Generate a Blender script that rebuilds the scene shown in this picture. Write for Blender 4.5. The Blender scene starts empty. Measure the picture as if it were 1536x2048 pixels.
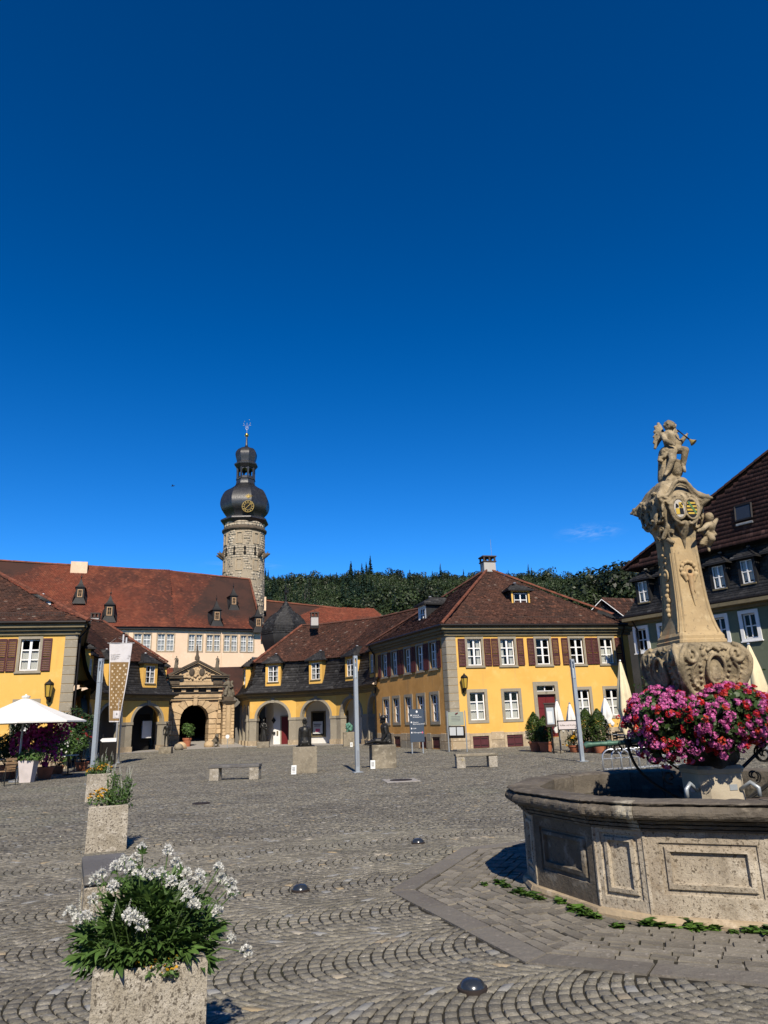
import bpy, math, random
import numpy as np
from mathutils import Vector, Matrix, Euler
random.seed(7); RNG=np.random.default_rng(7)
SC=bpy.context.scene; COL=SC.collection
# ---------------------------------------------------------------- camera, sky, sun, exposure
PITCH=math.radians(16.35); ROLL=math.radians(1.95); CAMH=1.65; FPX=1420.0
cd=bpy.data.cameras.new('camera'); CAM=bpy.data.objects.new('camera',cd); COL.objects.link(CAM)
cd.sensor_fit='VERTICAL'; cd.sensor_height=24.0; cd.lens=24.0*FPX/2048; cd.clip_start=.05; cd.clip_end=4000
_fw=Vector((0,math.cos(PITCH),math.sin(PITCH))); _u0=Vector((0,-math.sin(PITCH),math.cos(PITCH))); _r0=Vector((1,0,0))
RT=math.cos(ROLL)*_r0-math.sin(ROLL)*_u0; UP=math.sin(ROLL)*_r0+math.cos(ROLL)*_u0; FW=_fw
CAM.matrix_world=Matrix(((RT.x,UP.x,-FW.x,0),(RT.y,UP.y,-FW.y,0),(RT.z,UP.z,-FW.z,CAMH),(0,0,0,1)))
SC.camera=CAM
SUN_AZ=9.0; SUN_EL=41.0          # degrees: sun behind the camera, a little to the right
w=bpy.data.worlds.new('World'); SC.world=w; w.use_nodes=True
nt=w.node_tree; nt.nodes.clear()
sky=nt.nodes.new('ShaderNodeTexSky'); sky.sky_type='NISHITA'; sky.sun_disc=False
sky.sun_elevation=math.radians(SUN_EL); sky.sun_rotation=math.radians(180-SUN_AZ)
sky.altitude=1500; sky.air_density=1.0; sky.dust_density=0.0; sky.ozone_density=6.0
gm=nt.nodes.new('ShaderNodeGamma'); gm.inputs['Gamma'].default_value=1.33
hs=nt.nodes.new('ShaderNodeHueSaturation'); hs.inputs['Saturation'].default_value=1.165; hs.inputs['Value'].default_value=.645
bg=nt.nodes.new('ShaderNodeBackground'); bg.inputs['Strength'].default_value=0.10
wo=nt.nodes.new('ShaderNodeOutputWorld')
# a faint wisp of cirrus low over the hill to the right, and a fainter one by the tower
tcw=nt.nodes.new('ShaderNodeTexCoord'); cur_=hs.outputs[0]
for az,el,su,sv,amt in ((16.6,13.6,34.0,120.0,.085),(-11.5,12.2,26.0,170.0,.05)):
    a_,e_=math.radians(az),math.radians(el); dv_=Vector((math.sin(a_)*math.cos(e_),math.cos(a_)*math.cos(e_),math.sin(e_))); rv_=Vector((math.cos(a_),-math.sin(a_),0)); uv_=rv_.cross(dv_)
    def dotn(vec,sc):
        n_=nt.nodes.new('ShaderNodeVectorMath'); n_.operation='DOT_PRODUCT'; n_.inputs[1].default_value=vec*sc; nt.links.new(tcw.outputs['Generated'],n_.inputs[0]); return n_.outputs['Value']
    cb=nt.nodes.new('ShaderNodeCombineXYZ'); nt.links.new(dotn(rv_,su),cb.inputs[0]); nt.links.new(dotn(uv_,sv),cb.inputs[1]); ln=nt.nodes.new('ShaderNodeVectorMath'); ln.operation='LENGTH'; nt.links.new(cb.outputs[0],ln.inputs[0])
    mrw=nt.nodes.new('ShaderNodeMapRange'); mrw.interpolation_type='SMOOTHSTEP'; mrw.inputs['From Min'].default_value=1.9; mrw.inputs['From Max'].default_value=.1; nt.links.new(ln.outputs['Value'],mrw.inputs[0])
    nzw=nt.nodes.new('ShaderNodeTexNoise'); nzw.inputs['Scale'].default_value=1.5; nzw.inputs['Detail'].default_value=8; nzw.inputs['Roughness'].default_value=.65; nzw.inputs['Distortion'].default_value=.8; nt.links.new(cb.outputs[0],nzw.inputs['Vector'])
    mr2=nt.nodes.new('ShaderNodeMapRange'); mr2.inputs['From Min'].default_value=.42; mr2.inputs['From Max'].default_value=.75; nt.links.new(nzw.outputs['Fac'],mr2.inputs[0])
    fr_=nt.nodes.new('ShaderNodeVectorMath'); fr_.operation='DOT_PRODUCT'; fr_.inputs[1].default_value=dv_; nt.links.new(tcw.outputs['Generated'],fr_.inputs[0])
    gt=nt.nodes.new('ShaderNodeMath'); gt.operation='GREATER_THAN'; gt.inputs[1].default_value=.5; nt.links.new(fr_.outputs['Value'],gt.inputs[0])
    m1_=nt.nodes.new('ShaderNodeMath'); m1_.operation='MULTIPLY'; nt.links.new(mrw.outputs[0],m1_.inputs[0]); nt.links.new(mr2.outputs[0],m1_.inputs[1]); m2_=nt.nodes.new('ShaderNodeMath'); m2_.operation='MULTIPLY'; nt.links.new(m1_.outputs[0],m2_.inputs[0]); nt.links.new(gt.outputs[0],m2_.inputs[1]); m3_=nt.nodes.new('ShaderNodeMath'); m3_.operation='MULTIPLY'; m3_.inputs[1].default_value=amt*2.2; m3_.use_clamp=True; nt.links.new(m2_.outputs[0],m3_.inputs[0])
    mxw=nt.nodes.new('ShaderNodeMix'); mxw.data_type='RGBA'; nt.links.new(m3_.outputs[0],mxw.inputs['Factor']); nt.links.new(cur_,mxw.inputs['A']); mxw.inputs['B'].default_value=(7.0,7.6,8.4,1); cur_=mxw.outputs['Result']
nt.links.new(sky.outputs[0],gm.inputs[0]); nt.links.new(gm.outputs[0],hs.inputs['Color']); nt.links.new(cur_,bg.inputs[0]); nt.links.new(bg.outputs[0],wo.inputs[0])
sl=bpy.data.lights.new('sun','SUN'); sl.energy=5.0; sl.angle=math.radians(.53); sl.color=(1,.90,.755)
SUN=bpy.data.objects.new('sun',sl); COL.objects.link(SUN)
_sd=Vector((math.sin(math.radians(SUN_AZ))*math.cos(math.radians(SUN_EL)),-math.cos(math.radians(SUN_AZ))*math.cos(math.radians(SUN_EL)),math.sin(math.radians(SUN_EL))))
SUN.rotation_euler=_sd.to_track_quat('Z','Y').to_euler(); SUN.location=_sd*60
vs=SC.view_settings; SC.display_settings.display_device='sRGB'; vs.view_transform='Standard'; vs.look='None'; vs.exposure=0.5; vs.gamma=1.0; vs.use_curve_mapping=False
SC.cycles.max_bounces=6; SC.cycles.diffuse_bounces=3; SC.cycles.transparent_max_bounces=12
def D(x,y,Y):
    """surveyed point: sight line through photo pixel (x,y) met at ground distance Y"""
    d=RT*((x-768)/FPX)+UP*((1024-y)/FPX)+FW
    return Vector((0,0,CAMH))+d*(Y/d.y)
def G(x,y,z=0.0):
    d=RT*((x-768)/FPX)+UP*((1024-y)/FPX)+FW
    return Vector((0,0,CAMH))+d*((z-CAMH)/d.z)
# ---------------------------------------------------------------- helpers
ORG={}
def tag(o,label=None,cat=None,group=None,kind=None):
    if label: o['label']=label
    if cat: o['category']=cat
    if group: o['group']=group
    if kind: o['kind']=kind
    return o
def thing(name,label,cat,loc=(0,0,0),rz=0,group=None,scale=1.0):
    o=bpy.data.objects.new(name,None); COL.objects.link(o); o.location=loc; o.rotation_euler=(0,0,rz); o.empty_display_size=.2
    if scale!=1.0: o.scale=(scale,)*3
    return tag(o,label,cat,group)
def root_of(o):
    while o.parent is not None: o=o.parent
    return o
def wthing(name,label,cat,loc,group=None):
    """thing whose parts are given in world coordinates"""
    o=thing(name,label,cat,loc,0,group); ORG[o.name]=Vector(loc); return o
def copy_tree(o,parent=None):
    c=o.copy(); COL.objects.link(c); c.parent=parent
    if parent is not None: c.matrix_parent_inverse=o.matrix_parent_inverse
    for ch in o.children: copy_tree(ch,c)
    return c
def link(name,me,parent=None,loc=None,rot=None,scale=None,kind=None):
    o=bpy.data.objects.new(name,me); COL.objects.link(o); o.parent=parent
    if loc is not None: o.location=loc
    if rot is not None: o.rotation_euler=rot
    if scale is not None: o.scale=scale if hasattr(scale,'__len__') else (scale,)*3
    if kind: o['kind']=kind
    return o
def np_mesh(name,V,F,mats,rnd=None,smooth=False,midx=None):
    """V n x 3, F m x k (all faces k-gons)"""
    me=bpy.data.meshes.new(name); V=np.ascontiguousarray(V,dtype=np.float32); F=np.ascontiguousarray(F,dtype=np.int32); k=F.shape[1]
    me.vertices.add(len(V)); me.vertices.foreach_set('co',V.ravel())
    me.loops.add(F.size); me.loops.foreach_set('vertex_index',F.ravel())
    me.polygons.add(len(F)); me.polygons.foreach_set('loop_start',np.arange(len(F),dtype=np.int32)*k)
    if smooth: me.polygons.foreach_set('use_smooth',np.ones(len(F),dtype=bool))
    for m in (mats if isinstance(mats,(list,tuple)) else [mats]): me.materials.append(m)
    if midx is not None: me.polygons.foreach_set('material_index',np.ascontiguousarray(midx,dtype=np.int32))
    me.update(calc_edges=True)
    if rnd is not None:
        a=me.attributes.new('rnd','FLOAT','FACE'); a.data.foreach_set('value',np.ascontiguousarray(rnd,dtype=np.float32))
    return me
class MB:
    def __init__(s): s.v=[]; s.f=[]; s.m=[]; s.r=[]; s.mi=0; s.rv=.5; s.T=None
    def P(s,p):
        p=Vector(p)
        return s.T@p if s.T is not None else p
    def add(s,vs,fs):
        b=len(s.v); s.v+= [tuple(s.P(p)) for p in vs]
        for f in fs: s.f.append(tuple(i+b for i in f)); s.m.append(s.mi); s.r.append(s.rv)
        return s
    def poly(s,*ps): return s.add(ps,[tuple(range(len(ps)))])
    def hexa(s,p): # 4 bottom ccw, 4 top ccw
        return s.add(p,[(3,2,1,0),(4,5,6,7),(0,1,5,4),(1,2,6,5),(2,3,7,6),(3,0,4,7)])
    def box(s,c,d,R=None,taper=1.0):
        x,y,z=d[0]/2,d[1]/2,d[2]/2; c=Vector(c); q=[]
        for zz,t in ((-z,1.0),(z,taper)):
            for a,b in ((-1,-1),(1,-1),(1,1),(-1,1)):
                p=Vector((a*x*t,b*y*t,zz)); q.append(c+(R@p if R is not None else p))
        return s.hexa(q)
    def cbox(s,c,d,b=.01,R=None):
        """box with chamfered edges"""
        x,y,z=d[0]/2,d[1]/2,d[2]/2; b=min(b,x*.9,y*.9,z*.9); c=Vector(c); V=[]
        for sx in (-1,1):
            for sy in (-1,1):
                for sz in (-1,1):
                    V+= [(sx*(x-b),sy*(y-b),sz*z),(sx*(x-b),sy*y,sz*(z-b)),(sx*x,sy*(y-b),sz*(z-b))]
        def i(sx,sy,sz,k): return (((sx>0)*2+(sy>0))*2+(sz>0))*3+k
        F=[]
        for q in (-1,1):
            F.append([i(-1,-1,q,0),i(1,-1,q,0),i(1,1,q,0),i(-1,1,q,0)][::q])
            F.append([i(-1,q,-1,1),i(-1,q,1,1),i(1,q,1,1),i(1,q,-1,1)][::q])
            F.append([i(q,-1,-1,2),i(q,1,-1,2),i(q,1,1,2),i(q,-1,1,2)][::q])
        for a in (-1,1):
            for e in (-1,1):
                k=a*e
                F.append([i(-1,a,e,0),i(-1,a,e,1),i(1,a,e,1),i(1,a,e,0)][::(1 if k<0 else -1)])
                F.append([i(a,-1,e,0),i(a,1,e,0),i(a,1,e,2),i(a,-1,e,2)][::(1 if k<0 else -1)])
                F.append([i(a,e,-1,1),i(a,e,-1,2),i(a,e,1,2),i(a,e,1,1)][::(1 if k<0 else -1)])
        for sx in (-1,1):
            for sy in (-1,1):
                for sz in (-1,1):
                    f=[i(sx,sy,sz,0),i(sx,sy,sz,1),i(sx,sy,sz,2)]; F.append(f if sx*sy*sz<0 else f[::-1])
        return s.add([c+(R@Vector(p) if R is not None else Vector(p)) for p in V],F)
    def prism(s,pl,z0,z1):
        n=len(pl); V=[(p[0],p[1],z0) for p in pl]+[(p[0],p[1],z1) for p in pl]
        return s.add(V,[tuple(range(n))[::-1],tuple(range(n,2*n))]+[(i,(i+1)%n,n+(i+1)%n,n+i) for i in range(n)])
    def lathe(s,pr,n=20,c=(0,0,0),ph=0.0,sq=1.0):
        c=Vector(c); V=[]; F=[]; m=len(pr)
        for r,z in pr:
            for k in range(n):
                a=ph+2*math.pi*k/n; V.append(c+Vector((r*math.cos(a),r*sq*math.sin(a),z)))
        for j in range(m-1):
            for k in range(n):
                k2=(k+1)%n; F.append((j*n+k,j*n+k2,(j+1)*n+k2,(j+1)*n+k))
        if pr[0][0]>1e-4: F.append(tuple(range(n))[::-1])
        if pr[-1][0]>1e-4: F.append(tuple((m-1)*n+k for k in range(n)))
        return s.add(V,F)
    def tube(s,pts,r,n=8,cap=True):
        pts=[Vector(p) for p in pts]; m=len(pts); rs=r if hasattr(r,'__len__') else [r]*m; V=[]; F=[]
        t0=(pts[1]-pts[0]).normalized(); u=t0.orthogonal().normalized()
        for j,p in enumerate(pts):
            t=(pts[min(j+1,m-1)]-pts[max(j-1,0)]).normalized(); u=(u-t*u.dot(t)); u=u.normalized() if u.length>1e-6 else t.orthogonal().normalized(); v=t.cross(u)
            for k in range(n):
                a=2*math.pi*k/n; V.append(p+(u*math.cos(a)+v*math.sin(a))*rs[j])
        for j in range(m-1):
            for k in range(n):
                k2=(k+1)%n; F.append((j*n+k,j*n+k2,(j+1)*n+k2,(j+1)*n+k))
        if cap: F+= [tuple(range(n))[::-1],tuple((m-1)*n+k for k in range(n))]
        return s.add(V,F)
    def ball(s,c,r,nu=12,nv=8,R=None):
        r=r if hasattr(r,'__len__') else (r,r,r); c=Vector(c); V=[]; F=[]
        for j in range(nv+1):
            ph=math.pi*j/nv
            for k in range(nu):
                a=2*math.pi*k/nu; p=Vector((r[0]*math.sin(ph)*math.cos(a),r[1]*math.sin(ph)*math.sin(a),-r[2]*math.cos(ph))); V.append(c+(R@p if R is not None else p))
        for j in range(nv):
            for k in range(nu):
                k2=(k+1)%nu; F.append((j*nu+k,j*nu+k2,(j+1)*nu+k2,(j+1)*nu+k))
        return s.add(V,F)
    def cap2(s,a,b,ra,rb,n=10):
        """tapered capsule"""
        a,b=Vector(a),Vector(b); d=(b-a); L=max(d.length,1e-5); d=d/L
        pts=[];rs=[]
        for t in (-.95,-.7,-.35,0): pts.append(a+d*ra*t); rs.append(ra*math.sqrt(max(1-t*t,.01)))
        for t in (0,.35,.7,.95): pts.append(b+d*rb*t); rs.append(rb*math.sqrt(max(1-t*t,.01)))
        return s.tube(pts,rs,n)
    def mesh(s,name,mats,smooth=False,org=None):
        me=bpy.data.meshes.new(name); o=org or Vector((0,0,0))
        me.from_pydata([(p[0]-o[0],p[1]-o[1],p[2]-o[2]) for p in s.v],[],s.f)
        for m in (mats if isinstance(mats,(list,tuple)) else [mats]): me.materials.append(m)
        if s.m and max(s.m)>0: me.polygons.foreach_set('material_index',s.m)
        if len(set(s.r))>1:
            a=me.attributes.new('rnd','FLOAT','FACE'); a.data.foreach_set('value',s.r)
        if smooth is True: me.polygons.foreach_set('use_smooth',[True]*len(s.f))
        elif smooth:
            me.polygons.foreach_set('use_smooth',[True]*len(s.f)); me.set_sharp_from_angle(angle=math.radians(smooth))
        me.update(); return me
    def build(s,name,mats,parent=None,smooth=False,kind=None,label=None):
        org=ORG.get(root_of(parent).name) if parent is not None else None
        o=link(name,s.mesh(name,mats,smooth,org),parent)
        if kind: o['kind']=kind
        if label: o['label']=label
        return o
class Fr:
    """a facade: origin A, runs to B (left to right seen from outside); u along, n outward, z up"""
    def __init__(s,A,B,z=0):
        s.A=Vector((A[0],A[1],0)); d=Vector((B[0]-A[0],B[1]-A[1],0)); s.L=d.length; s.e=d/s.L; s.n=Vector((s.e.y,-s.e.x,0)); s.z=z
    def p(s,u,n,z): return s.A+s.e*u+s.n*n+Vector((0,0,z+s.z))
    def box(s,mb,u0,u1,n0,n1,z0,z1):
        return mb.hexa([s.p(u0,n1,z0),s.p(u1,n1,z0),s.p(u1,n0,z0),s.p(u0,n0,z0),s.p(u0,n1,z1),s.p(u1,n1,z1),s.p(u1,n0,z1),s.p(u0,n0,z1)])
    def frame(s,mb,u0,u1,z0,z1,t,n0,n1,tb=None):
        tb=t if tb is None else tb
        s.box(mb,u0,u0+t,n0,n1,z0,z1); s.box(mb,u1-t,u1,n0,n1,z0,z1); s.box(mb,u0+t,u1-t,n0,n1,z1-t,z1)
        if tb: s.box(mb,u0+t,u1-t,n0,n1,z0,z0+tb)
def wall_holes(fr,mb,U0,U1,Z0,Z1,holes,rev=.18,n=0.0):
    us=sorted({U0,U1}|{h[0] for h in holes}|{h[1] for h in holes}); zs=sorted({Z0,Z1}|{h[2] for h in holes}|{h[3] for h in holes})
    us=[u for u in us if U0<=u<=U1]; zs=[z for z in zs if Z0<=z<=Z1]
    for i in range(len(us)-1):
        for j in range(len(zs)-1):
            a,b,c,d=us[i],us[i+1],zs[j],zs[j+1]; mu,mz=(a+b)/2,(c+d)/2
            if any(h[0]<mu<h[1] and h[2]<mz<h[3] for h in holes): continue
            mb.poly(fr.p(a,n,c),fr.p(b,n,c),fr.p(b,n,d),fr.p(a,n,d))
    for a,b,c,d in holes:
        mb.poly(fr.p(a,n,c),fr.p(b,n,c),fr.p(b,n-rev,c),fr.p(a,n-rev,c)); mb.poly(fr.p(a,n,d),fr.p(a,n-rev,d),fr.p(b,n-rev,d),fr.p(b,n,d))
        mb.poly(fr.p(a,n,c),fr.p(a,n-rev,c),fr.p(a,n-rev,d),fr.p(a,n,d)); mb.poly(fr.p(b,n,c),fr.p(b,n,d),fr.p(b,n-rev,d),fr.p(b,n-rev,c))
def tiles(poly,tw=.18,te=.155,lift=.03,jit=.012,th=.02,eave=None,ragged=0.0):
    """courses of single tiles over a planar roof polygon (list of Vector); first edge poly[0]->poly[1] is the eave"""
    p0=poly[0]; e=(poly[1]-poly[0]).normalized(); nn=Vector((0,0,0))
    for i in range(1,len(poly)-1): nn+= (poly[i]-p0).cross(poly[i+1]-p0)
    nn.normalize()
    if nn.z<0: nn=-nn
    up=nn.cross(e); 
    if up.z<0: up=-up
    q=np.array([((p-p0).dot(e),(p-p0).dot(up)) for p in poly]); lo=q.min(0); hi=q.max(0)
    rows=np.arange(lo[1],hi[1],te); cols=np.arange(lo[0]-tw,hi[0]+tw,tw)
    S,Tt=np.meshgrid(cols,rows); S=S+ (np.arange(len(rows))%2)[:,None]*tw/2; S=S.ravel(); Tt=Tt.ravel()
    cx=S+tw/2; cy=Tt+te*.5; ins=np.zeros(len(S),bool); m=len(q); j=m-1
    for i in range(m):
        xi,yi=q[i]; xj,yj=q[j]; c=((yi>cy)!=(yj>cy))&(cx<(xj-xi)*(cy-yi)/(yj-yi+1e-12)+xi); ins^=c; j=i
    S=S[ins]; Tt=Tt[ins]; N=len(S)
    if N==0: return np.zeros((0,3)),np.zeros((0,4),int),np.zeros(0)
    E=np.array(e); U=np.array(up); NN=np.array(nn); B=np.array(p0)
    j1=RNG.normal(0,jit,N); j2=RNG.normal(0,jit,N); j3=RNG.normal(0,jit*.5,N); g=tw*.04
    def pt(s,t,h): return B+s[:,None]*E+t[:,None]*U+h[:,None]*NN
    h0=lift+np.abs(j1)
    v=[pt(S+g,Tt+j3,h0),pt(S+tw-g,Tt+j3+j2*.3,h0+j2*.5),pt(S+tw-g,Tt+te*1.15,np.full(N,.006)),pt(S+g,Tt+te*1.15,np.full(N,.006)),pt(S+g,Tt+j3,h0-th-.01),pt(S+tw-g,Tt+j3+j2*.3,h0-th-.01)]
    V=np.stack(v,1).reshape(-1,3); b=np.arange(N)[:,None]*6
    F=np.concatenate([b+np.array([[0,1,2,3]]),b+np.array([[4,5,1,0]])],0); r=RNG.random(N)
    return V,F,np.concatenate([r,r])
def build_tiles(polys,name,mats,parent,label=None,kind='stuff',**k):
    Vs=[];Fs=[];Rs=[];o=0
    for p in polys:
        V,F,R=tiles(p,**k); Vs.append(V); Fs.append(F+o); Rs.append(R); o+=len(V)
    org=np.array(ORG.get(root_of(parent).name,Vector((0,0,0))))
    ob=link(name,np_mesh(name,np.concatenate(Vs)-org,np.concatenate(Fs),mats,np.concatenate(Rs)),parent,kind=kind)
    if label: ob['label']=label
    return ob
def blob(mb,voxel=.02,smooth=6,fac=.5):
    """fuse overlapping primitives into one continuous sculpted skin"""
    me=mb.mesh('skin',[]); o=bpy.data.objects.new('skin',me); COL.objects.link(o)
    r=o.modifiers.new('r','REMESH'); r.mode='VOXEL'; r.voxel_size=voxel; r.use_smooth_shade=True
    if smooth:
        s=o.modifiers.new('s','SMOOTH'); s.iterations=smooth; s.factor=fac
    dg=bpy.context.evaluated_depsgraph_get(); dg.update(); ev=o.evaluated_get(dg)
    m2=bpy.data.meshes.new_from_object(ev); bpy.data.objects.remove(o); bpy.data.meshes.remove(me)
    m2.polygons.foreach_set('use_smooth',[True]*len(m2.polygons))
    return m2
def blob_obj(name,mb,mat,parent=None,voxel=.02,smooth=6,fac=.5,kind=None):
    me=blob(mb,voxel,smooth,fac); me.name=name; me.materials.clear(); me.materials.append(mat)
    if parent is not None and root_of(parent).name in ORG: me.transform(Matrix.Translation(-ORG[root_of(parent).name]))
    return link(name,me,parent,kind=kind)
def RX(a): return Matrix.Rotation(a,3,'X')
def RY(a): return Matrix.Rotation(a,3,'Y')
def RZ(a): return Matrix.Rotation(a,3,'Z')

def text_mesh(body,size,matl,name='lettering',extrude=.003,align='CENTER',spacing=1.0):
    fc=bpy.data.curves.new(name,'FONT'); fc.body=body; fc.size=size; fc.align_x=align; fc.extrude=extrude; fc.resolution_u=3; fc.space_line=spacing
    o=bpy.data.objects.new(name,fc); COL.objects.link(o); dg=bpy.context.evaluated_depsgraph_get(); dg.update()
    me=bpy.data.meshes.new_from_object(o.evaluated_get(dg)); bpy.data.objects.remove(o); bpy.data.curves.remove(fc); me.name=name; me.materials.clear(); me.materials.append(matl); return me
# ---------------------------------------------------------------- materials
def mat(name,base,rough=.85,var=(),bump=(),rnd=0.0,rnd_col=None,metal=0.0,spec=.3,coord='Object',objrnd=0.0,courses=None):
    """var: (scale, colour, threshold lo, hi[, detail, stretch xyz]) noise layers; bump: (scale, strength, distance); rnd: value spread of the face attribute"""
    k_=.84
    base=tuple(v*k_ for v in base); var=[(v[0],tuple(x*k_ for x in v[1]))+tuple(v[2:]) for v in var]; rnd_col=[(a_,b_,tuple(x*k_ for x in c_)) for a_,b_,c_ in (rnd_col or [])]
    m=bpy.data.materials.new(name); m.use_nodes=True; t=m.node_tree; N=t.nodes; L=t.links; b=N['Principled BSDF']
    b.inputs['Roughness'].default_value=rough; b.inputs['Metallic'].default_value=metal; b.inputs['Specular IOR Level'].default_value=spec
    tc=N.new('ShaderNodeTexCoord'); co=tc.outputs[coord]
    if objrnd>=0 and coord=='Object':
        oi=N.new('ShaderNodeObjectInfo'); ad=N.new('ShaderNodeVectorMath'); ad.operation='MULTIPLY_ADD'; ad.inputs[1].default_value=(37,37,37)
        L.new(oi.outputs['Random'],ad.inputs[0]); L.new(co,ad.inputs[2]); co=ad.outputs[0]
    c=N.new('ShaderNodeRGB'); c.outputs[0].default_value=(*base,1); cur=c.outputs[0]
    for v in var:
        sc,col,lo,hi=v[:4]; nz=N.new('ShaderNodeTexNoise'); nz.inputs['Scale'].default_value=sc; nz.inputs['Detail'].default_value=v[4] if len(v)>4 else 5; nz.inputs['Roughness'].default_value=.62
        src=co
        if len(v)>5:
            mp=N.new('ShaderNodeMapping'); mp.inputs['Scale'].default_value=v[5]; L.new(co,mp.inputs[0]); src=mp.outputs[0]
        L.new(src,nz.inputs['Vector']); mr=N.new('ShaderNodeMapRange'); mr.inputs['From Min'].default_value=lo; mr.inputs['From Max'].default_value=hi; mr.interpolation_type='SMOOTHSTEP'; L.new(nz.outputs['Fac'],mr.inputs[0])
        mx=N.new('ShaderNodeMix'); mx.data_type='RGBA'; L.new(mr.outputs[0],mx.inputs['Factor']); L.new(cur,mx.inputs['A']); mx.inputs['B'].default_value=(*col,1); cur=mx.outputs['Result']
    if rnd or rnd_col:
        at=N.new('ShaderNodeAttribute'); at.attribute_name='rnd'
        fac=at.outputs['Fac']
        if rnd_col:
            for (lo,hi,col) in rnd_col:
                mr=N.new('ShaderNodeMapRange'); mr.inputs['From Min'].default_value=lo; mr.inputs['From Max'].default_value=hi; L.new(fac,mr.inputs[0])
                mx=N.new('ShaderNodeMix'); mx.data_type='RGBA'; L.new(mr.outputs[0],mx.inputs['Factor']); L.new(cur,mx.inputs['A']); mx.inputs['B'].default_value=(*col,1); cur=mx.outputs['Result']
        if rnd:
            # decorrelate from rnd_col
            m1=N.new('ShaderNodeMath'); m1.operation='MULTIPLY'; m1.inputs[1].default_value=17.31; L.new(fac,m1.inputs[0]); m2=N.new('ShaderNodeMath'); m2.operation='FRACT'; L.new(m1.outputs[0],m2.inputs[0])
            mr=N.new('ShaderNodeMapRange'); mr.inputs['To Min'].default_value=1-rnd; mr.inputs['To Max'].default_value=1+rnd; L.new(m2.outputs[0],mr.inputs[0])
            h=N.new('ShaderNodeHueSaturation'); L.new(cur,h.inputs['Color']); L.new(mr.outputs[0],h.inputs['Value']); cur=h.outputs[0]
    if objrnd>0:
        oi=N.new('ShaderNodeObjectInfo'); mr=N.new('ShaderNodeMapRange'); mr.inputs['To Min'].default_value=1-objrnd; mr.inputs['To Max'].default_value=1+objrnd; L.new(oi.outputs['Random'],mr.inputs[0])
        h=N.new('ShaderNodeHueSaturation'); L.new(cur,h.inputs['Color']); L.new(mr.outputs[0],h.inputs['Value']); cur=h.outputs[0]
    L.new(cur,b.inputs['Base Color'])
    prev=None
    for bp in bump:
        sc,st,di=bp[:3]; nz=N.new('ShaderNodeTexNoise'); nz.inputs['Scale'].default_value=sc; nz.inputs['Detail'].default_value=6; nz.inputs['Roughness'].default_value=.65; L.new(co,nz.inputs['Vector'])
        bu=N.new('ShaderNodeBump'); bu.inputs['Strength'].default_value=st; bu.inputs['Distance'].default_value=di; L.new(nz.outputs['Fac'],bu.inputs['Height'])
        if prev: L.new(prev,bu.inputs['Normal'])
        prev=bu.outputs[0]
    if prev: L.new(prev,b.inputs['Normal'])
    return m
M={}
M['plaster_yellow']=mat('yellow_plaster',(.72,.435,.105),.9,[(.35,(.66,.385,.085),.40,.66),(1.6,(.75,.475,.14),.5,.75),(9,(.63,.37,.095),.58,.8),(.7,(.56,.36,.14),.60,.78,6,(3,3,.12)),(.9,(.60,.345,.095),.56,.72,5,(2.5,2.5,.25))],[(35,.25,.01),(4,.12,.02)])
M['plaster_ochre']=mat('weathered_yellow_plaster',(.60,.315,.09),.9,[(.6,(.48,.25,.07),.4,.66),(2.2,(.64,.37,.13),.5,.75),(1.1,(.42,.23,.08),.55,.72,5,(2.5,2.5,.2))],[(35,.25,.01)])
M['stone_grey']=mat('painted_grey_stone',(.30,.265,.20),.85,[(1.2,(.25,.22,.165),.4,.7),(9,(.42,.38,.30),.55,.75)],[(40,.25,.008)],objrnd=.05)
M['sand_base']=mat('worn_sandstone',(.40,.315,.205),.9,[(1.3,(.27,.215,.15),.42,.68),(6,(.56,.46,.33),.52,.7),(25,(.25,.21,.16),.6,.75)],[(20,.5,.02)],objrnd=.08)
M['white_paint']=mat('white_window_paint',(.8,.8,.78),.5,[(4,(.70,.70,.68),.5,.8)])
M['shutter']=mat('oxblood_shutter_paint',(.075,.018,.022),.55,[(5,(.10,.03,.03),.5,.8)])
M['red_door']=mat('dark_red_door_paint',(.13,.012,.014),.5,[(3,(.09,.01,.012),.45,.75)])
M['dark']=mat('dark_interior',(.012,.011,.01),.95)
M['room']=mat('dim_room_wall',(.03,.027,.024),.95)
M['curtain']=mat('net_curtain',(.72,.72,.70),.95,[(3,(.58,.58,.56),.45,.7,3,(9,9,.4))])
M['white_wall']=mat('whitewashed_plaster',(.78,.77,.73),.9,[(1.2,(.68,.66,.62),.45,.75)],[(25,.15,.01)])
M['cream']=mat('cream_plaster',(.74,.55,.38),.9,[(.25,(.66,.48,.33),.42,.68),(1.6,(.78,.60,.43),.5,.75)],[(20,.2,.01)])
M['tile_brown']=mat('old_brown_roof_tile',(.066,.027,.017),.85,[(.5,(.040,.019,.013),.42,.66),(5,(.09,.038,.022),.55,.75),(30,(.30,.24,.19),.66,.8)],[(40,.3,.01)],rnd=.30,rnd_col=[(.80,.97,(.105,.042,.024)),(.98,1.0,(.19,.145,.115))])
M['tile_red']=mat('castle_red_roof_tile',(.150,.036,.017),.85,[(.09,(.068,.021,.013),.45,.64,6,(1,1,.28)),(.35,(.06,.024,.016),.53,.76,7,(1.6,1.6,.18)),(.6,(.20,.058,.028),.5,.75)],[(20,.2,.01)],rnd=.2,rnd_col=[(.85,1.0,(.16,.05,.026))])
M['tile_dark']=mat('dark_brown_roof_tile',(.052,.021,.016),.8,[(.6,(.036,.017,.013),.42,.68),(5,(.075,.032,.024),.55,.75)],[(40,.3,.01)],rnd=.25,rnd_col=[(.9,1.0,(.10,.05,.04))])
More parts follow.
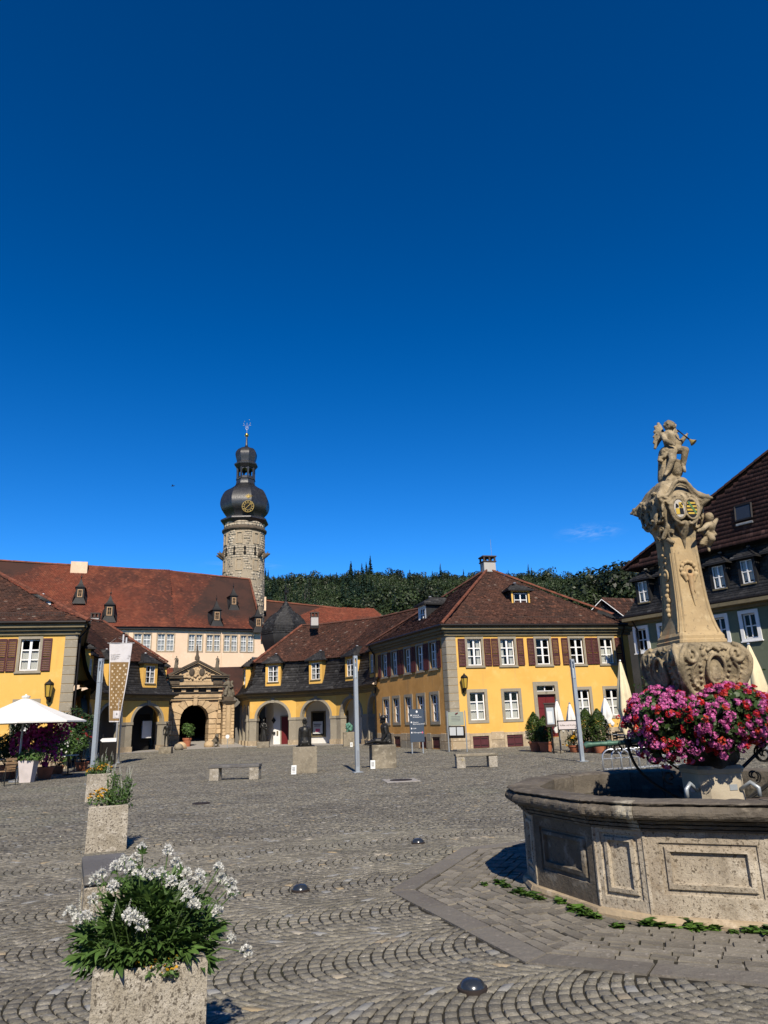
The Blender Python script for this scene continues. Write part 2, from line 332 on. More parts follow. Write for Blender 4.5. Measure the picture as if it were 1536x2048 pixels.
M['slate']=mat('dark_slate',(.028,.027,.027),.62,[(1.0,(.042,.041,.040),.45,.7),(9,(.018,.018,.018),.5,.7)],[(30,.25,.008)],rnd=.35,rnd_col=[(.9,1.0,(.070,.068,.066))],spec=.22)
M['ridge_red']=mat('red_ridge_tile',(.16,.052,.028),.85,[(3,(.09,.036,.022),.45,.7),(12,(.22,.15,.11),.62,.8)],[(30,.3,.01)],objrnd=.25)
M['ridge_brown']=mat('brown_ridge_tile',(.095,.038,.024),.85,[(3,(.06,.027,.018),.45,.7),(12,(.18,.13,.10),.62,.8)],[(30,.3,.01)],objrnd=.25)
M['cornice']=mat('cornice_paint',(.17,.14,.08),.8,[(2,(.12,.10,.06),.45,.7)])
M['gutter']=mat('dark_gutter_metal',(.02,.017,.015),.45,metal=.4)
M['lead']=mat('lead_flashing',(.42,.43,.44),.45,[(3,(.3,.3,.32),.4,.7)],metal=.6)
M['chimney_white']=mat('rendered_chimney',(.42,.40,.37),.9,[(2,(.42,.40,.37),.45,.7)],[(20,.3,.01)])
M['chimney_cap']=mat('weathered_chimney_brick',(.06,.045,.038),.9,[(6,(.09,.06,.05),.45,.7)],[(20,.4,.02)])
M['tower_stone']=mat('tower_rubble_stone',(.41,.355,.27),.92,[(.5,(.32,.265,.19),.42,.68),(4,(.47,.40,.29),.5,.74),(12,(.27,.22,.16),.62,.78)],[(9,.7,.05)],rnd=.16,rnd_col=[(.9,1.0,(.32,.265,.19))])
M['mortar']=mat('lime_mortar',(.36,.30,.215),.95,[(3,(.30,.245,.17),.42,.7)],[(12,.5,.03)])
M['gate_stone']=mat('honey_sandstone',(.52,.375,.215),.9,[(.7,(.38,.275,.16),.42,.66),(3.5,(.60,.45,.275),.5,.72),(9,(.16,.125,.085),.58,.76)],[(14,.5,.03)],objrnd=.13)
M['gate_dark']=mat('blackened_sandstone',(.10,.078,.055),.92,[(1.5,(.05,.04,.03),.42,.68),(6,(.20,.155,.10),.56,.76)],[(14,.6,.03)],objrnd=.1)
M['statue_stone']=mat('lichened_statue_stone',(.15,.13,.095),.92,[(4,(.06,.052,.04),.44,.66),(11,(.26,.23,.165),.56,.75)],[(25,.5,.015)])
M['gold']=mat('gilding',(.72,.50,.12),.3,metal=1.0)
M['gold_paint']=mat('worn_gold_paint',(.46,.32,.09),.45,[(20,(.25,.18,.06),.45,.7)],metal=.4)
M['green_plaster']=mat('sage_green_plaster',(.135,.158,.105),.9,[(.5,(.115,.136,.09),.42,.7),(4,(.155,.178,.12),.5,.75)],[(30,.2,.01)])
M['bronze']=mat('dark_bronze',(.035,.033,.030),.42,[(6,(.06,.058,.05),.45,.7),(20,(.025,.028,.026),.5,.7)],[(30,.4,.006)],metal=.55)
M['verdigris']=mat('green_patinated_bronze',(.10,.24,.18),.6,[(6,(.05,.13,.10),.45,.7)],[(30,.3,.006)],metal=.3)
M['concrete']=mat('pitted_shell_limestone',(.43,.39,.32),.93,[(1.6,(.30,.265,.205),.40,.64),(9,(.54,.50,.43),.48,.7),(46,(.13,.112,.088),.535,.62,4),(110,(.20,.175,.14),.56,.64,3),(3.2,(.46,.38,.17),.66,.8)],[(34,.9,.02),(100,.7,.008)])
M['plinth']=mat('weathered_limestone_block',(.26,.225,.165),.93,[(1.4,(.15,.13,.095),.40,.64),(7,(.34,.30,.225),.5,.72),(24,(.13,.115,.09),.58,.68)],[(25,.6,.02)])
M['bench_slab']=mat('grey_basalt_slab',(.115,.11,.105),.8,[(3,(.16,.155,.15),.45,.7),(30,(.07,.068,.066),.55,.7)],[(40,.3,.006)])
M['steel']=mat('silver_painted_steel',(.40,.44,.47),.38,[(2,(.33,.37,.40),.45,.7)],metal=.35)
M['galv']=mat('galvanised_tube',(.58,.61,.64),.3,metal=.7)
M['pole']=mat('pale_aluminium_pole',(.66,.66,.65),.35,metal=.4)
M['black_metal']=mat('black_wrought_iron',(.014,.014,.014),.5,[(20,(.03,.027,.024),.5,.7)],[(60,.3,.003)],metal=.4)
M['copper_green']=mat('green_copper_pipe',(.06,.13,.095),.5,[(9,(.10,.20,.15),.45,.7),(20,(.03,.06,.05),.5,.7)],metal=.3)
M['terracotta']=mat('terracotta',(.38,.13,.065),.85,[(4,(.30,.10,.05),.45,.7),(15,(.46,.2,.12),.58,.75)],[(30,.2,.005)])
M['canvas_white']=mat('white_parasol_canvas',(.78,.77,.72),.9,[(2,(.70,.69,.64),.45,.7)],[(60,.1,.002)])
M['canvas_cream']=mat('cream_parasol_canvas',(.72,.62,.40),.9,[(3,(.62,.53,.34),.45,.7)],[(60,.1,.002)])
M['pot_grey']=mat('pale_tall_planter',(.60,.54,.52),.6,[(3,(.52,.47,.45),.45,.7)])
M['wood_slat']=mat('pale_wood_slat',(.38,.24,.13),.7,[(6,(.28,.17,.09),.45,.7)])
M['soil']=mat('dark_soil',(.03,.022,.015),.95,[],[(30,.8,.03)])
M['stem']=mat('green_stem',(.07,.12,.035),.7)
M['bark']=mat('bark',(.055,.042,.03),.95,[(6,(.03,.024,.018),.4,.65)],[(15,.7,.03)])
def leafmat(name,col,col2,tr=.35,rnd=.35,objrnd=0.0,rough=.5):
    m=mat(name,col,rough,[(2.0,col2,.42,.66)],rnd=rnd,objrnd=objrnd,spec=.35)
    t=m.node_tree; b=t.nodes['Principled BSDF']; out=[n for n in t.nodes if n.type=='OUTPUT_MATERIAL'][0]
    tl=t.nodes.new('ShaderNodeBsdfTranslucent'); mx=t.nodes.new('ShaderNodeMixShader'); mx.inputs[0].default_value=tr
    src=b.inputs['Base Color'].links[0].from_socket; t.links.new(src,tl.inputs[0]); t.links.new(b.outputs[0],mx.inputs[1]); t.links.new(tl.outputs[0],mx.inputs[2]); t.links.new(mx.outputs[0],out.inputs[0]); return m
M['leaf']=leafmat('broad_leaf',(.095,.175,.042),(.055,.115,.026),.35,.4)
M['leaf_dark']=leafmat('dark_leaf',(.028,.060,.014),(.018,.040,.010),.25,.35)
M['leaf_thuja']=leafmat('thuja_spray',(.050,.085,.012),(.028,.052,.009),.2,.4)
M['fir']=leafmat('fir_needles',(.017,.034,.021),(.010,.022,.014),.1,.4,objrnd=.4)
M['decid']=leafmat('deciduous_leaves',(.031,.047,.015),(.014,.025,.009),.2,.5,objrnd=.5)
M['bare']=leafmat('bare_grey_twigs',(.055,.048,.042),(.04,.035,.03),.1,.3)
M['meadow']=mat('hillside_meadow',(.075,.105,.022),.95,[(.05,(.10,.13,.03),.4,.7),(.4,(.05,.075,.016),.5,.7)])
M['petal_white']=leafmat('white_petal',(.80,.80,.76),(.70,.71,.66),.35,.1)
M['petal_spike']=leafmat('cream_flower_spike',(.66,.66,.58),(.50,.52,.42),.3,.2)
M['petal_yellow']=leafmat('yellow_petal',(.72,.40,.02),(.60,.30,.01),.3,.2)
M['petal_pink']=leafmat('pink_geranium_petal',(.74,.20,.48),(.62,.11,.36),.35,.3)
M['petal_red']=leafmat('red_geranium_petal',(.62,.025,.03),(.55,.03,.05),.35,.25)
M['petal_salmon']=leafmat('coral_geranium_petal',(.70,.10,.05),(.6,.06,.04),.35,.25)
M['petal_magenta']=leafmat('magenta_bougainvillea',(.40,.028,.22),(.28,.02,.16),.35,.35)
M['petal_oleander']=leafmat('red_oleander_petal',(.26,.03,.022),(.18,.02,.016),.3,.3)
M['cobble']=mat('granite_sett',(.207,.192,.152),.8,[(.45,(.145,.134,.110),.38,.64,6,(1,1,1)),(2.5,(.235,.218,.18),.5,.72),(28,(.33,.31,.265),.52,.70),(60,(.075,.068,.053),.54,.68),(.16,(.18,.175,.135),.52,.68),(.9,(.125,.118,.09),.58,.74)],[(40,.8,.014),(110,.5,.006)],rnd=.26,rnd_col=[(.95,.97,(.22,.22,.21)),(.988,.993,(.40,.32,.20)),(.996,1.0,(.42,.39,.33))],coord='Object',objrnd=-1)
M['joint']=mat('mossy_sand_joint',(.024,.021,.014),.97,[(.8,(.022,.030,.009),.5,.72),(12,(.05,.043,.032),.5,.75)],[(40,.6,.02)])
M['apron']=mat('old_paving_stone',(.20,.183,.15),.8,[(2.0,(.145,.13,.105),.4,.68),(18,(.33,.30,.255),.54,.76),(50,(.13,.115,.095),.58,.72)],[(14,.6,.02),(60,.4,.006)],rnd=.25,coord='Object',objrnd=-1)
M['kerbslab']=mat('smooth_border_slab',(.165,.152,.13),.8,[(2.5,(.145,.13,.112),.4,.68),(20,(.26,.235,.205),.55,.75),(50,(.10,.09,.075),.58,.72)],[(9,.6,.03),(40,.5,.01)],objrnd=.12)
M['road']=mat('pale_gate_paving',(.30,.28,.25),.9,[(1,(.30,.285,.27),.42,.68),(12,(.42,.40,.38),.5,.75)],[(30,.4,.01)])
M['basin']=mat('shell_limestone_basin',(.44,.385,.30),.92,[(1.0,(.32,.27,.205),.40,.66),(4,(.54,.485,.395),.48,.7),(13,(.26,.21,.15),.54,.7),(34,(.12,.098,.07),.57,.65,3),(80,(.16,.13,.095),.58,.68,2),(1.8,(.38,.25,.17),.60,.78),(.9,(.24,.205,.155),.54,.7,5,(3,3,.35))],[(28,.7,.014),(90,.5,.005)])
M['basin_dark']=mat('grime_darkened_limestone',(.145,.120,.09),.93,[(1.6,(.085,.07,.053),.4,.66),(6,(.26,.235,.195),.5,.7),(26,(.085,.075,.06),.56,.68),(2.4,(.33,.31,.28),.62,.78)],[(22,.8,.02),(80,.5,.006)])
M['coping']=mat('grey_weathered_coping',(.135,.116,.092),.9,[(1.8,(.080,.068,.053),.4,.66),(7,(.23,.2,.155),.52,.74),(28,(.10,.09,.075),.58,.7),(1.2,(.38,.35,.28),.66,.76)],[(20,.8,.02),(70,.5,.006)])
M['col_stone']=mat('warm_column_sandstone',(.44,.325,.175),.88,[(1.3,(.33,.245,.135),.40,.66),(3.0,(.42,.225,.10),.58,.74,4,(1,1,.35)),(8,(.50,.39,.225),.5,.72),(30,(.20,.155,.095),.58,.74),(2.2,(.20,.165,.11),.57,.72,6,(2,2,.5))],[(40,.45,.006)])
M['col_grey']=mat('grey_carved_sandstone',(.33,.265,.165),.9,[(3.5,(.18,.148,.095),.42,.62),(9,(.43,.355,.235),.5,.7),(26,(.065,.053,.036),.56,.70),(6,(.08,.068,.045),.58,.72)],[(35,.8,.012),(90,.5,.006)])
M['ped_stone']=mat('pale_pedestal_limestone',(.44,.385,.29),.9,[(2,(.34,.29,.21),.42,.68),(8,(.28,.25,.19),.60,.75)],[(30,.5,.008)])
M['tufa']=mat('rough_dark_tufa',(.10,.085,.065),.95,[(5,(.05,.043,.034),.42,.62),(12,(.34,.30,.24),.60,.72)],[(12,1.0,.05),(40,.6,.02)])
M['shield_black']=mat('black_enamel',(.012,.012,.013),.4)
M['shield_yellow']=mat('yellow_enamel',(.55,.38,.05),.5,[(40,(.3,.2,.05),.5,.7)])
M['shield_white']=mat('white_enamel',(.46,.43,.38),.6,[(30,(.25,.22,.18),.5,.7)])
M['shield_green']=mat('green_enamel',(.08,.17,.06),.5)
M['sign_blue']=mat('slate_blue_sign',(.045,.065,.095),.5)
M['sign_white']=mat('white_print',(.75,.75,.75),.7)
M['sign_pink']=mat('pink_print',(.6,.1,.2),.7)
M['paper']=mat('white_notice_paper',(.66,.68,.66),.7)
M['sign_glass']=mat('pale_green_glass_panel',(.42,.46,.36),.15,spec=.6)
M['banner_white']=mat('white_banner_cloth',(.62,.60,.60),.9,[(2,(.54,.52,.52),.45,.7)])
M['banner_gold']=mat('bronze_banner_print',(.245,.152,.060),.85,[(2,(.20,.125,.05),.45,.7)])
M['banner_cream']=mat('cream_banner_print',(.62,.52,.38),.9)
M['print_grey']=mat('grey_lettering',(.20,.19,.19),.9)
M['print_black']=mat('black_lettering',(.02,.02,.02),.9)
M['uplight']=mat('dark_uplight_dome',(.03,.038,.05),.25,[(30,(.06,.065,.07),.5,.7)],metal=.3,spec=.6)
M['iron_cover']=mat('cast_iron_cover',(.05,.04,.036),.7,metal=.5)
M['lamp_glass']=mat('frosted_lamp_glass',(.45,.5,.53),.2,spec=.6)
M['amber']=mat('amber_lantern_glass',(.45,.30,.05),.2,spec=.6)
def glassmat(name,tint,refl):
    m=bpy.data.materials.new(name); m.use_nodes=True; t=m.node_tree; t.nodes.clear(); o=t.nodes.new('ShaderNodeOutputMaterial'); tr=t.nodes.new('ShaderNodeBsdfTransparent'); tr.inputs[0].default_value=(*tint,1)
    g=t.nodes.new('ShaderNodeBsdfGlossy'); g.inputs['Roughness'].default_value=.03; f=t.nodes.new('ShaderNodeFresnel'); f.inputs[0].default_value=1.5
    a=t.nodes.new('ShaderNodeMath'); a.operation='MULTIPLY_ADD'; a.inputs[1].default_value=.5; a.inputs[2].default_value=refl; a.use_clamp=True
    nz=t.nodes.new('ShaderNodeTexNoise'); nz.inputs['Scale'].default_value=1.6; tc=t.nodes.new('ShaderNodeTexCoord'); t.links.new(tc.outputs['Object'],nz.inputs['Vector']); bu=t.nodes.new('ShaderNodeBump'); bu.inputs['Strength'].default_value=.25; bu.inputs['Distance'].default_value=.02; t.links.new(nz.outputs['Fac'],bu.inputs['Height']); t.links.new(bu.outputs[0],g.inputs['Normal'])
    mx=t.nodes.new('ShaderNodeMixShader'); t.links.new(f.outputs[0],a.inputs[0]); t.links.new(a.outputs[0],mx.inputs[0]); t.links.new(tr.outputs[0],mx.inputs[1]); t.links.new(g.outputs[0],mx.inputs[2]); t.links.new(mx.outputs[0],o.inputs[0]); return m
M['glass']=glassmat('window_glass',(.82,.83,.80),.0)
def watermat():
    m=bpy.data.materials.new('dark_basin_water'); m.use_nodes=True; t=m.node_tree; b=t.nodes['Principled BSDF']; b.inputs['Base Color'].default_value=(.012,.016,.012,1); b.inputs['Roughness'].default_value=.04; b.inputs['Specular IOR Level'].default_value=.5
    nz=t.nodes.new('ShaderNodeTexNoise'); nz.inputs['Scale'].default_value=7; nz.inputs['Detail'].default_value=3; tc=t.nodes.new('ShaderNodeTexCoord'); t.links.new(tc.outputs['Object'],nz.inputs['Vector']); bu=t.nodes.new('ShaderNodeBump'); bu.inputs['Strength'].default_value=.12; bu.inputs['Distance'].default_value=.03; t.links.new(nz.outputs['Fac'],bu.inputs['Height']); t.links.new(bu.outputs[0],b.inputs['Normal']); return m
M['water']=watermat()
# ---------------------------------------------------------------- site plan (metres; camera over the origin looking along +Y)
AXM=Vector((-14.18,57.75,0)); AXN=Vector((.917,.398,0)).normalized()      # mirror axis of the square
def mir(p): p=Vector((p[0],p[1],0)); return p-AXN*(2*(p-AXM).dot(AXN))
RW=[Vector((-13.0,63.4,0)),Vector((-11.3,59,0)),Vector((-7.5,58.3,0)),Vector((-4.15,56.3,0)),Vector((-1.77,53.2,0)),Vector((-.66,49.4,0))]
LW=[mir(p) for p in RW[::-1]]
YC=Vector((3.25,40.4,0)); YL=Vector((-.95,50.0,0)); YR=Vector((14.4,43.2,0))
LC=Vector((-14.97,34.4,0)); LR=LC+Vector((-.40,.916,0))*13.5; LF=LC+Vector((-.985,-.17,0))*13
GA=Vector((13.95,40.6,0)); GB=GA+Vector((.553,-.833,0)).normalized()*26      # green house front
FC=Vector((3.2,7.95,0))
def inpoly(x,y,P):
    ins=np.zeros(x.shape,bool); j=len(P)-1
    for i in range(len(P)):
        xi,yi=P[i][0],P[i][1]; xj,yj=P[j][0],P[j][1]
        ins^=((yi>y)!=(yj>y))&(x<(xj-xi)*(y-yi)/(yj-yi+1e-12)+xi); j=i
    return ins
# ---------------------------------------------------------------- ground
mb=MB(); mb.poly((-1500,-300,-.35),(1500,-300,-.35),(1500,2500,-.35),(-1500,2500,-.35)); g=mb.build('ground',M['meadow']); g['kind']='structure'
mb=MB(); mb.poly((-60,-12,-.0125),(60,-12,-.0125),(60,75,-.0125),(-60,75,-.0125)); plaza=mb.build('plaza_pavement',M['joint']); plaza['kind']='structure'
OCT=[FC+Vector((3.3*math.cos(a),3.3*math.sin(a),0)) for a in [math.radians(45*k) for k in range(8)]]
region=[(-30,28),(-24,31.3),(LC.x,LC.y)]+[(p.x,p.y) for p in LW]+[(p.x,p.y) for p in RW]+[(YC.x,YC.y),(YR.x,YR.y),(GA.x,GA.y),(GB.x,GB.y),(30,-2),(-30,-2)]
def cobbles():
    beta=math.radians(15); W=1.25; ps=.092; nst=13; c=.40
    bx=np.array([math.cos(beta),math.sin(beta)]); by=np.array([-math.sin(beta),math.cos(beta)])
    quads=[]
    ti=np.linspace(0,W,nst+1)
    for b in range(-14,56):
        t0=b*W; ks=np.arange(-420,420); off=RNG.random()*ps
        tj=ti+np.concatenate([[0],RNG.normal(0,.006,nst-1),[0]])
        m=4*c*(2*tj/W-1)/W; lam=ps/(1+m*m); wgt=1-np.abs(2*tj/W-1)**4
        def arc(t): return c*(2*t/W-1)**2
        K,I=np.meshgrid(ks,np.arange(nst),indexing='ij'); S0=K*ps+off
        tA=tj; tB=tj-.55*m*lam*wgt
        jit=lambda s: RNG.normal(0,s,K.shape)
        def P(s,t): return np.stack([s,t+t0],-1)
        a=P(S0+arc(tA)[I],tA[I]); d=P(S0+arc(tA)[I+1],tA[I+1]); bq=P(S0+ps+arc(tB)[I],tB[I]); cc=P(S0+ps+arc(tB)[I+1],tB[I+1])
        q=np.stack([a,bq,cc,d],2).reshape(-1,4,2)
        quads.append(q)
    q=np.concatenate(quads); q=q[...,0:1]*bx+q[...,1:2]*by
    cen=q.mean(1); x,y=cen[:,0],cen[:,1]
    # what the camera, or one a step to its side, can see
    vis=(y>1.9)&(np.abs(x)<.62*y+2.2)&inpoly(x,y,region)&(~inpoly(x,y,[(p.x,p.y) for p in OCT]))
    q=q[vis]; cen=cen[vis]
    # gaps and irregular corners
    d=q-cen[:,None,:]; L=np.linalg.norm(d,axis=2,keepdims=True); 
    # wide open joints between the arcs, tight ones along each arc
    u=q[:,1]-q[:,0]; u/=np.linalg.norm(u,axis=1,keepdims=True); v=q[:,3]-q[:,0]; v/=np.linalg.norm(v,axis=1,keepdims=True)
    gu=(.0060+.002*RNG.random(len(q)))[:,None]; gv=(.0036+.002*RNG.random(len(q)))[:,None]
    q=np.stack([q[:,0]+u*gu+v*gv,q[:,1]-u*gu+v*gv,q[:,2]-u*gu-v*gv,q[:,3]+u*gu-v*gv],1)+RNG.normal(0,.0024,q.shape)
    return q,cen
q,cen=cobbles(); n=len(q); dist=np.hypot(cen[:,0],cen[:,1])
z0=RNG.normal(0,.0018,n)-.004; tilt=RNG.normal(0,.018,(n,2)); rr=RNG.random(n)
def stone_arrays(idx,bev):
    qq=q[idx]; ce=cen[idx]; d=qq-ce[:,None,:]; h=z0[idx][:,None]+(d*tilt[idx][:,None,:]).sum(2); k=len(idx)
    if bev:
        L=np.linalg.norm(d,axis=2,keepdims=True); ins=ce[:,None,:]+d*(1-.008/L)
        top=np.concatenate([ins,(h+.002)[...,None]],2); mid=np.concatenate([qq,(h-.005)[...,None]],2); bot=np.concatenate([qq,np.full((k,4,1),-.05)],2)
        V=np.concatenate([top,mid,bot],1).reshape(-1,3); f=[[0,1,2,3]]+[[4+i,4+(i+1)%4,(i+1)%4,i] for i in range(4)]+[[8+i,8+(i+1)%4,4+(i+1)%4,4+i] for i in range(4)]; nv=12
    else:
        top=np.concatenate([qq,h[...,None]],2); bot=np.concatenate([qq,np.full((k,4,1),-.03)],2)
        V=np.concatenate([top,bot],1).reshape(-1,3); f=[[0,1,2,3]]+[[4+i,4+(i+1)%4,(i+1)%4,i] for i in range(4)]; nv=8
    F=(np.arange(k)[:,None,None]*nv+np.array(f)[None]).reshape(-1,4); R=np.repeat(rr[idx],len(f)); return V,F,R
# the largest-looking stones first: in view, nearest
inview=(np.abs(cen[:,0])<.56*cen[:,1])&(cen[:,1]>4.35)
order=np.argsort(np.where(inview,dist,1e6)); near=order[:300]; rest=np.setdiff1d(np.arange(n),near)
for i in near:
    V,F,R=stone_arrays(np.array([i]),True); c=np.array([cen[i][0],cen[i][1],0])
    link('cobblestone',np_mesh('cobblestone',V-c,F,M['cobble'],R),plaza,loc=tuple(c))
nb=rest[dist[rest]<12]; fb=rest[dist[rest]>=12]
V1,F1,R1=stone_arrays(nb,True); V2,F2,R2=stone_arrays(fb,False)
link('cobblestone_field',np_mesh('cobblestone_field',np.concatenate([V1,V2]),np.concatenate([F1,F2+len(V1)]),M['cobble'],np.concatenate([R1,R2])),plaza,kind='stuff')
# old paving round the fountain, with its border of smooth slabs
apron=None
mb=MB(); mb.prism([(p.x,p.y) for p in OCT],-.05,-.0105); apron=mb.build('fountain_apron',M['joint']); apron['kind']='structure'
ap0=3.3*math.cos(math.radians(22.5)); mbr=MB(); npav=0
for k in range(8):
    am=math.radians(45*k+22.5); nv=Vector((math.cos(am),math.sin(am),0)); tv=Vector((-nv.y,nv.x,0))
    seen=k in (3,4,5,6)
    # border slabs
    T=math.tan(math.radians(22.5)); h1=ap0-.02; h0=ap0-.26; u=-1.0
    cuts=[-1.0,-.36,.30,1.0]
    for a,b in zip(cuts[:-1],cuts[1:]):
        def pt(f,h): return FC+nv*h+tv*(f*h*T)
        g=.004; s=MB(); zt=.004+random.uniform(-.003,.003); P4=[pt(a+g,h1),pt(b-g,h1),pt(b-g,h0),pt(a+g,h0)]
        if (P4[1]-P4[0]).cross(P4[2]-P4[0]).z<0: P4=P4[::-1]
        c=sum(P4,Vector())/4; s.hexa([Vector((p.x,p.y,-.05))-c for p in P4]+[Vector(((p-c).x*.985,(p-c).y*.985,zt)) for p in P4])
        o=s.build('border_slab',M['kerbslab'],apron); o.location=c
    h=h0-.010
    while h>1.80:
        dh=random.uniform(.085,.125); u=-h*T+.01; end=h*T-.01
        while u<end-.03:
            wl=random.uniform(.11,.27); wl=min(wl,end-u)
            if end-(u+wl)<.09: wl=end-u
            zt=random.uniform(-.005,.006); gp=.0050; t1,t2=random.uniform(-.008,.008),random.uniform(-.008,.008)
            P4=[FC+nv*(h-gp)+tv*(u+gp),FC+nv*(h-gp)+tv*(u+wl-gp),FC+nv*(h-dh+gp)+tv*(u+wl-gp),FC+nv*(h-dh+gp)+tv*(u+gp)]
            P4=[p+Vector((random.uniform(-.008,.008),random.uniform(-.008,.008),0)) for p in P4]
            if (P4[1]-P4[0]).cross(P4[2]-P4[0]).z<0: P4=P4[::-1]
            c=sum(P4,Vector())/4; s=MB() if seen else mbr; rv=random.random()
            off=c if seen else Vector(); s.rv=rv
            tp=[c+(p-c)*.95 for p in P4]; tp=[Vector((p.x,p.y,zt+t1*(1 if i in(0,1) else -1)*.5+t2*(1 if i in (1,2) else -1)*.5)) for i,p in enumerate(tp)]
            md=[Vector((p.x,p.y,tp[i].z-.012)) for i,p in enumerate(P4)]
            vs_=[Vector((p.x,p.y,-.05))-off for p in P4]+[p-off for p in md]+[p-off for p in tp]
            s.add(vs_,[(8,9,10,11)]+[(4+i,4+(i+1)%4,8+(i+1)%4,8+i) for i in range(4)]+[(i,(i+1)%4,4+(i+1)%4,4+i) for i in range(4)])
            if seen and npav<300:
                me=s.mesh('paving_stone',M['apron']); a=me.attributes.get('rnd') or me.attributes.new('rnd','FLOAT','FACE'); a.data.foreach_set('value',[rv]*len(me.polygons))
                link('paving_stone',me,apron,loc=c); npav+=1
            elif seen:
                b0=len(mbr.v); mbr.v+=[tuple(Vector(p)+off) for p in s.v]; mbr.f+=[tuple(i+b0 for i in f) for f in s.f]; mbr.m+=s.m; mbr.r+=s.r
            u+=wl
        h-=dh
o=mbr.build('paving_stone_field',M['apron'],apron,kind='stuff')
# the ramp that rises through the gate
GL=[Vector((-17.2,56.6,0)),Vector((-11.4,59.0,0))]; ax=Vector((-.40,.916,0))
mb=MB(); a,b=GL
mb.add([a+Vector((0,0,-.03)),b+Vector((0,0,-.03)),b+ax*2.5+Vector((0,0,.10)),a+ax*2.5+Vector((0,0,.10)),b+ax*26+Vector((0,0,1.6)),a+ax*26+Vector((0,0,1.6))],[(0,1,2,3),(3,2,4,5)])
o=mb.build('gate_road',M['road']); o['kind']='structure'
# pale foot strip in front of the right house
s=Vector((YR-YC)).normalized(); nn=Vector((s.y,-s.x,0)); mb=MB()
for f0,f1 in ((-.1,11.4),):
    x0=0.0
    while x0<11.0:
        L=random.uniform(.28,.5)
        for r in range(3):
            c=YC+s*(x0+L/2)+nn*(.12+.2*r); mb.rv=random.random(); mb.cbox((c.x,c.y,.004),(L-.015,.185,.05),.01,RZ(math.atan2(s.y,s.x)))
        x0+=L
pf=mb.build('house_foot_paving',M['apron']); pf['kind']='structure'
# covers and uplights let into the paving
def upl(px,py,lab,r):
    g=G(px,py); t=thing('ground_uplight',lab,'ground light',(g.x,g.y,0),group='domed ground lights in the paving')
    mb=MB(); mb.lathe([(r*1.12,-.02),(r*1.12,.012),(r*1.0,.016)],24); mb.build('collar',M['iron_cover'],t,smooth=40)
    mb=MB(); mb.lathe([(r,.012),(r*.98,r*.22),(r*.88,r*.42),(r*.68,r*.6),(r*.4,r*.7),(.001,r*.74)],24); mb.build('dome',M['uplight'],t,smooth=True)
upl(945,1978,'dark domed ground light nearest the camera, in front of the fountain border',.085)
upl(601,1781,'dark domed ground light in mossy setts behind the white-flowered planter',.085)
upl(836,1686,'farthest small domed ground light, out towards the grey paving beside the fountain',.085)
g=G(802,1561); t=thing('manhole_cover','dark manhole cover in a pale stone surround on the setts','manhole cover',(g.x,g.y,0),.15)
mb=MB(); mb.cbox((0,0,-.004),(.95,1.05,.03),.008); mb.build('surround',M['road'],t); mb=MB(); mb.lathe([(.32,0),(.32,.024),(.29,.026)],20); mb.build('lid',M['iron_cover'],t)
g=G(402,1607); t=thing('drain_cover','small rusty drain cover lying in the setts before the bench','drain cover',(g.x,g.y,0))
mb=MB(); mb.lathe([(.2,-.01),(.2,.010),(.18,.012)],16); mb.build('rim',M['iron_cover'],t); mb=MB()
for k in range(-3,4): mb.box((k*.045,0,.012),(.022,.3,.008))
mb.build('grate',M['iron_cover'],t)
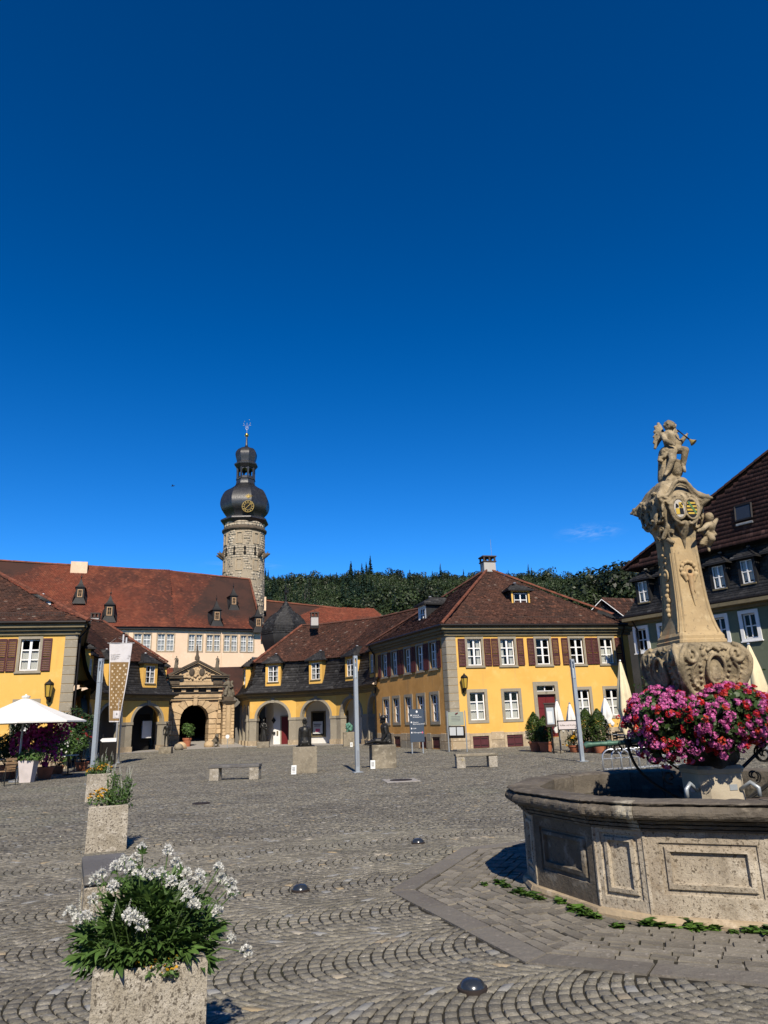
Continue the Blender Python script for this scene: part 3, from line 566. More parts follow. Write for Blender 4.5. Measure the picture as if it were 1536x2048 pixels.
# ---------------------------------------------------------------- building kit
def pane_set(fr,parent,u0,u1,z0,z1,n,cols,rows,bar=.025,joined=False,mb=None):
    du=(u1-u0)/cols; dz=(z1-z0)/rows; g=MB()
    for i in range(cols):
        for j in range(rows):
            a,b,c,d=u0+i*du,u0+(i+1)*du,z0+j*dz,z0+(j+1)*dz
            if not joined: g=MB()
            g.poly(fr.p(a,n,c),fr.p(b,n,c),fr.p(b,n,d),fr.p(a,n,d))
            if not joined: g.build('pane',M['glass'],parent)
    if joined: g.build('pane',M['glass'],parent)
def window(fr,parent,u0,u1,z0,z1,n=-.12,cols=2,rows=3,name='window',joined=False,curtain='low',open_=False,wmat='white_paint',post=.055,bar=.022,fw=.06,room=True,sub=None):
    """white casement: frame, centre post and glazing bars, panes, net curtain, the dim room behind"""
    m=MB(); fr.frame(m,u0,u1,z0,z1,fw,n-.05,n); uc=(u0+u1)/2; iu0,iu1,iz0,iz1=u0+fw,u1-fw,z0+fw,z1-fw
    if cols%2==0: fr.box(m,uc-post,uc+post,n-.045,n+.012,iz0,iz1)
    zt=iz1-(iz1-iz0)/rows*1.0
    for j in range(1,rows):
        z=iz0+(iz1-iz0)*j/rows; b=bar*(1.0 if j<rows-1 else 1.35)
        fr.box(m,iu0,iu1,n-.035,n+.004,z-b,z+b)
    if cols>2:
        for i in range(1,cols):
            if i*2==cols: continue
            u=iu0+(iu1-iu0)*i/cols; fr.box(m,u-bar,u+bar,n-.033,n+.002,iz0,iz1)
    w=m.build(name,M[wmat],parent) if sub is None else sub
    if sub is not None: m.build('window_frame',M[wmat],parent); w=parent
    pane_set(fr,w,iu0,iu1,iz0,iz1,n-.028,cols,rows,joined=joined)
    if curtain:
        c=MB(); zt=iz0+(iz1-iz0)*(.66 if curtain=='low' else 1.0); N=15; us=[iu0+(iu1-iu0)*i/N for i in range(N+1)]
        sides=[(0,N)] if curtain!='open' else [(0,4),(N-4,N)]
        for lo,hi in sides:
            P=[fr.p(us[i],n-.10+.018*math.sin(i*2.3),iz0) for i in range(lo,hi+1)]; T=[fr.p(us[i],n-.10+.012*math.sin(i*2.3+.4),zt) for i in range(lo,hi+1)]; k=len(P)
            c.add(P+T,[(i,i+1,k+i+1,k+i) for i in range(k-1)])
        c.build('curtain',M['curtain'],w,smooth=True)
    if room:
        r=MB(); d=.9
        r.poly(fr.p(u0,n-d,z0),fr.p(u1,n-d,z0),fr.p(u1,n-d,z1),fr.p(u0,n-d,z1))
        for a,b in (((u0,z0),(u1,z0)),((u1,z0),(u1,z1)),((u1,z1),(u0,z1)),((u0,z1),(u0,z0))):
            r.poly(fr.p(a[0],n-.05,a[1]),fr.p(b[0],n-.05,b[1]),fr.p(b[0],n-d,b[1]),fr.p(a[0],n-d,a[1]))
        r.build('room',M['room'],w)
    return w
def surround(fr,parent,u0,u1,z0,z1,t=.14,n1=.03,sill=True,tb=None,mat_='stone_grey',name='window_surround',d=.10):
    m=MB(); fr.frame(m,u0-t,u1+t,z0-(tb if tb is not None else t),z1+t,t,-d,n1,tb if tb is not None else t)
    if sill: fr.box(m,u0-t-.04,u1+t+.04,-.02,n1+.05,z0-t-.003,z0-t+.055)
    return m.build(name,M[mat_],parent)
def shutter_mesh(w,h):
    m=MB(); s=.045
    m.box((s/2,0,h/2),(s,.035,h)); m.box((w-s/2,0,h/2),(s,.035,h))
    for z in (s/2,h*.40,h-s/2): m.box((w/2,0,z),(w-2*s,.034,s))
    return m.mesh('shutter',M['shutter'])
def slat_mesh(w,h):
    m=MB(); s=.045; n=int(h/.082)
    for i in range(n):
        z=s+.03+(h-2*s-.05)*i/(n-1)
        if abs(z-h*.40)<.045: continue
        m.box((w/2,0,z),(w-2*s,.010,.046),RX(math.radians(-24)))
    return m.mesh('louvre',M['shutter'])
SHM={}
def shutter(fr,parent,u,z0,w=.41,h=1.52,n=.06):
    k=(w,h)
    if k not in SHM: SHM[k]=(shutter_mesh(w,h),slat_mesh(w,h))
    rz=math.atan2(fr.e.y,fr.e.x); loc=fr.p(u,n,z0)-ORG[root_of(parent).name]
    o=link('shutter',SHM[k][0],parent,loc,(0,0,rz+random.uniform(-.02,.02))); link('louvre',SHM[k][1],o,kind='stuff'); return o
def ridge_line(parent,a,b,matn='ridge_brown',r=.10,L=.36,name='ridge_tile',lift=.03,single=True):
    a,b=Vector(a),Vector(b); d=b-a; n=max(2,int(d.length/L)); st=d/n; org=ORG[root_of(parent).name]
    key=('ridge',round(r,3),round(st.length,3),matn)
    if key not in SHM:
        m=MB(); seg=8; V=[];F=[]; l=st.length*1.06
        for x,rr in ((0,r),(l,r*.86)):
            for k in range(seg+1):
                an=math.pi*(k/seg*1.16-.08); V.append((x,rr*math.cos(an),rr*math.sin(an)))
        for k in range(seg): F.append((k,k+1,seg+2+k,seg+1+k))
        F.append(tuple(range(seg+1))[::-1]); m.add(V,F); SHM[key]=m.mesh(name,M[matn],smooth=50)
    q=st.to_track_quat('X','Z').to_euler()
    mbj=None if single else MB()
    for i in range(n):
        p=a+st*i+Vector((0,0,lift+random.uniform(-.008,.008)))
        link(name,SHM[key],parent,p-org,(q.x+random.uniform(-.03,.03),q.y,q.z+random.uniform(-.02,.02)))
def roof_plane(parent,eA,eB,tops,name='roof_tiles',matn='tile_brown',under='tile_dark',kick=.0,kf=.18,**k):
    """eA,eB eave left-right seen from outside; tops: list from right to left"""
    eA,eB=Vector(eA),Vector(eB); tops=[Vector(t) for t in tops]
    polys=[]
    if kick:
        a=eA.lerp(tops[-1],kf)-Vector((0,0,kick)); b=eB.lerp(tops[0],kf)-Vector((0,0,kick)); polys=[[eA,eB,b,a],[a,b]+tops]
    else: polys=[[eA,eB]+tops]
    m=MB()
    for p in polys: m.add(p,[tuple(range(len(p)))])
    m.build('roof_deck',M[under],parent)
    return build_tiles(polys,name,M[matn],parent,**k)
def dormer(fr,parent,uc,zs,n0,w=.95,h=1.15,depth=2.4,win=(.62,.80),cheek='slate',front='plaster_yellow',rh=.65,ov=.22,cols=2,rows=2,roofm='slate',curtain='low',joined=True,sill=True,zbot=None,label=None,trim=None):
    """roof dormer: cheeks, painted front with casement, hipped slate roof"""
    u0,u1=uc-w/2,uc+w/2; z1=zs+h; zb=zs-.25 if zbot is None else zbot
    m=MB(); wu0,wu1=uc-win[0]/2,uc+win[0]/2; wz0=zs+.14; wz1=wz0+win[1]
    wall_holes(fr,m,u0,u1,zb,z1,[(wu0,wu1,wz0,wz1)],rev=.09,n=n0)
    d=m.build('dormer',M[front],parent,label=label)
    m=MB()
    for u,s in ((u0,-1),(u1,1)):
        P=[fr.p(u,n0,zb),fr.p(u,n0-depth,zb),fr.p(u,n0-depth,z1),fr.p(u,n0,z1)]
        m.poly(*(P if s<0 else P[::-1]))
    m.build('cheek',M[cheek],d)
    if trim:
        m=MB(); fr.frame(m,u0+.02,u1-.02,zs-.02,z1,(w-win[0])/2*.55,n0-.02,n0+.025,.10); m.build('front_trim',M[trim],d)
    if sill:
        m=MB(); fr.box(m,wu0-.08,wu1+.08,n0-.03,n0+.07,wz0-.09,wz0-.01); m.build('sill',M['cornice'],d)
    window(fr,d,wu0,wu1,wz0,wz1,n=n0-.05,cols=cols,rows=rows,joined=joined,curtain=curtain,post=.035,bar=.016,fw=.045,sub=1)
    # hipped roof
    e0,e1=u0-ov,u1+ov; zf=z1+.02; ap=n0-w*.55; za=z1+rh; bk=n0-depth-.3; zbk=za
    A=fr.p(e0,n0+ov,zf); B=fr.p(e1,n0+ov,zf); R1=fr.p(uc,ap,za); R2=fr.p(uc,bk,zbk); C=fr.p(e1,bk,zf); Dq=fr.p(e0,bk,zf)
    m=MB(); m.poly(A,B,R1); m.poly(B,C,R2,R1); m.poly(Dq,A,R1,R2); m.poly(A,Dq,C,B)
    m.poly(A,B,B-Vector((0,0,.07)),A-Vector((0,0,.07))); m.poly(B,C,C-Vector((0,0,.07)),B-Vector((0,0,.07))); m.poly(Dq,A,A-Vector((0,0,.07)),Dq-Vector((0,0,.07)))
    m.build('dormer_roof',M[roofm],d)
    if roofm=='slate':
        build_tiles([[A,B,R1],[B,C,R2,R1],[Dq,A,R1,R2]],'dormer_slate',M['slate'],d,tw=.24,te=.17,lift=.02,jit=.004,th=.012)
    m=MB(); m.ball(R1+Vector((0,0,.02)),(.11,.11,.06),8,6); m.build('ridge_cap',M['lead'],d)
    return d
def chimney(parent,c,w,d,z0,z1,rz=0,cap=True,matn='chimney_white'):
    T=Matrix.Translation(c)@Matrix.Rotation(rz,4,'Z'); m=MB(); m.T=T
    m.cbox((0,0,(z0+z1)/2),(w,d,z1-z0),.01); ch=m.build('chimney',M[matn],parent)
    m=MB(); m.T=T; m.cbox((0,0,z0+.12),(w*1.12,d*1.12,.24),.01); m.build('chimney_flashing',M['gutter'],ch)
    if cap:
        m=MB(); m.T=T; m.cbox((0,0,z1+.04),(w*1.16,d*1.16,.08),.01)
        for a in (-1,0,1):
            for b in (-1,1): m.box((a*w*.46,b*d*.46,z1+.21),(.10,.10,.26))
        m.cbox((0,0,z1+.38),(w*1.2,d*1.2,.09),.01); m.build('chimney_cap',M['chimney_cap'],ch)
    return ch
def offset_eave(P,o):
    """footprint polygon (ccw from above or cw) pushed out by o at every corner"""
    n=len(P); out=[]; area=sum(P[i].x*P[(i+1)%n].y-P[(i+1)%n].x*P[i].y for i in range(n)); sg=1 if area>0 else -1
    for i in range(n):
        a,b,c=P[i-1],P[i],P[(i+1)%n]; d1=(b-a).normalized(); d2=(c-b).normalized(); n1=Vector((d1.y,-d1.x,0))*sg; n2=Vector((d2.y,-d2.x,0))*sg
        bi=(n1+n2).normalized(); out.append(b+bi*(o/max(bi.dot(n1),.3)))
    return out
def quoins(parent,fr,end,zs,w,alt=.12,side=1,n1=.025,matn='stone_grey'):
    """dressed corner blocks on one facade; end=0 or L"""
    for i in range(len(zs)-1):
        ww=w+(alt if i%2==0 else 0.0); m=MB(); g=.008
        u0,u1=(0.0,ww) if end==0 else (fr.L-ww,fr.L)
        c=fr.p((u0+u1)/2,(n1-.06)/2,(zs[i]+zs[i+1])/2); R=RZ(math.atan2(fr.e.y,fr.e.x))
        m.cbox(c,(u1-u0-g*(0 if alt else 0),n1+.06,zs[i+1]-zs[i]-2*g),.012,R); m.build('quoin',M[matn],parent)
def yellow_house(name,label,faces,foot,apex,ends,eave_z=6.66,group=None,wallmats=None,skip_back=()):
    h=wthing(name,label,'house',faces[0]['A'])
    ev=offset_eave(foot,.42); n=len(foot)
    for fi,F in enumerate(faces):
        fr=Fr(F['A'],F['B']); wm=F.get('mat','plaster_yellow'); holes=[]
        for u in F['up']: holes.append((u-.425,u+.425,4.45,5.92))
        for u in F['lo']: holes.append((u-.44,u+.44,1.5,2.98))
        for u in F.get('cel',[]): holes.append((u-.47,u+.47,.03,.66))
        if 'door' in F: holes.append((F['door']-.56,F['door']+.56,.45,3.28))
        m=MB(); wall_holes(fr,m,0,fr.L,-.05,6.3,holes,rev=.22); wl=m.build('wall',M[wm],h)
        # plinth of dressed stones
        x=0.0
        blockers=[(u-.62,u+.62) for u in F.get('cel',[])]+([(F['door']-.78,F['door']+.78)] if 'door' in F else [])
        segs=[];cur=0.0
        for a,b in sorted(blockers): segs.append((cur,a)); cur=b
        segs.append((cur,fr.L))
        for a,b in segs:
            k=max(1,round((b-a)/.75)); 
            for z0,z1 in ((-.04,.42),(.42,.86)):
                for i in range(k):
                    ua,ub=a+(b-a)*i/k,a+(b-a)*(i+1)/k
                    if ub-ua<.05: continue
                    mm=MB(); c=fr.p((ua+ub)/2,-.01,(z0+z1)/2); mm.cbox(c,(ub-ua-.012,.10,z1-z0-.012),.014,RZ(math.atan2(fr.e.y,fr.e.x))); mm.build('plinth_stone',M['sand_base'] if random.random()<.6 else M['stone_grey'],h)
        for u in F['up']:
            surround(fr,h,u-.425,u+.425,4.45,5.92,.13,.03); 
            window(fr,h,u-.425,u+.425,4.45,5.92,rows=3,curtain=(None if fi==0 and round(u,2) in (5.87,8.03) else random.choice(['low','low','low','open'])))
            if F.get('shut',True):
                shutter(fr,h,u-.425-.13-.43,4.42); shutter(fr,h,u+.425+.13+.02,4.42)
        for u in F['lo']:
            surround(fr,h,u-.44,u+.44,1.5,2.98,.17,.03,sill=False); window(fr,h,u-.44,u+.44,1.5,2.98,rows=3,curtain='low')
        for u in F.get('cel',[]):
            surround(fr,h,u-.47,u+.47,.03,.66,.15,.035,sill=False,tb=.0,mat_='sand_base',name='cellar_surround')
            for s in (-1,1):
                mm=MB(); a,b=(u-.455,u-.008) if s<0 else (u+.008,u+.455); fr.box(mm,a,b,-.06,-.02,.045,.65)
                cs=mm.build('cellar_shutter',M['shutter'],h)
                mm=MB()
                for z in (.17,.52): fr.box(mm,min(a,b)+.02,max(a,b)-.05,-.021,-.010,z-.018,z+.018)
                mm.build('strap_hinge',M['black_metal'],cs)
        # cornice: two mouldings under the eave
        m=MB(); L=fr.L
        fr.box(m,-.12,L+.12,-.1,.10,6.10,6.28); fr.box(m,-.22,L+.22,-.1,.24,6.28,6.42); fr.box(m,-.36,L+.36,-.1,.38,6.42,6.60); m.build('cornice',M['cornice'],h)
        g=MB(); a=fr.p(-.44,.47,6.66); b=fr.p(L+.44,.47,6.66); g.tube([a,b],.075,10); g.build('gutter',M['gutter'],h)
        zq=[.86,1.28,1.70,2.12,2.54,2.96,3.38,3.80,4.22,4.64,5.06,5.48,5.86,6.11]
        for e in F.get('quoin',()): quoins(h,fr,e,zq,.55,alt=0.0)
    # roof
    m=MB()
    m.add([Vector((p.x,p.y,eave_z-.04)) for p in ev],[tuple(range(n))]); m.build('soffit',M['cornice'],h)
    E3=[Vector((p.x,p.y,eave_z)) for p in ev]
    for i,(a,b) in enumerate(ends):   # list of (index eA,index eB)
        roof_plane(h,E3[a],E3[b],[apex],kick=.22,kf=.2,tw=.18,te=.155,jit=.014)
    used=set()
    return h,E3
# ---------------------------------------------------------------- right yellow house
YB=YL+(YR-YC)*1.0
foot=[YL,YC,YR,YB]
apexR=Vector((6.75,46.4,11.05))
rh,E3=yellow_house('yellow_house','yellow two-storey house with dark red front door and hipped brown tile roof',
 [dict(A=YC,B=YR,up=[1.65,3.66,5.87,8.03,9.98],lo=[1.62,3.66,8.08,10.0],cel=[1.67,3.67],door=5.80,quoin=(0,)),
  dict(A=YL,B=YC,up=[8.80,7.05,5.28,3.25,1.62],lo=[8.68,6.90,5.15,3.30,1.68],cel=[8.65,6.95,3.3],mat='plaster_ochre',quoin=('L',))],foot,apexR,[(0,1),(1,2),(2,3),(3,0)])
frR=Fr(YC,YR); frRL=Fr(YL,YC)
for a in (1,2): ridge_line(rh,E3[a]+Vector((0,0,.05)),apexR,'ridge_red')
ridge_line(rh,apexR,E3[0]+Vector((0,0,.05)),'ridge_brown')
chimney(rh,(6.8,46.5,0),.82,.7,10.6,11.5,.25)
m=MB(); m.tube([Vector((7.1,46.5,11.9)),Vector((7.1,46.5,13.1))],.012,5); m.build('lightning_rod',M['lead'],rh)
dormer(frR,rh,5.55,7.92,-1.75,w=1.25,h=1.15,depth=2.0,win=(.86,.84),trim='plaster_yellow',rh=.55,cols=2,rows=2,front='slate',curtain=None)
dormer(frRL,rh,4.6,7.7,-1.5,w=1.15,h=1.1,depth=2.2,win=(.72,.72),rh=.55,front='white_wall',curtain=None)
# back walls
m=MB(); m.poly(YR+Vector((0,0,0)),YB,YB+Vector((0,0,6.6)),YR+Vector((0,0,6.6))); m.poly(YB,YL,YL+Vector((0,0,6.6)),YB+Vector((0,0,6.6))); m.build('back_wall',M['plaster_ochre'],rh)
# door, transom, steps, handrail
def front_door(fr,h,u):
    m=MB(); fr.frame(m,u-.78,u+.78,.0,3.48,.22,-.12,.035,0); fr.box(m,u-.56,u+.56,-.12,.03,2.78,2.93); m.build('door_surround',M['stone_grey'],h)
    d=MB(); fr.box(d,u-.56,u-.006,-.20,-.15,.45,2.78); fr.box(d,u+.006,u+.56,-.20,-.15,.45,2.78)
    for s in (-1,1):
        for z0,z1 in ((.62,1.15),(1.28,1.9),(2.02,2.62)): fr.box(d,u+s*.28-.19,u+s*.28+.19,-.15,-.132,z0,z1)
    door=d.build('door',M['red_door'],h); m=MB(); m.ball(fr.p(u-.06,-.10,1.5),.03,8,6); m.build('handle',M['gold_paint'],door)
    window(fr,h,u-.56,u+.56,2.95,3.26,n=-.14,cols=2,rows=1,name='transom_window',curtain=None,fw=.035,post=.03)
    m=MB(); 
    for i,(z,dp,wd) in enumerate(((.44,.55,.95),(.30,.85,1.05),(.16,1.15,1.15))):
        mm=MB(); fr.box(mm,u-wd,u+wd,.04,dp,-.02,z); mm.build('step',M['plinth'],h)
    m=MB(); m.tube([fr.p(u-1.25,.9,.9),fr.p(u-.75,.12,1.35)],.018,6); m.tube([fr.p(u-1.25,.9,0),fr.p(u-1.25,.9,.9)],.015,6); m.tube([fr.p(u+1.25,1.0,.9),fr.p(u+.75,.12,1.35)],.018,6); m.tube([fr.p(u+1.25,1.0,0),fr.p(u+1.25,1.0,.9)],.015,6)
    m.build('handrail',M['black_metal'],h)
    m=MB(); fr.box(m,u+.20,u+.48,-.131,-.125,1.75,2.2); m.build('door_notice',M['paper'],h)
    m=MB(); fr.box(m,u+.25,u+.43,-.124,-.12,1.86,2.0); m.build('notice_print',M['print_black'],h)
    fc=text_mesh('10',.15,M['print_black'],'house_number',.006)
    o=link('house_number',fc,h,fr.p(u,.034,2.82)-ORG[h.name],(math.pi/2,0,math.atan2(fr.e.y,fr.e.x)))
front_door(frR,rh,5.80)
m=MB(); frR.box(m,7.05,7.32,.0,.03,1.75,2.05); pl=m.build('wall_plaque',M['print_black'],rh); m=MB(); frR.box(m,7.08,7.18,.031,.034,1.8,2.0); frR.box(m,7.20,7.29,.031,.034,1.85,2.02); m.build('plaque_print',M['sign_white'],pl)
def downpipe(h,fr,u,z1=6.6,z0=0.1,n=.12,kick=.4):
    m=MB(); m.tube([fr.p(u,n+kick,z1),fr.p(u,n+kick*.9,z1-.12),fr.p(u,n,z1-.6),fr.p(u,n,z0)],.055,8); m.build('downpipe',M['gutter'],h)
downpipe(rh,frRL,.12); downpipe(rh,frR,11.0)
def snow_guard(h,a,b,z=.22):
    m=MB(); a,b=Vector(a),Vector(b); m.tube([a+Vector((0,0,.08)),b+Vector((0,0,.08))],.012,5); m.tube([a+Vector((0,0,.22)),b+Vector((0,0,.22))],.012,5); k=int((b-a).length/.12)
    for i in range(k+1): p=a.lerp(b,i/k); m.box(p+Vector((0,0,.12)),(.016,.016,.26))
    m.build('snow_guard',M['chimney_cap'],h)
snow_guard(rh,frR.p(4.4,-.35,7.02),frR.p(8.6,-.35,7.02)); snow_guard(rh,frR.p(.9,-.35,7.02),frR.p(2.2,-.35,7.02))
# ---------------------------------------------------------------- left yellow house
apexL=D(-85,1103,40.8); LB=LF+(LR-LC)
lh,E4=yellow_house('yellow_house','yellow two-storey house with dark red shutters behind the open white parasol',
 [dict(A=LF,B=LC,up=[10.9,8.9],lo=[11.0,8.9],cel=[],quoin=('L',)),
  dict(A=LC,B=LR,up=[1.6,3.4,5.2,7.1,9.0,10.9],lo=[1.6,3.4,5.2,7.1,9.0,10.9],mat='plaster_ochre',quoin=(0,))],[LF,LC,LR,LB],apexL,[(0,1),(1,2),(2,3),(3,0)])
frL=Fr(LF,LC); frLS=Fr(LC,LR)
ridge_line(lh,E4[1]+Vector((0,0,.05)),apexL,'ridge_red')
dormer(frLS,lh,5.6,7.95,-1.5,w=.8,h=.62,depth=1.6,win=(.5,.36),rh=.36,ov=.14,front='white_wall',cheek='white_wall',curtain=None)
downpipe(lh,frLS,.35); snow_guard(lh,frL.p(6.5,-.35,7.02),frL.p(12.2,-.35,7.02))
m=MB(); m.poly(LR,LB,LB+Vector((0,0,6.6)),LR+Vector((0,0,6.6))); m.build('back_wall',M['plaster_ochre'],lh)
def lantern(fr,u,z,lab):
    c=fr.p(u,.30,z); t=thing('wall_lantern',lab,'lantern',fr.p(u,0,z),math.atan2(fr.e.y,fr.e.x),'old lanterns on the yellow houses')
    y=-.30
    m=MB(); m.tube([(0,0,-.42),(0,-.14,-.46),(0,y,-.40)],.02,6); m.box((0,-.01,-.42),(.10,.03,.22)); m.build('bracket',M['black_metal'],t)
    m=MB(); m.lathe([(.03,-.44),(.09,-.38),(.10,-.32),(.13,-.30)],8,(0,y,0)); m.lathe([(.21,.26),(.22,.29),(.16,.37),(.07,.43),(.03,.50),(.001,.52)],6,(0,y,0))
    for k in range(6):
        a=2*math.pi*k/6; m.tube([(.13*math.cos(a),y+.13*math.sin(a),-.30),(.20*math.cos(a),y+.20*math.sin(a),.27)],.014,4)
    m.lathe([(.135,-.31),(.15,-.28)],6,(0,y,0)); m.lathe([(.195,.24),(.205,.27)],6,(0,y,0)); m.build('cage',M['black_metal'],t)
    m=MB(); m.lathe([(.115,-.29),(.185,.25)],6,(0,y,0)); m.build('lantern_glass',M['amber'],t)
    m=MB(); m.tube([(0,y,-.28),(0,y,.12)],.03,6); m.build('bulb_holder',M['canvas_cream'],t)
    return t
lantern(frR,.83,3.50,'black iron lantern on the corner of the house with the red door')
lantern(frL,12.0,3.50,'black iron lantern on the yellow wall above the open white parasol')
M['dim_hall']=mat('shade_grey_plaster',(.16,.15,.135),.95)  # shadow of the left gallery and gate flank put into the grey
# ---------------------------------------------------------------- curved arcade wings
def wing(name,label,P,end_left,dorm,lab_in):
    """P: facade polyline left->right seen from the square; one end segment turns round the gate passage"""
    h=wthing(name,label,'arcade',P[1]); nb=len(P)-1
    ns=[]
    segs=[Fr(P[i],P[i+1]) for i in range(nb)]
    for i in range(nb+1):
        if i==0: mvec=segs[0].n.copy()
        elif i==nb: mvec=segs[-1].n.copy()
        else:
            b=(segs[i-1].n+segs[i].n).normalized(); mvec=b/max(b.dot(segs[i].n),.35)
        ns.append(mvec)
    def at(i,n,z): return P[i]+ns[i]*n+Vector((0,0,z))
    for i,fr in enumerate(segs):
        endseg=(i==0 and end_left) or (i==nb-1 and not end_left); L=fr.L
        bays=[(0,L)] if not endseg else [(L*k/3,L*(k+1)/3) for k in range(3)]
        wallm=MB(); archm=MB(); capm=MB(); pierm=MB(); basem=MB()
        zsp=2.12; ztop=3.72
        for a,b in bays:
            bl=b-a; pw=.58 if not endseg else .26; o0,o1=a+pw,b-pw; uc=(o0+o1)/2; ra=(o1-o0)/2; rz=1.22 if not endseg else 1.0; N=16
            pts=[(uc-ra*math.cos(math.pi*k/N),zsp+rz*math.sin(math.pi*k/N)) for k in range(N+1)]
            for n,fl in ((0,1),(-.5,-1)):
                for k in range(N):
                    q=[fr.p(pts[k][0],n,pts[k][1]),fr.p(pts[k+1][0],n,pts[k+1][1]),fr.p(pts[k+1][0],n,ztop+.3),fr.p(pts[k][0],n,ztop+.3)]; wallm.poly(*(q if fl>0 else q[::-1]))
                for x0,x1 in ((a,o0),(o1,b)):
                    q=[fr.p(x0,n,zsp),fr.p(x1,n,zsp),fr.p(x1,n,ztop+.3),fr.p(x0,n,ztop+.3)]; wallm.poly(*(q if fl>0 else q[::-1]))
            for k in range(N): wallm.poly(fr.p(pts[k][0],0,pts[k][1]),fr.p(pts[k][0],-.5,pts[k][1]),fr.p(pts[k+1][0],-.5,pts[k+1][1]),fr.p(pts[k+1][0],0,pts[k+1][1]))
            # archivolt
            t=.17; out=[(uc-(ra+t)*math.cos(math.pi*k/N),zsp+(rz+t)*math.sin(math.pi*k/N)) for k in range(N+1)]; inn=[(uc-(ra-.02)*math.cos(math.pi*k/N),zsp+(rz-.02)*math.sin(math.pi*k/N)) for k in range(N+1)]
            for k in range(N):
                A0,A1,B0,B1=inn[k],inn[k+1],out[k],out[k+1]
                archm.hexa([fr.p(A0[0],.035,A0[1]),fr.p(A1[0],.035,A1[1]),fr.p(A1[0],-.3,A1[1]),fr.p(A0[0],-.3,A0[1]),fr.p(B0[0],.035,B0[1]),fr.p(B1[0],.035,B1[1]),fr.p(B1[0],-.3,B1[1]),fr.p(B0[0],-.3,B0[1])])
            if not endseg:
                k=MB(); fr.box(k,uc-.13,uc+.13,-.1,.07,zsp+rz-.05,zsp+rz+.36); k.build('keystone',M['stone_grey'],h)
            for x0,x1 in ((a,o0),(o1,b)):
                pierm2=MB(); fr.box(pierm2,x0,x1,-.5,.012,.42,zsp-.16); pierm2.build('pier',M['stone_grey'],h)
                c2=MB(); fr.box(c2,x0-.05*(x0>a),x1+.05*(x1<b),-.55,.06,zsp-.2,zsp); c2.build('pier_capital',M['stone_grey'],h)
                b2=MB(); fr.box(b2,x0-.05*(x0>a),x1+.05*(x1<b),-.55,.07,-.1,.42); b2.build('pier_base',M['sand_base'],h)
        wallm.build('arcade_wall',M['plaster_yellow'],h); archm.build('archivolt',M['stone_grey'],h)
        # gallery behind
        g=MB(); d=-2.2
        g.poly(at(i,d,-.1),at(i+1,d,-.1),at(i+1,d,3.9),at(i,d,3.9)); g.build('gallery_wall',M['white_wall'] if end_left else M['dim_hall'],h)  # left gallery carries its shade in the colour, right one stays white
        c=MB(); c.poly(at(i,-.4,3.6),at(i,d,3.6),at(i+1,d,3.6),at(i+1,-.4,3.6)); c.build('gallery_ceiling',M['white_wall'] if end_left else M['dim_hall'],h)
        f=MB(); f.poly(at(i,.3,.05),at(i+1,.3,.05),at(i+1,d,.06),at(i,d,.06)); f.poly(at(i,.3,-.1),at(i+1,.3,-.1),at(i+1,.3,.05),at(i,.3,.05)); f.build('gallery_floor',M['road'],h)
        # eave moulding, mansard and upper roof
        cm=MB()
        for (n0,z0),(n1,z1) in (((.0,3.62),(.16,3.72)),((.16,3.72),(.18,3.82)),((.18,3.82),(.40,3.92)),((.40,3.92),(.42,4.0)),((.42,4.0),(.58,4.04))):
            cm.poly(at(i,n0,z0),at(i+1,n0,z0),at(i+1,n1,z1),at(i,n1,z1))
        cm.build('eave_moulding',M['cornice'],h)
        gm=MB(); gm.tube([at(i,.60,4.06),at(i+1,.60,4.06)],.06,8); gm.build('gutter',M['gutter'],h)
        prof=[(.55,4.06),(.22,4.30),(-.10,4.75),(-.33,5.35),(-.48,6.0),(-.55,6.55)]
        polys=[[at(i,prof[k][0],prof[k][1]),at(i+1,prof[k][0],prof[k][1]),at(i+1,prof[k+1][0],prof[k+1][1]),at(i,prof[k+1][0],prof[k+1][1])] for k in range(len(prof)-1)]
        mm=MB(); 
        for p in polys: mm.poly(*p)
        mm.build('mansard',M['slate'],h); build_tiles(polys,'mansard_slate',M['slate'],h,tw=.28,te=.20,lift=.018,jit=.004,th=.012)
        up=[at(i,-.28,6.50),at(i+1,-.28,6.50),at(i+1,-5.0,9.95),at(i,-5.0,9.95)]
        # keep the inner edge from crossing over itself on the tight side
        mm=MB(); mm.poly(*up); bk=[at(i+1,-5.0,9.95),at(i+1,-9.2,6.6),at(i,-9.2,6.6),at(i,-5.0,9.95)]; mm.poly(*bk); mm.build('roof_deck',M['tile_dark'],h)
        build_tiles([up],'roof_tiles',M['tile_brown'],h,tw=.19,te=.165,jit=.014)
        if not endseg: ridge_line(h,at(i,-5.0,9.97),at(i+1,-5.0,9.97),'ridge_brown',r=.12,L=.42)
        # dormers
        for uc in (dorm(i,fr,endseg)):
            dormer(fr,h,uc,4.78,.02,w=1.28,h=1.62,depth=2.2,win=(.86,1.28),cheek='plaster_yellow',front='plaster_yellow',rh=.78,ov=.26,cols=2,rows=3,curtain='open',joined=False,zbot=4.55)
    ci=1 if end_left else nb-1
    ridge_line(h,at(ci,-.25,6.55),at(ci,-5.0,9.98),'ridge_red',r=.12,L=.42)
    return h,segs,at
rw,rseg,rat=wing('arcade_wing','curved yellow arcade with four wide arches and slate mansard dormers right of the gate',RW,True,lambda i,fr,e: [fr.L*.5] if not e else [fr.L*.42],None)
ch=chimney(rw,(-6.3,61.2,0),.62,.5,9.4,10.35,.2)
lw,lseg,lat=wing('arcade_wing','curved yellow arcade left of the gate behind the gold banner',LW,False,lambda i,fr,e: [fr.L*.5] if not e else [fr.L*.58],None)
c=lat(4,-5.0,0)+Vector((-.9,.6,0)); ch=chimney(lw,(c.x,c.y,0),.62,.5,9.4,10.35,.2)
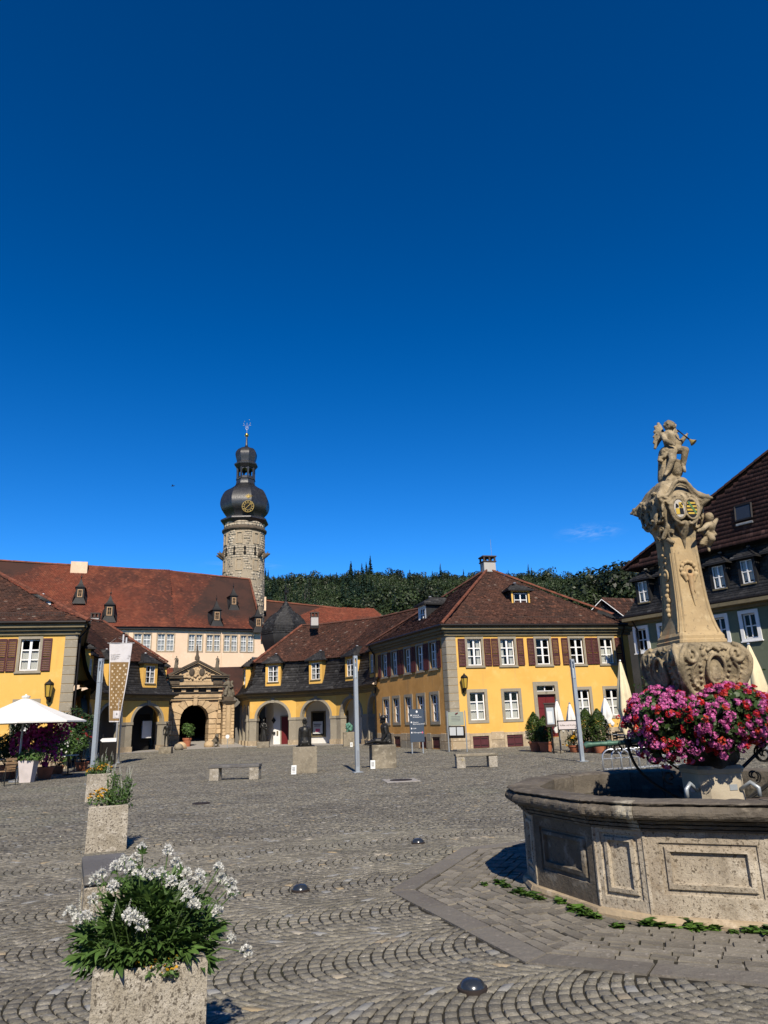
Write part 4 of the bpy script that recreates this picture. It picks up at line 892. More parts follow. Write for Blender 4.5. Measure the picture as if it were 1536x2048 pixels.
# things let into the gallery wall of the right wing
def gal(i,u0,u1,z0,z1,m,name,n=-2.16,par=None):
    fr=rseg[i]; b=MB(); fr.box(b,u0,u1,n-.04,n+.03,z0,z1); return b.build(name,M[m],par or rw)
def galA(i,u0,u1,z0,z1,m,name,n=-2.16,par=None):
    sh={1:-.78,2:-1.63,3:-1.63}[i]; return gal(i,u0+sh,u1+sh,z0,z1,m,name,n,par)
galA(1,2.62,3.4,.05,2.3,'stone_grey','gallery_door_frame'); galA(1,2.74,3.3,.06,2.2,'red_door','gallery_door',-2.12)
b=MB(); fr=rseg[1]; c=fr.p(2.05-.78,-2.12,1.95); e_=fr.e; b.add([c+e_*.2,c+Vector((0,0,.26)),c-e_*.2,c-Vector((0,0,.26))],[(0,1,2,3)]); b.build('diamond_panel',M['print_black'],rw)
galA(1,1.9,2.2,.85,1.05,'print_black','letter_box',-2.12); galA(1,2.32,2.44,.8,1.1,'cornice','bell_plate',-2.12)
galA(1,.62,.98,.5,2.2,'dark','gallery_window',-2.12); galA(1,1.12,1.38,.5,2.2,'dark','gallery_window',-2.12)
galA(2,1.5,2.95,.55,2.55,'cornice','gallery_window_frame'); galA(2,1.66,2.8,.7,2.42,'dark','gallery_window_opening',-2.12)
ps=galA(2,1.75,2.7,.8,1.75,'paper','poster',-2.08); galA(2,1.85,2.6,1.48,1.55,'print_grey','poster_line',-2.04,ps); galA(2,1.92,2.5,1.36,1.42,'print_grey','poster_line',-2.04,ps); galA(2,2.05,2.45,.95,1.18,'sign_pink','poster_picture',-2.04,ps)
gal(2,2.3,3.5,.06,2.5,'cornice','gallery_door_frame'); gal(2,2.45,3.35,.06,2.35,'dark','gallery_door',-2.12); gal(4,1.0,2.2,.06,2.5,'dark','gallery_door',-2.12)
frl=lseg[3]
b=MB(); frl.box(b,2.2,3.85,-2.16,-2.1,.06,2.7); b.build('gallery_passage',M['dark'],lw)  # near-black panel paints in the shade of the opening
b=MB(); frl.box(b,2.85,3.7,-1.75,-1.65,.95,2.2); b.build('stone_relief',M['white_wall'],lw)  # relief whitened in place of the sunlight it misses
# ---------------------------------------------------------------- castle range behind the gate
CA=Vector((-46,66.5,0)); CBn=Vector((-22.4,75,0)); CCr=Vector((-14.1,79.2,0))
cs=wthing('castle_wing','long castle wing with cream wall, paired windows and huge red tiled roof','castle',CBn)
ce=11.75; fA=Fr(CA,CBn); fB=Fr(CBn,CCr)
def castle_window(fr,u,z0=9.35,z1=11.05,w=1.62):
    surround(fr,cs,u-w/2,u+w/2,z0,z1,.13,.04,sill=False,mat_='sand_base')
    m=MB(); fr.box(m,u-.09,u+.09,-.16,.02,z0,z1); m.build('mullion',M['sand_base'],cs)
    for s in (-1,1):
        a,b=(u-w/2,u-.09) if s<0 else (u+.09,u+w/2); window(fr,cs,a,b,z0,z1,n=-.10,cols=2,rows=3,joined=True,curtain='full',post=.02,bar=.03,fw=.05,room=False)
ha=[];hb=[]
def px_u(fr,x,y):
    d=RT*((x-768)/FPX)+UP*((1024-y)/FPX)+FW; e=fr.e; det=d.x*(-e.y)+e.x*d.y
    t=(fr.A.x*(-e.y)+e.x*fr.A.y)/det; p=Vector((d.x,d.y,0))*t; return (p-fr.A).dot(e)
uA=[px_u(fA,x,1290) for x in (191,237,284,331)]; uB=[px_u(fB,x,1292) for x in (390.5,426.5,461,494)]
m=MB(); wall_holes(fA,m,0,fA.L,3.0,ce,[(u-.81,u+.81,9.35,11.05) for u in uA],rev=.2); m.build('wall',M['cream'],cs)
m=MB(); wall_holes(fB,m,0,fB.L,3.0,ce,[(u-.70,u+.70,9.35,11.05) for u in uB],rev=.2); m.build('wall',M['cream'],cs)
for u in uA: castle_window(fA,u)
for u in uB: castle_window(fB,u,w=1.40)
m=MB()
for fr in (fA,fB): fr.box(m,-.1,fr.L+.1,-.1,.35,ce-.25,ce+.05)
m.build('cornice',M['gutter'],cs)
m=MB(); m.tube([fB.p(4.9,.1,ce),fB.p(4.9,.1,4)],.05,6); m.build('downpipe',M['cream'],cs)
b1=(fA.n+fB.n).normalized()
def cpt(k,n,z): # k 0,1,2 nodes
    base=(CA,CBn,CCr)[k]; nv=(fA.n,b1/b1.dot(fA.n),fB.n)[k]; return base+nv*n+Vector((0,0,z))
rd=-8.6; rz0,rz1,rz2=[D(x,y,Y).z for x,y,Y in ((-330,1122,75),(350,1144,83.2),(499,1160,86.2))]
rt=[cpt(0,rd,rz0),cpt(1,rd,rz1),Vector((D(499,1160,86.0).x,86.0,rz2))]
for k in (0,1):
    eA,eB=cpt(k,.5,ce),cpt(k+1,.5,ce); roof_plane(cs,eA,eB,[rt[k+1],rt[k]],matn='tile_red',under='tile_brown',kick=.5,kf=.15,tw=.24,te=.22,jit=.010,th=.02)
    ridge_line(cs,rt[k],rt[k+1],'ridge_red',r=.16,L=1.1)
m=MB(); m.poly(cpt(2,.5,ce),cpt(2,.5,ce)+ax*12+Vector((2,0,0)),rt[2]+Vector((.3,0,0)),rt[2]); m.poly(CCr,CCr+ax*14,CCr+ax*14+Vector((0,0,ce)),CCr+Vector((0,0,ce))); m.build('end_wall',M['cream'],cs)
ridge_line(cs,cpt(2,.45,ce+.1),rt[2],'ridge_red',r=.14,L=.8)
# little turret dormers: photo positions on the roof planes
def on_roof(k,x,y):
    eA,eB,t=cpt(k,.5,ce),cpt(k+1,.5,ce),rt[k]; nn=(eB-eA).cross(t-eA).normalized(); d=RT*((x-768)/FPX)+UP*((1024-y)/FPX)+FW; o=Vector((0,0,CAMH)); return o+d*((eA-o).dot(nn)/d.dot(nn))
def turret(k,x,y,s=1.0):
    p=on_roof(k,x,y); fr=(fA,fB)[k]; f2=Fr((p-fr.e*1.0),(p+fr.e*1.0)); z=p.z; w=1.0*s; n0=.15; h=1.45*s
    m=MB(); wall_holes(f2,m,1-w/2,1+w/2,z-.5,z+h,[(1-.26*s,1+.26*s,z+.25*s,z+1.15*s)],rev=.1,n=n0); d=m.build('dormer',M['slate'],cs)
    m=MB()
    for q in (-1,1):
        u=1+q*w/2; P=[f2.p(u,n0,z-.5),f2.p(u,n0-2.6,z-.5),f2.p(u,n0-2.6,z+h),f2.p(u,n0,z+h)]; m.poly(*(P if q<0 else P[::-1]))
    m.build('cheek',M['slate'],d)
    # flared base
    m=MB(); m.poly(f2.p(1-w*.8,n0+.25,z-.55),f2.p(1+w*.8,n0+.25,z-.55),f2.p(1+w/2,n0,z+.1),f2.p(1-w/2,n0,z+.1))
    for q in (-1,1): P=[f2.p(1+q*w*.85,n0+.25,z-.5),f2.p(1+q*w*.85,n0-2.4,z+1.2),f2.p(1+q*w/2,n0-2.4,z+1.6),f2.p(1+q*w/2,n0,z+.4)]; m.poly(*(P if q>0 else P[::-1]))
    m.build('flashing',M['slate'],d)
    m=MB(); f2.frame(m,1-.30*s,1+.30*s,z+.20*s,z+1.2*s,.09,n0-.05,n0+.04); f2.box(m,.985,1.015,n0-.06,n0+.01,z+.25*s,z+1.15*s); f2.box(m,1-.26*s,1+.26*s,n0-.06,n0+.01,z+.7*s,z+.73*s); m.build('window_frame',M['wood_slat'],d)
    m=MB(); m.poly(f2.p(1-.26*s,n0-.08,z+.25*s),f2.p(1+.26*s,n0-.08,z+.25*s),f2.p(1+.26*s,n0-.08,z+1.15*s),f2.p(1-.26*s,n0-.08,z+1.15*s)); m.build('pane',M['room'],d)
    c=f2.p(1,n0-.5*w,z+h); m=MB(); m.lathe([(w*.92,-.02),(w*.62,.18*s),(w*.36,.5*s),(w*.2,.85*s),(.05,1.15*s),(.03,1.2*s)],4,c,math.pi/4+math.atan2(fr.e.y,fr.e.x))
    bk=[f2.p(1-w*.65,n0-.5,z+h),f2.p(1+w*.65,n0-.5,z+h),f2.p(1,n0-.5,z+h+.5*s),f2.p(1-w*.65,n0-3.0,z+h),f2.p(1+w*.65,n0-3.0,z+h),f2.p(1,n0-3.0,z+h+.5*s)]
    m.add(bk,[(1,4,5,2),(0,2,5,3)]); m.build('dormer_roof',M['slate'],d)
    m=MB(); m.tube([c+Vector((0,0,1.1*s)),c+Vector((0,0,1.9*s))],[.05,.02],6); m.ball(c+Vector((0,0,1.45*s)),.10,8,6); m.build('finial',M['gutter'],d)
turret(0,159,1198,.84); turret(0,218,1235,.9); turret(1,433,1244,.9); turret(1,467,1212,.8); turret(1,516,1256,.84)
q=D(159,1134,79.0); chimney(cs,(q.x,q.y,0),1.75,1.2,q.z-1.2,q.z+.5,.34,cap=False,matn='cream')
# second red range to the right, further back
s2=wthing('castle_wing','farther castle wing showing only its low red tiled roof','castle',(-6,98,0))
r0=D(520,1201,104); r1=D(748,1225,108); e0=Vector((r0.x-1,96,r0.z-6.5)); e1=Vector((r1.x+5.5,99,r1.z-6.5))
roof_plane(s2,e0,e1,[r1,r0],matn='tile_red',under='tile_brown',tw=.28,te=.26,jit=.01); ridge_line(s2,r0,r1,'ridge_red',r=.2,L=1.3)
m=MB(); m.poly(r1,e1,e1+Vector((2,16,0)),r1+Vector((.5,.5,0))); m.build('hip_end',M['tile_red'],s2)
m=MB(); m.poly((e0.x,e0.y+.5,0),(e1.x,e1.y+.5,0),(e1.x,e1.y+.5,e1.z),(e0.x,e0.y+.5,e0.z)); m.build('wall',M['cream'],s2)
q=D(525,1203,101); chimney(s2,(q.x,q.y,0),1.0,.9,q.z-1.6,q.z+.6,.2,cap=False,matn='cream')
# low red roof of the gatehouse right behind the portal
gh=wthing('gatehouse','low gatehouse with red tiled roof just behind the stone portal','building',(-16,64,0))
GE=Vector((.917,.398,0)); gc=Vector((-15.95,62.2,0))
a=gc-GE*5.6+ax*1.6; b=gc+GE*5.6+ax*1.6
ea=Vector((a.x,a.y,3.8)); eb=Vector((b.x,b.y,3.8)); ta=Vector((a.x,a.y,0))+ax*4.6; tb=Vector((b.x,b.y,0))+ax*4.6; ta.z=D(345,1336,ta.y).z; tb.z=D(468,1334,tb.y).z
roof_plane(gh,ea,eb,[tb,ta],matn='tile_red',under='tile_brown',tw=.2,te=.17,jit=.008)
m=MB()
p=[a+ax*1.2,a+ax*4.6+GE*0,b+ax*4.6,b+ax*1.2]
m.poly(ta,tb,Vector((tb.x,tb.y,4.25)),Vector((ta.x,ta.y,4.25))); m.build('rear_wall',M['cream'],gh)
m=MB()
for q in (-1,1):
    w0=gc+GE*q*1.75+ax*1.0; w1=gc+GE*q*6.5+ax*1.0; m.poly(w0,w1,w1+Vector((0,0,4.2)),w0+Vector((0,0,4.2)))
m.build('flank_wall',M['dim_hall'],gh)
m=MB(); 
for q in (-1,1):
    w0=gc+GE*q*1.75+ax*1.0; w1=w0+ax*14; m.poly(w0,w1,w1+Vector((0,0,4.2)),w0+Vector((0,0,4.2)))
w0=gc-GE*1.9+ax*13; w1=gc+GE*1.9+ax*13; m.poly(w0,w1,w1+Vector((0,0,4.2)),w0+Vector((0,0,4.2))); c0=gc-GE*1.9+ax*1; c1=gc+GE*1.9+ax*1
m.poly(c0+Vector((0,0,4.0)),c1+Vector((0,0,4.0)),w1+Vector((0,0,4.0)),w0+Vector((0,0,4.0))); m.build('passage',M['dark'],gh)  # near-black walls paint in the shade under the archway
# ---------------------------------------------------------------- castle keep
TY=100.0; tc=D(487,1150,TY); tcx=tc.x
tw_=wthing('castle_tower','round stone castle tower with black onion dome, clock and lantern','tower',(tcx,TY,0))
def tz(yz): return D(489,820+yz/3.84,TY).z
def tr(wz): return wz/3.84/2/1420*100.5
def sax(z): return Vector((tcx,TY,0))
mb=MB(); mb.lathe([(3.02,0),(2.98,tz(1280)),(2.90,tz(900)),(2.90,tz(866))],40,(tcx,TY,0)); mb.build('core',M['mortar'],tw_,smooth=True)
# rubble courses on the visible half
Vs=[];Fs=[];Rs=[];o=0
z=9.0; 
wins=[(a,zz) for zz in (tz(1010),tz(1212)) for a in (-.90,-.03,.80)]
while z<tz(868):
    ch_=random.uniform(.24,.42); a=-1.75+random.random()*.1
    R=3.03-(z/42)*.13
    while a<1.75:
        wl=random.uniform(.26,.72)/R; am=a+wl/2
        # azimuth measured from the direction towards the square (-Y)
        if not any(abs(am-wa)<.18+wl/2 and abs(z+ch_/2-wz)<1.02 for wa,wz in wins):
            g=.013/R; dr=random.uniform(-.012,.018); zz0,zz1=z+.011,z+ch_-.011
            def pt(an,r,zz): return (tcx+r*math.sin(an),TY-r*math.cos(an),zz)
            j=[random.uniform(-.02,.02) for _ in range(4)]
            a0,a1=a+g,a+wl-g; q=[(a0,zz0+j[0]),(a1,zz0+j[1]),(a1,zz1+j[2]),(a0,zz1+j[3])]
            V=[pt(x,R+.01+dr,y) for x,y in q]+[pt(x,R-.08,y) for x,y in q]
            Vs+=V; Fs+=[[o,o+1,o+2,o+3],[o+4,o+5,o+1,o],[o+5,o+6,o+2,o+1],[o+6,o+7,o+3,o+2],[o+7,o+4,o,o+3]]; Rs+=[random.random()]*5; o+=8
        a+=wl
    z+=ch_
link('rubble_stone',np_mesh('rubble_stone',np.array(Vs)-np.array(ORG[tw_.name]),np.array(Fs),M['tower_stone'],Rs),tw_,kind='stuff')
def tband(name,prof,matn='sand_base',n=40,ph=0): mm=MB(); mm.lathe(prof,n,(tcx,TY,0),ph); return mm.build(name,M[matn],tw_,smooth=30)
tband('string_course',[(2.9,tz(960)),(3.2,tz(945)),(3.22,tz(935)),(3.0,tz(925)),(2.9,tz(915))],'gate_dark')
for a,zz in wins:
    A=Vector((tcx+3.0*math.sin(a)-.7*math.cos(a),TY-3.0*math.cos(a)-.7*math.sin(a),0)); B=A+Vector((math.cos(a),math.sin(a),0))*1.4; f=Fr(A,B)
    m=MB(); f.frame(m,.24,1.16,zz-.95,zz+.75,.14,-.3,.05); w=m.build('window_surround',M['sand_base'],tw_)
    m=MB(); f.frame(m,.38,1.02,zz-.81,zz+.61,.05,-.2,-.12); f.box(m,.38,1.02,-.2,-.11,zz-.06,zz+.02); m.build('window_frame',M['white_paint'],w)
    m=MB(); m.poly(f.p(.38,-.17,zz-.81),f.p(1.02,-.17,zz-.81),f.p(1.02,-.17,zz+.61),f.p(.38,-.17,zz+.61)); m.build('pane',M['dark'],w)
for a in (-.78,-.27,.24,.74):   # key-hole loops
    zz=tz(1112); m=MB(); r=2.99
    for dz,rw_ in ((.35,.17),(-.35,.20)): m.ball((tcx+r*math.sin(a),TY-r*math.cos(a),zz+dz),(rw_,.12,.30),8,6,RZ(a))
    m.box((tcx+r*math.sin(a),TY-r*math.cos(a),zz),(.16,.2,.8),RZ(a)); m.build('loophole',M['dark'],tw_)
for a in (-1.45,-1.05,.98,1.42):   # carved water spouts
    zz=tz(1125); m=MB(); dv=Vector((math.sin(a),-math.cos(a),0)); p=Vector((tcx,TY,zz))+dv*2.9
    m.cap2(p-Vector((0,0,.35)),p+dv*.55,.32,.26); m.cap2(p+dv*.5,p+dv*.95+Vector((0,0,.12)),.24,.12); m.cap2(p+dv*.5+Vector((0,0,.1)),p+dv*.75+Vector((0,0,.55)),.12,.05); m.cap2(p+dv*.2+Vector((0,0,.2)),p+dv*.1+Vector((0,0,.7)),.16,.06)
    blob_obj('gargoyle',m,M['gate_dark'],tw_,voxel=.07,smooth=3)
OCTP=math.pi/8+.045
def saw(pts,step,out):
    """profile broken into overlapping slate courses"""
    res=[]
    for (r0,z0),(r1,z1) in zip(pts[:-1],pts[1:]):
        L=math.hypot(r1-r0,z1-z0); n=max(1,int(L/step))
        for i in range(n):
            f0,f1=i/n,(i+1)/n; res.append((r0+(r1-r0)*f0+out,z0+(z1-z0)*f0)); res.append((r0+(r1-r0)*f1,z0+(z1-z0)*f1))
    return res
def smoothprof(pts,n=6):
    out=[];P=[pts[0]]+pts+[pts[-1]]
    for i in range(1,len(P)-2):
        for k in range(n):
            t=k/n; a=[0,0]
            for d in (0,1):
                p0,p1,p2,p3=P[i-1][d],P[i][d],P[i+1][d],P[i+2][d]; a[d]=.5*((2*p1)+(-p0+p2)*t+(2*p0-5*p1+4*p2-p3)*t*t+(-p0+3*p1-3*p2+p3)*t**3)
            out.append(tuple(a))
    out.append(pts[-1]); return out
M['slate_shiny']=mat('glossy_old_slate',(.026,.026,.028),.36,[(2.2,(.045,.044,.044),.45,.7),(9,(.014,.014,.015),.5,.7)],[(5,.35,.03),(22,.4,.012)],spec=.55)
k8=1/math.cos(math.pi/8)
mm=MB(); mm.lathe([(tr(308),tz(905)),(tr(330),tz(892)),(tr(356)*k8,tz(868)),(tr(352)*k8,tz(858)),(tr(300)*k8,tz(842)),(tr(268)*k8,tz(836))],8,(tcx,TY,0),OCTP); mm.build('dome_cornice',M['slate_shiny'],tw_)
on=smoothprof([(tr(262)*k8,tz(838)),(tr(290)*k8,tz(815)),(tr(345)*k8,tz(780)),(tr(367)*k8,tz(738)),(tr(352)*k8,tz(690)),(tr(300)*k8,tz(640)),(tr(215)*k8,tz(612)),(tr(158)*k8,tz(590)),(tr(142)*k8,tz(575))],5)
mm=MB(); mm.lathe(saw(on,.33,.022),8,(tcx,TY,0),OCTP); mm.build('onion_dome',M['slate_shiny'],tw_)
mm=MB(); mm.lathe([(tr(146)*k8,tz(578)),(tr(140)*k8,tz(560)),(tr(140)*k8,tz(548)),(tr(150)*k8,tz(544)),(tr(138)*k8,tz(538))],8,(tcx,TY,0),OCTP); mm.build('lantern_base',M['slate_shiny'],tw_)
for k in range(8):
    a=OCTP+2*math.pi*k/8; r=tr(128)*k8; m=MB(); m.cbox((tcx+r*math.cos(a),TY+r*math.sin(a),(tz(538)+tz(455))/2),(.24,.24,tz(455)-tz(538)),.02,RZ(a)); m.build('lantern_post',M['slate_shiny'],tw_)
    a2=a+math.pi/8; m=MB(); r2=tr(128); hw=r2*math.tan(math.pi/8); N=8; zc=tz(478); ra=hw-.12
    f=Fr((tcx+r2*math.cos(a2)-hw*math.sin(a2)*1,TY+r2*math.sin(a2)+hw*math.cos(a2)),(tcx+r2*math.cos(a2)+hw*math.sin(a2),TY+r2*math.sin(a2)-hw*math.cos(a2)))
    pts=[(hw-ra*math.cos(math.pi*q/N),zc+ra*math.sin(math.pi*q/N)) for q in range(N+1)]
    for q in range(N): m.poly(f.p(pts[q][0],0,pts[q][1]),f.p(pts[q+1][0],0,pts[q+1][1]),f.p(pts[q+1][0],0,tz(452)),f.p(pts[q][0],0,tz(452)))
    m.poly(f.p(0,0,tz(538)),f.p(2*hw,0,tz(538)),f.p(2*hw,0,tz(520)),f.p(0,0,tz(520))); m.build('lantern_arch',M['slate_shiny'],tw_)
mm=MB(); mm.lathe([(tr(140)*k8,tz(455)),(tr(148)*k8,tz(450)),(tr(178)*k8,tz(432)),(tr(180)*k8,tz(425)),(tr(150)*k8,tz(412)),(tr(138)*k8,tz(408))],8,(tcx,TY,0),OCTP); mm.build('lantern_cornice',M['slate_shiny'],tw_)
on2=smoothprof([(tr(136)*k8,tz(410)),(tr(144)*k8,tz(395)),(tr(162)*k8,tz(360)),(tr(160)*k8,tz(335)),(tr(125)*k8,tz(308)),(tr(70)*k8,tz(296)),(tr(28)*k8,tz(283)),(tr(16)*k8,tz(265)),(tr(12)*k8,tz(208))],4)
mm=MB(); mm.lathe(saw(on2,.28,.015),8,(tcx,TY,0),OCTP); mm.build('lantern_dome',M['slate_shiny'],tw_)
mm=MB(); mm.ball((tcx,TY,tz(194)),tr(34),14,10); mm.build('gilt_ball',M['gold'],tw_,smooth=True)
m=MB(); zt=tz(75); zb=tz(178); m.tube([(tcx,TY,zb),(tcx,TY,tz(100))],.03,5); q=.9
for sx in (-1,1):
    m.tube([(tcx,TY,tz(140)),(tcx+sx*.35,TY,tz(118)),(tcx+sx*.5,TY,tz(105))],.02,4); m.tube([(tcx+sx*.05,TY,tz(125)),(tcx+sx*.25,TY,tz(140)),(tcx,TY,tz(155))],.02,4)
    m.ball((tcx+sx*.5,TY,tz(103)),.07,6,5); m.ball((tcx+sx*.52,TY,tz(120)),.07,6,5)
m.ball((tcx+.35,TY,tz(77)),.07,6,5); m.ball((tcx-.38,TY,tz(88)),.07,6,5); m.build('weather_vane',M['lead'],tw_)
# clock on the facet that faces the square
ck=D(496,1012.7,TY-3.55); R=.86
nrm=Vector((math.sin(.045+.0),-math.cos(.045),-.05)).normalized(); Tm=Matrix.Translation(ck)@(nrm.to_track_quat('Z','Y').to_matrix().to_4x4())
m=MB(); m.T=Tm
for r0,r1 in ((R*.93,R),(R*.56,R*.60)):
    N=28
    for k in range(N):
        a0,a1=2*math.pi*k/N,2*math.pi*(k+1)/N; m.poly((r0*math.cos(a0),r0*math.sin(a0),.06),(r1*math.cos(a0),r1*math.sin(a0),.06),(r1*math.cos(a1),r1*math.sin(a1),.06),(r0*math.cos(a1),r0*math.sin(a1),.06))
for k in range(12):
    a=2*math.pi*k/12; m.box((R*.76*math.cos(a),R*.76*math.sin(a),.06),(R*.26,.075,.02),RZ(a))
ckd=MB(); ckd.T=Tm; ckd.lathe([(R*1.0,-.3),(R*1.0,.03),(R*.97,.04)],28); face=ckd.build('clock_face',M['dark'],tw_); m.build('clock_dial',M['gold_paint'],face)
m=MB(); m.T=Tm; m.box((.30,.28,.09),(.95,.07,.02),RZ(.75)); m.box((-.22,-.22,.09),(.75,.06,.02),RZ(.80)); m.build('clock_hand',M['gold_paint'],face)
em=D(497,994,TY-3.3); m=MB()
for sx in (-1,1):
    for k in range(3): m.cap2(em+Vector((sx*.06,0,-.1)),em+Vector((sx*(.22+.16*k),-.02,.42-.14*k)),.08,.04,6)
m.ball(em,(.16,.1,.28),8,6); m.cap2(em,em+Vector((0,-.02,.45)),.1,.05,6); m.build('gilt_emblem',M['gold_paint'],tw_,smooth=True)
# ---------------------------------------------------------------- slate stair turret with bell dome
ox,oy=-9.75,68.0
st=wthing('stair_turret','bulging slate-clad bell dome with spire behind the right arcade','tower',(ox,oy,0))
def oz(y): return D(571,y,oy).z
kk=68*.0009765*.7
def orr(px): return px/2/1420*68.6
mm=MB(); mm.lathe([(orr(72),0),(orr(72),oz(1325))],8,(ox,oy,0),OCTP); mm.build('shaft',M['cream'],st)
bp=smoothprof([(orr(80),oz(1330)),(orr(76),oz(1318)),(orr(84),oz(1300)),(orr(96),oz(1282)),(orr(97),oz(1264)),(orr(86),oz(1248)),(orr(60),oz(1233)),(orr(34),oz(1224)),(orr(16),oz(1213)),(orr(5),oz(1203))],5)
mm=MB(); mm.lathe(bp,8,(ox,oy,0),OCTP); mm.build('bell_dome',M['slate'],st)
pl_=[]
for (r0_,z0_),(r1_,z1_) in zip(bp[:-3],bp[1:-2]):
    for k in range(8):
        a0,a1=OCTP+2*math.pi*k/8,OCTP+2*math.pi*(k+1)/8
        if math.sin((a0+a1)/2)>.5: continue
        pl_.append([Vector((ox+r*math.cos(a),oy+r*math.sin(a),z)) for r,a,z in ((r0_,a0,z0_),(r0_,a1,z0_),(r1_,a1,z1_),(r1_,a0,z1_))])
build_tiles(pl_,'dome_slate',M['slate'],st,tw=.26,te=.17,lift=.02,jit=.008,th=.012)
mm=MB(); mm.lathe([(orr(8),oz(1214)),(orr(4),oz(1204)),(orr(3),oz(1203))],8,(ox,oy,0)); mm.build('spire_collar',M['lead'],st)
mm=MB(); mm.lathe([(.10,oz(1204)),(.06,oz(1190)),(.16,oz(1186)),(.17,oz(1183)),(.05,oz(1180)),(.02,oz(1172))],8,(ox,oy,0)); mm.build('finial',M['gutter'],st)
# ---------------------------------------------------------------- stone gate portal
gp=wthing('gate_portal','baroque honey stone gate portal with carved pediment and dark archway','gate portal',(gc.x,gc.y,0))
Hh=12.0; fg=Fr(gc-GE*Hh,gc+GE*Hh); U0=Hh
def gu(x): return px_u(fg,x,1420)-U0
def gz(y): return D(390,y,gc.y).z
def gb(mb,u0,u1,n0,n1,z0,z1): return fg.box(mb,U0+u0,U0+u1,n0,n1,z0,z1)
def gblock(u0,u1,n0,n1,z0,z1,name='stone_block',m='gate_stone',b=.02):
    mm=MB(); c=fg.p(U0+(u0+u1)/2,(n0+n1)/2,(z0+z1)/2); mm.cbox(c,(u1-u0,n1-n0,z1-z0),b,RZ(math.atan2(GE.y,GE.x))); return mm.build(name,M[m],gp)
cu=gu(389.5); ra=1.20; zs=gz(1438); zc=zs+ra; hw=2.15; zen=gz(1384)
# archway wall
m=MB(); N=18; pts=[(U0+cu-ra*math.cos(math.pi*k/N),zs+ra*math.sin(math.pi*k/N)) for k in range(N+1)]
for k in range(N):
    m.poly(fg.p(pts[k][0],0,pts[k][1]),fg.p(pts[k+1][0],0,pts[k+1][1]),fg.p(pts[k+1][0],0,zen),fg.p(pts[k][0],0,zen)); m.poly(fg.p(pts[k][0],0,pts[k][1]),fg.p(pts[k][0],-1.5,pts[k][1]),fg.p(pts[k+1][0],-1.5,pts[k+1][1]),fg.p(pts[k+1][0],0,pts[k+1][1]))
for a,b in ((cu-hw,cu-ra),(cu+ra,cu+hw)):
    m.poly(fg.p(U0+a,0,0),fg.p(U0+b,0,0),fg.p(U0+b,0,zen),fg.p(U0+a,0,zen))
m.build('portal_wall',M['gate_stone'],gp)
# rusticated jambs and voussoirs
for s in (-1,1):
    z=0.25; i=0
    while z<zs-.05:
        h=.40; dp=.10 if i%2==0 else .03
        a,b=(cu+ra-.02,cu+ra+.55) if s>0 else (cu-ra-.55,cu-ra+.02)
        gblock(a,b,-.6,dp,z,min(z+h,zs)-.02); 
        a,b=(cu+ra+.62,cu+hw+.02) if s>0 else (cu-hw-.02,cu-ra-.62); gblock(a,b,-.3,.26 if i%2==0 else .14,z,min(z+h,zs)-.02,'banded_block')
        # inside of the passage
        gblock(cu+s*(ra+.12)-.14,cu+s*(ra+.12)+.14,-1.5,-.62,z,min(z+h,zs)-.02)
        z+=h; i+=1
nv=9
for k in range(nv):
    a0,a1=math.pi*k/nv,math.pi*(k+1)/nv; g=.012; r1=ra+(.62 if k%2==0 else .82); r0=ra-.03
    mm=MB(); P=[]
    for n in (.10+.05*(k%2),-.5):
        for r,a in ((r0,a0+g),(r1,a0+g),(r1,a1-g),(r0,a1-g)): P.append(fg.p(U0+cu-r*math.cos(a),n,zs+r*math.sin(a)))
    mm.add(P,[(3,2,1,0),(4,5,6,7),(0,1,5,4),(1,2,6,5),(2,3,7,6),(3,0,4,7)]); mm.build('voussoir',M['gate_stone'],gp)
gblock(cu-.17,cu+.17,-.2,.26,zc-.12,zc+.62,'keystone'); gblock(cu-.30,cu+.30,.0,.22,zc+.62,zc+.74,'keystone_cap')
z=zs; i=0
while z<zen-.1:
    h=.38
    for s in (-1,1):
        a,b=(cu+ra+.72,cu+hw+.02) if s>0 else (cu-hw-.02,cu-ra-.72); gblock(a,b,-.3,.26 if i%2==0 else .16,z,min(z+h,zen)-.02,'banded_block')
    z+=h; i+=1
# entablature
def band(name,u,n,y0,y1,m='gate_stone'): 
    mm=MB(); gb(mm,cu-u,cu+u,-.4,n,gz(y0),gz(y1)); return mm.build(name,M[m],gp)
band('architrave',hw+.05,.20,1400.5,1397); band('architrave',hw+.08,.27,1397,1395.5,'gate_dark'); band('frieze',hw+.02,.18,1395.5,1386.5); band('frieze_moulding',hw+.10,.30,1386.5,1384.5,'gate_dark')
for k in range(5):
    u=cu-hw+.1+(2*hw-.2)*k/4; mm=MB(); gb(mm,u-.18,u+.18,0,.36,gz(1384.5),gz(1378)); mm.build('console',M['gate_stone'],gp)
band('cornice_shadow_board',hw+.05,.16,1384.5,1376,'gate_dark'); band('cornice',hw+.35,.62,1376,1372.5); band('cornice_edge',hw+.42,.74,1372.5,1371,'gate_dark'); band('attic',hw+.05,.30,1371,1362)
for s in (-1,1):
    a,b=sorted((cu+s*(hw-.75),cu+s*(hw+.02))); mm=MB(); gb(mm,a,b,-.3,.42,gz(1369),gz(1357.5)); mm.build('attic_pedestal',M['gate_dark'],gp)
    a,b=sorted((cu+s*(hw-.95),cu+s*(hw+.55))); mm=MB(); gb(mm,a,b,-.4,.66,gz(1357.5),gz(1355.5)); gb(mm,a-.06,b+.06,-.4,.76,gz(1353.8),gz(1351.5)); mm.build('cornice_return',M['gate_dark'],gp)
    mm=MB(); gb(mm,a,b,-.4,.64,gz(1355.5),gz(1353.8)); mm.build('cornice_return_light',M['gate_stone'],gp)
zb=gz(1353); za=gz(1321); hb=hw+.55
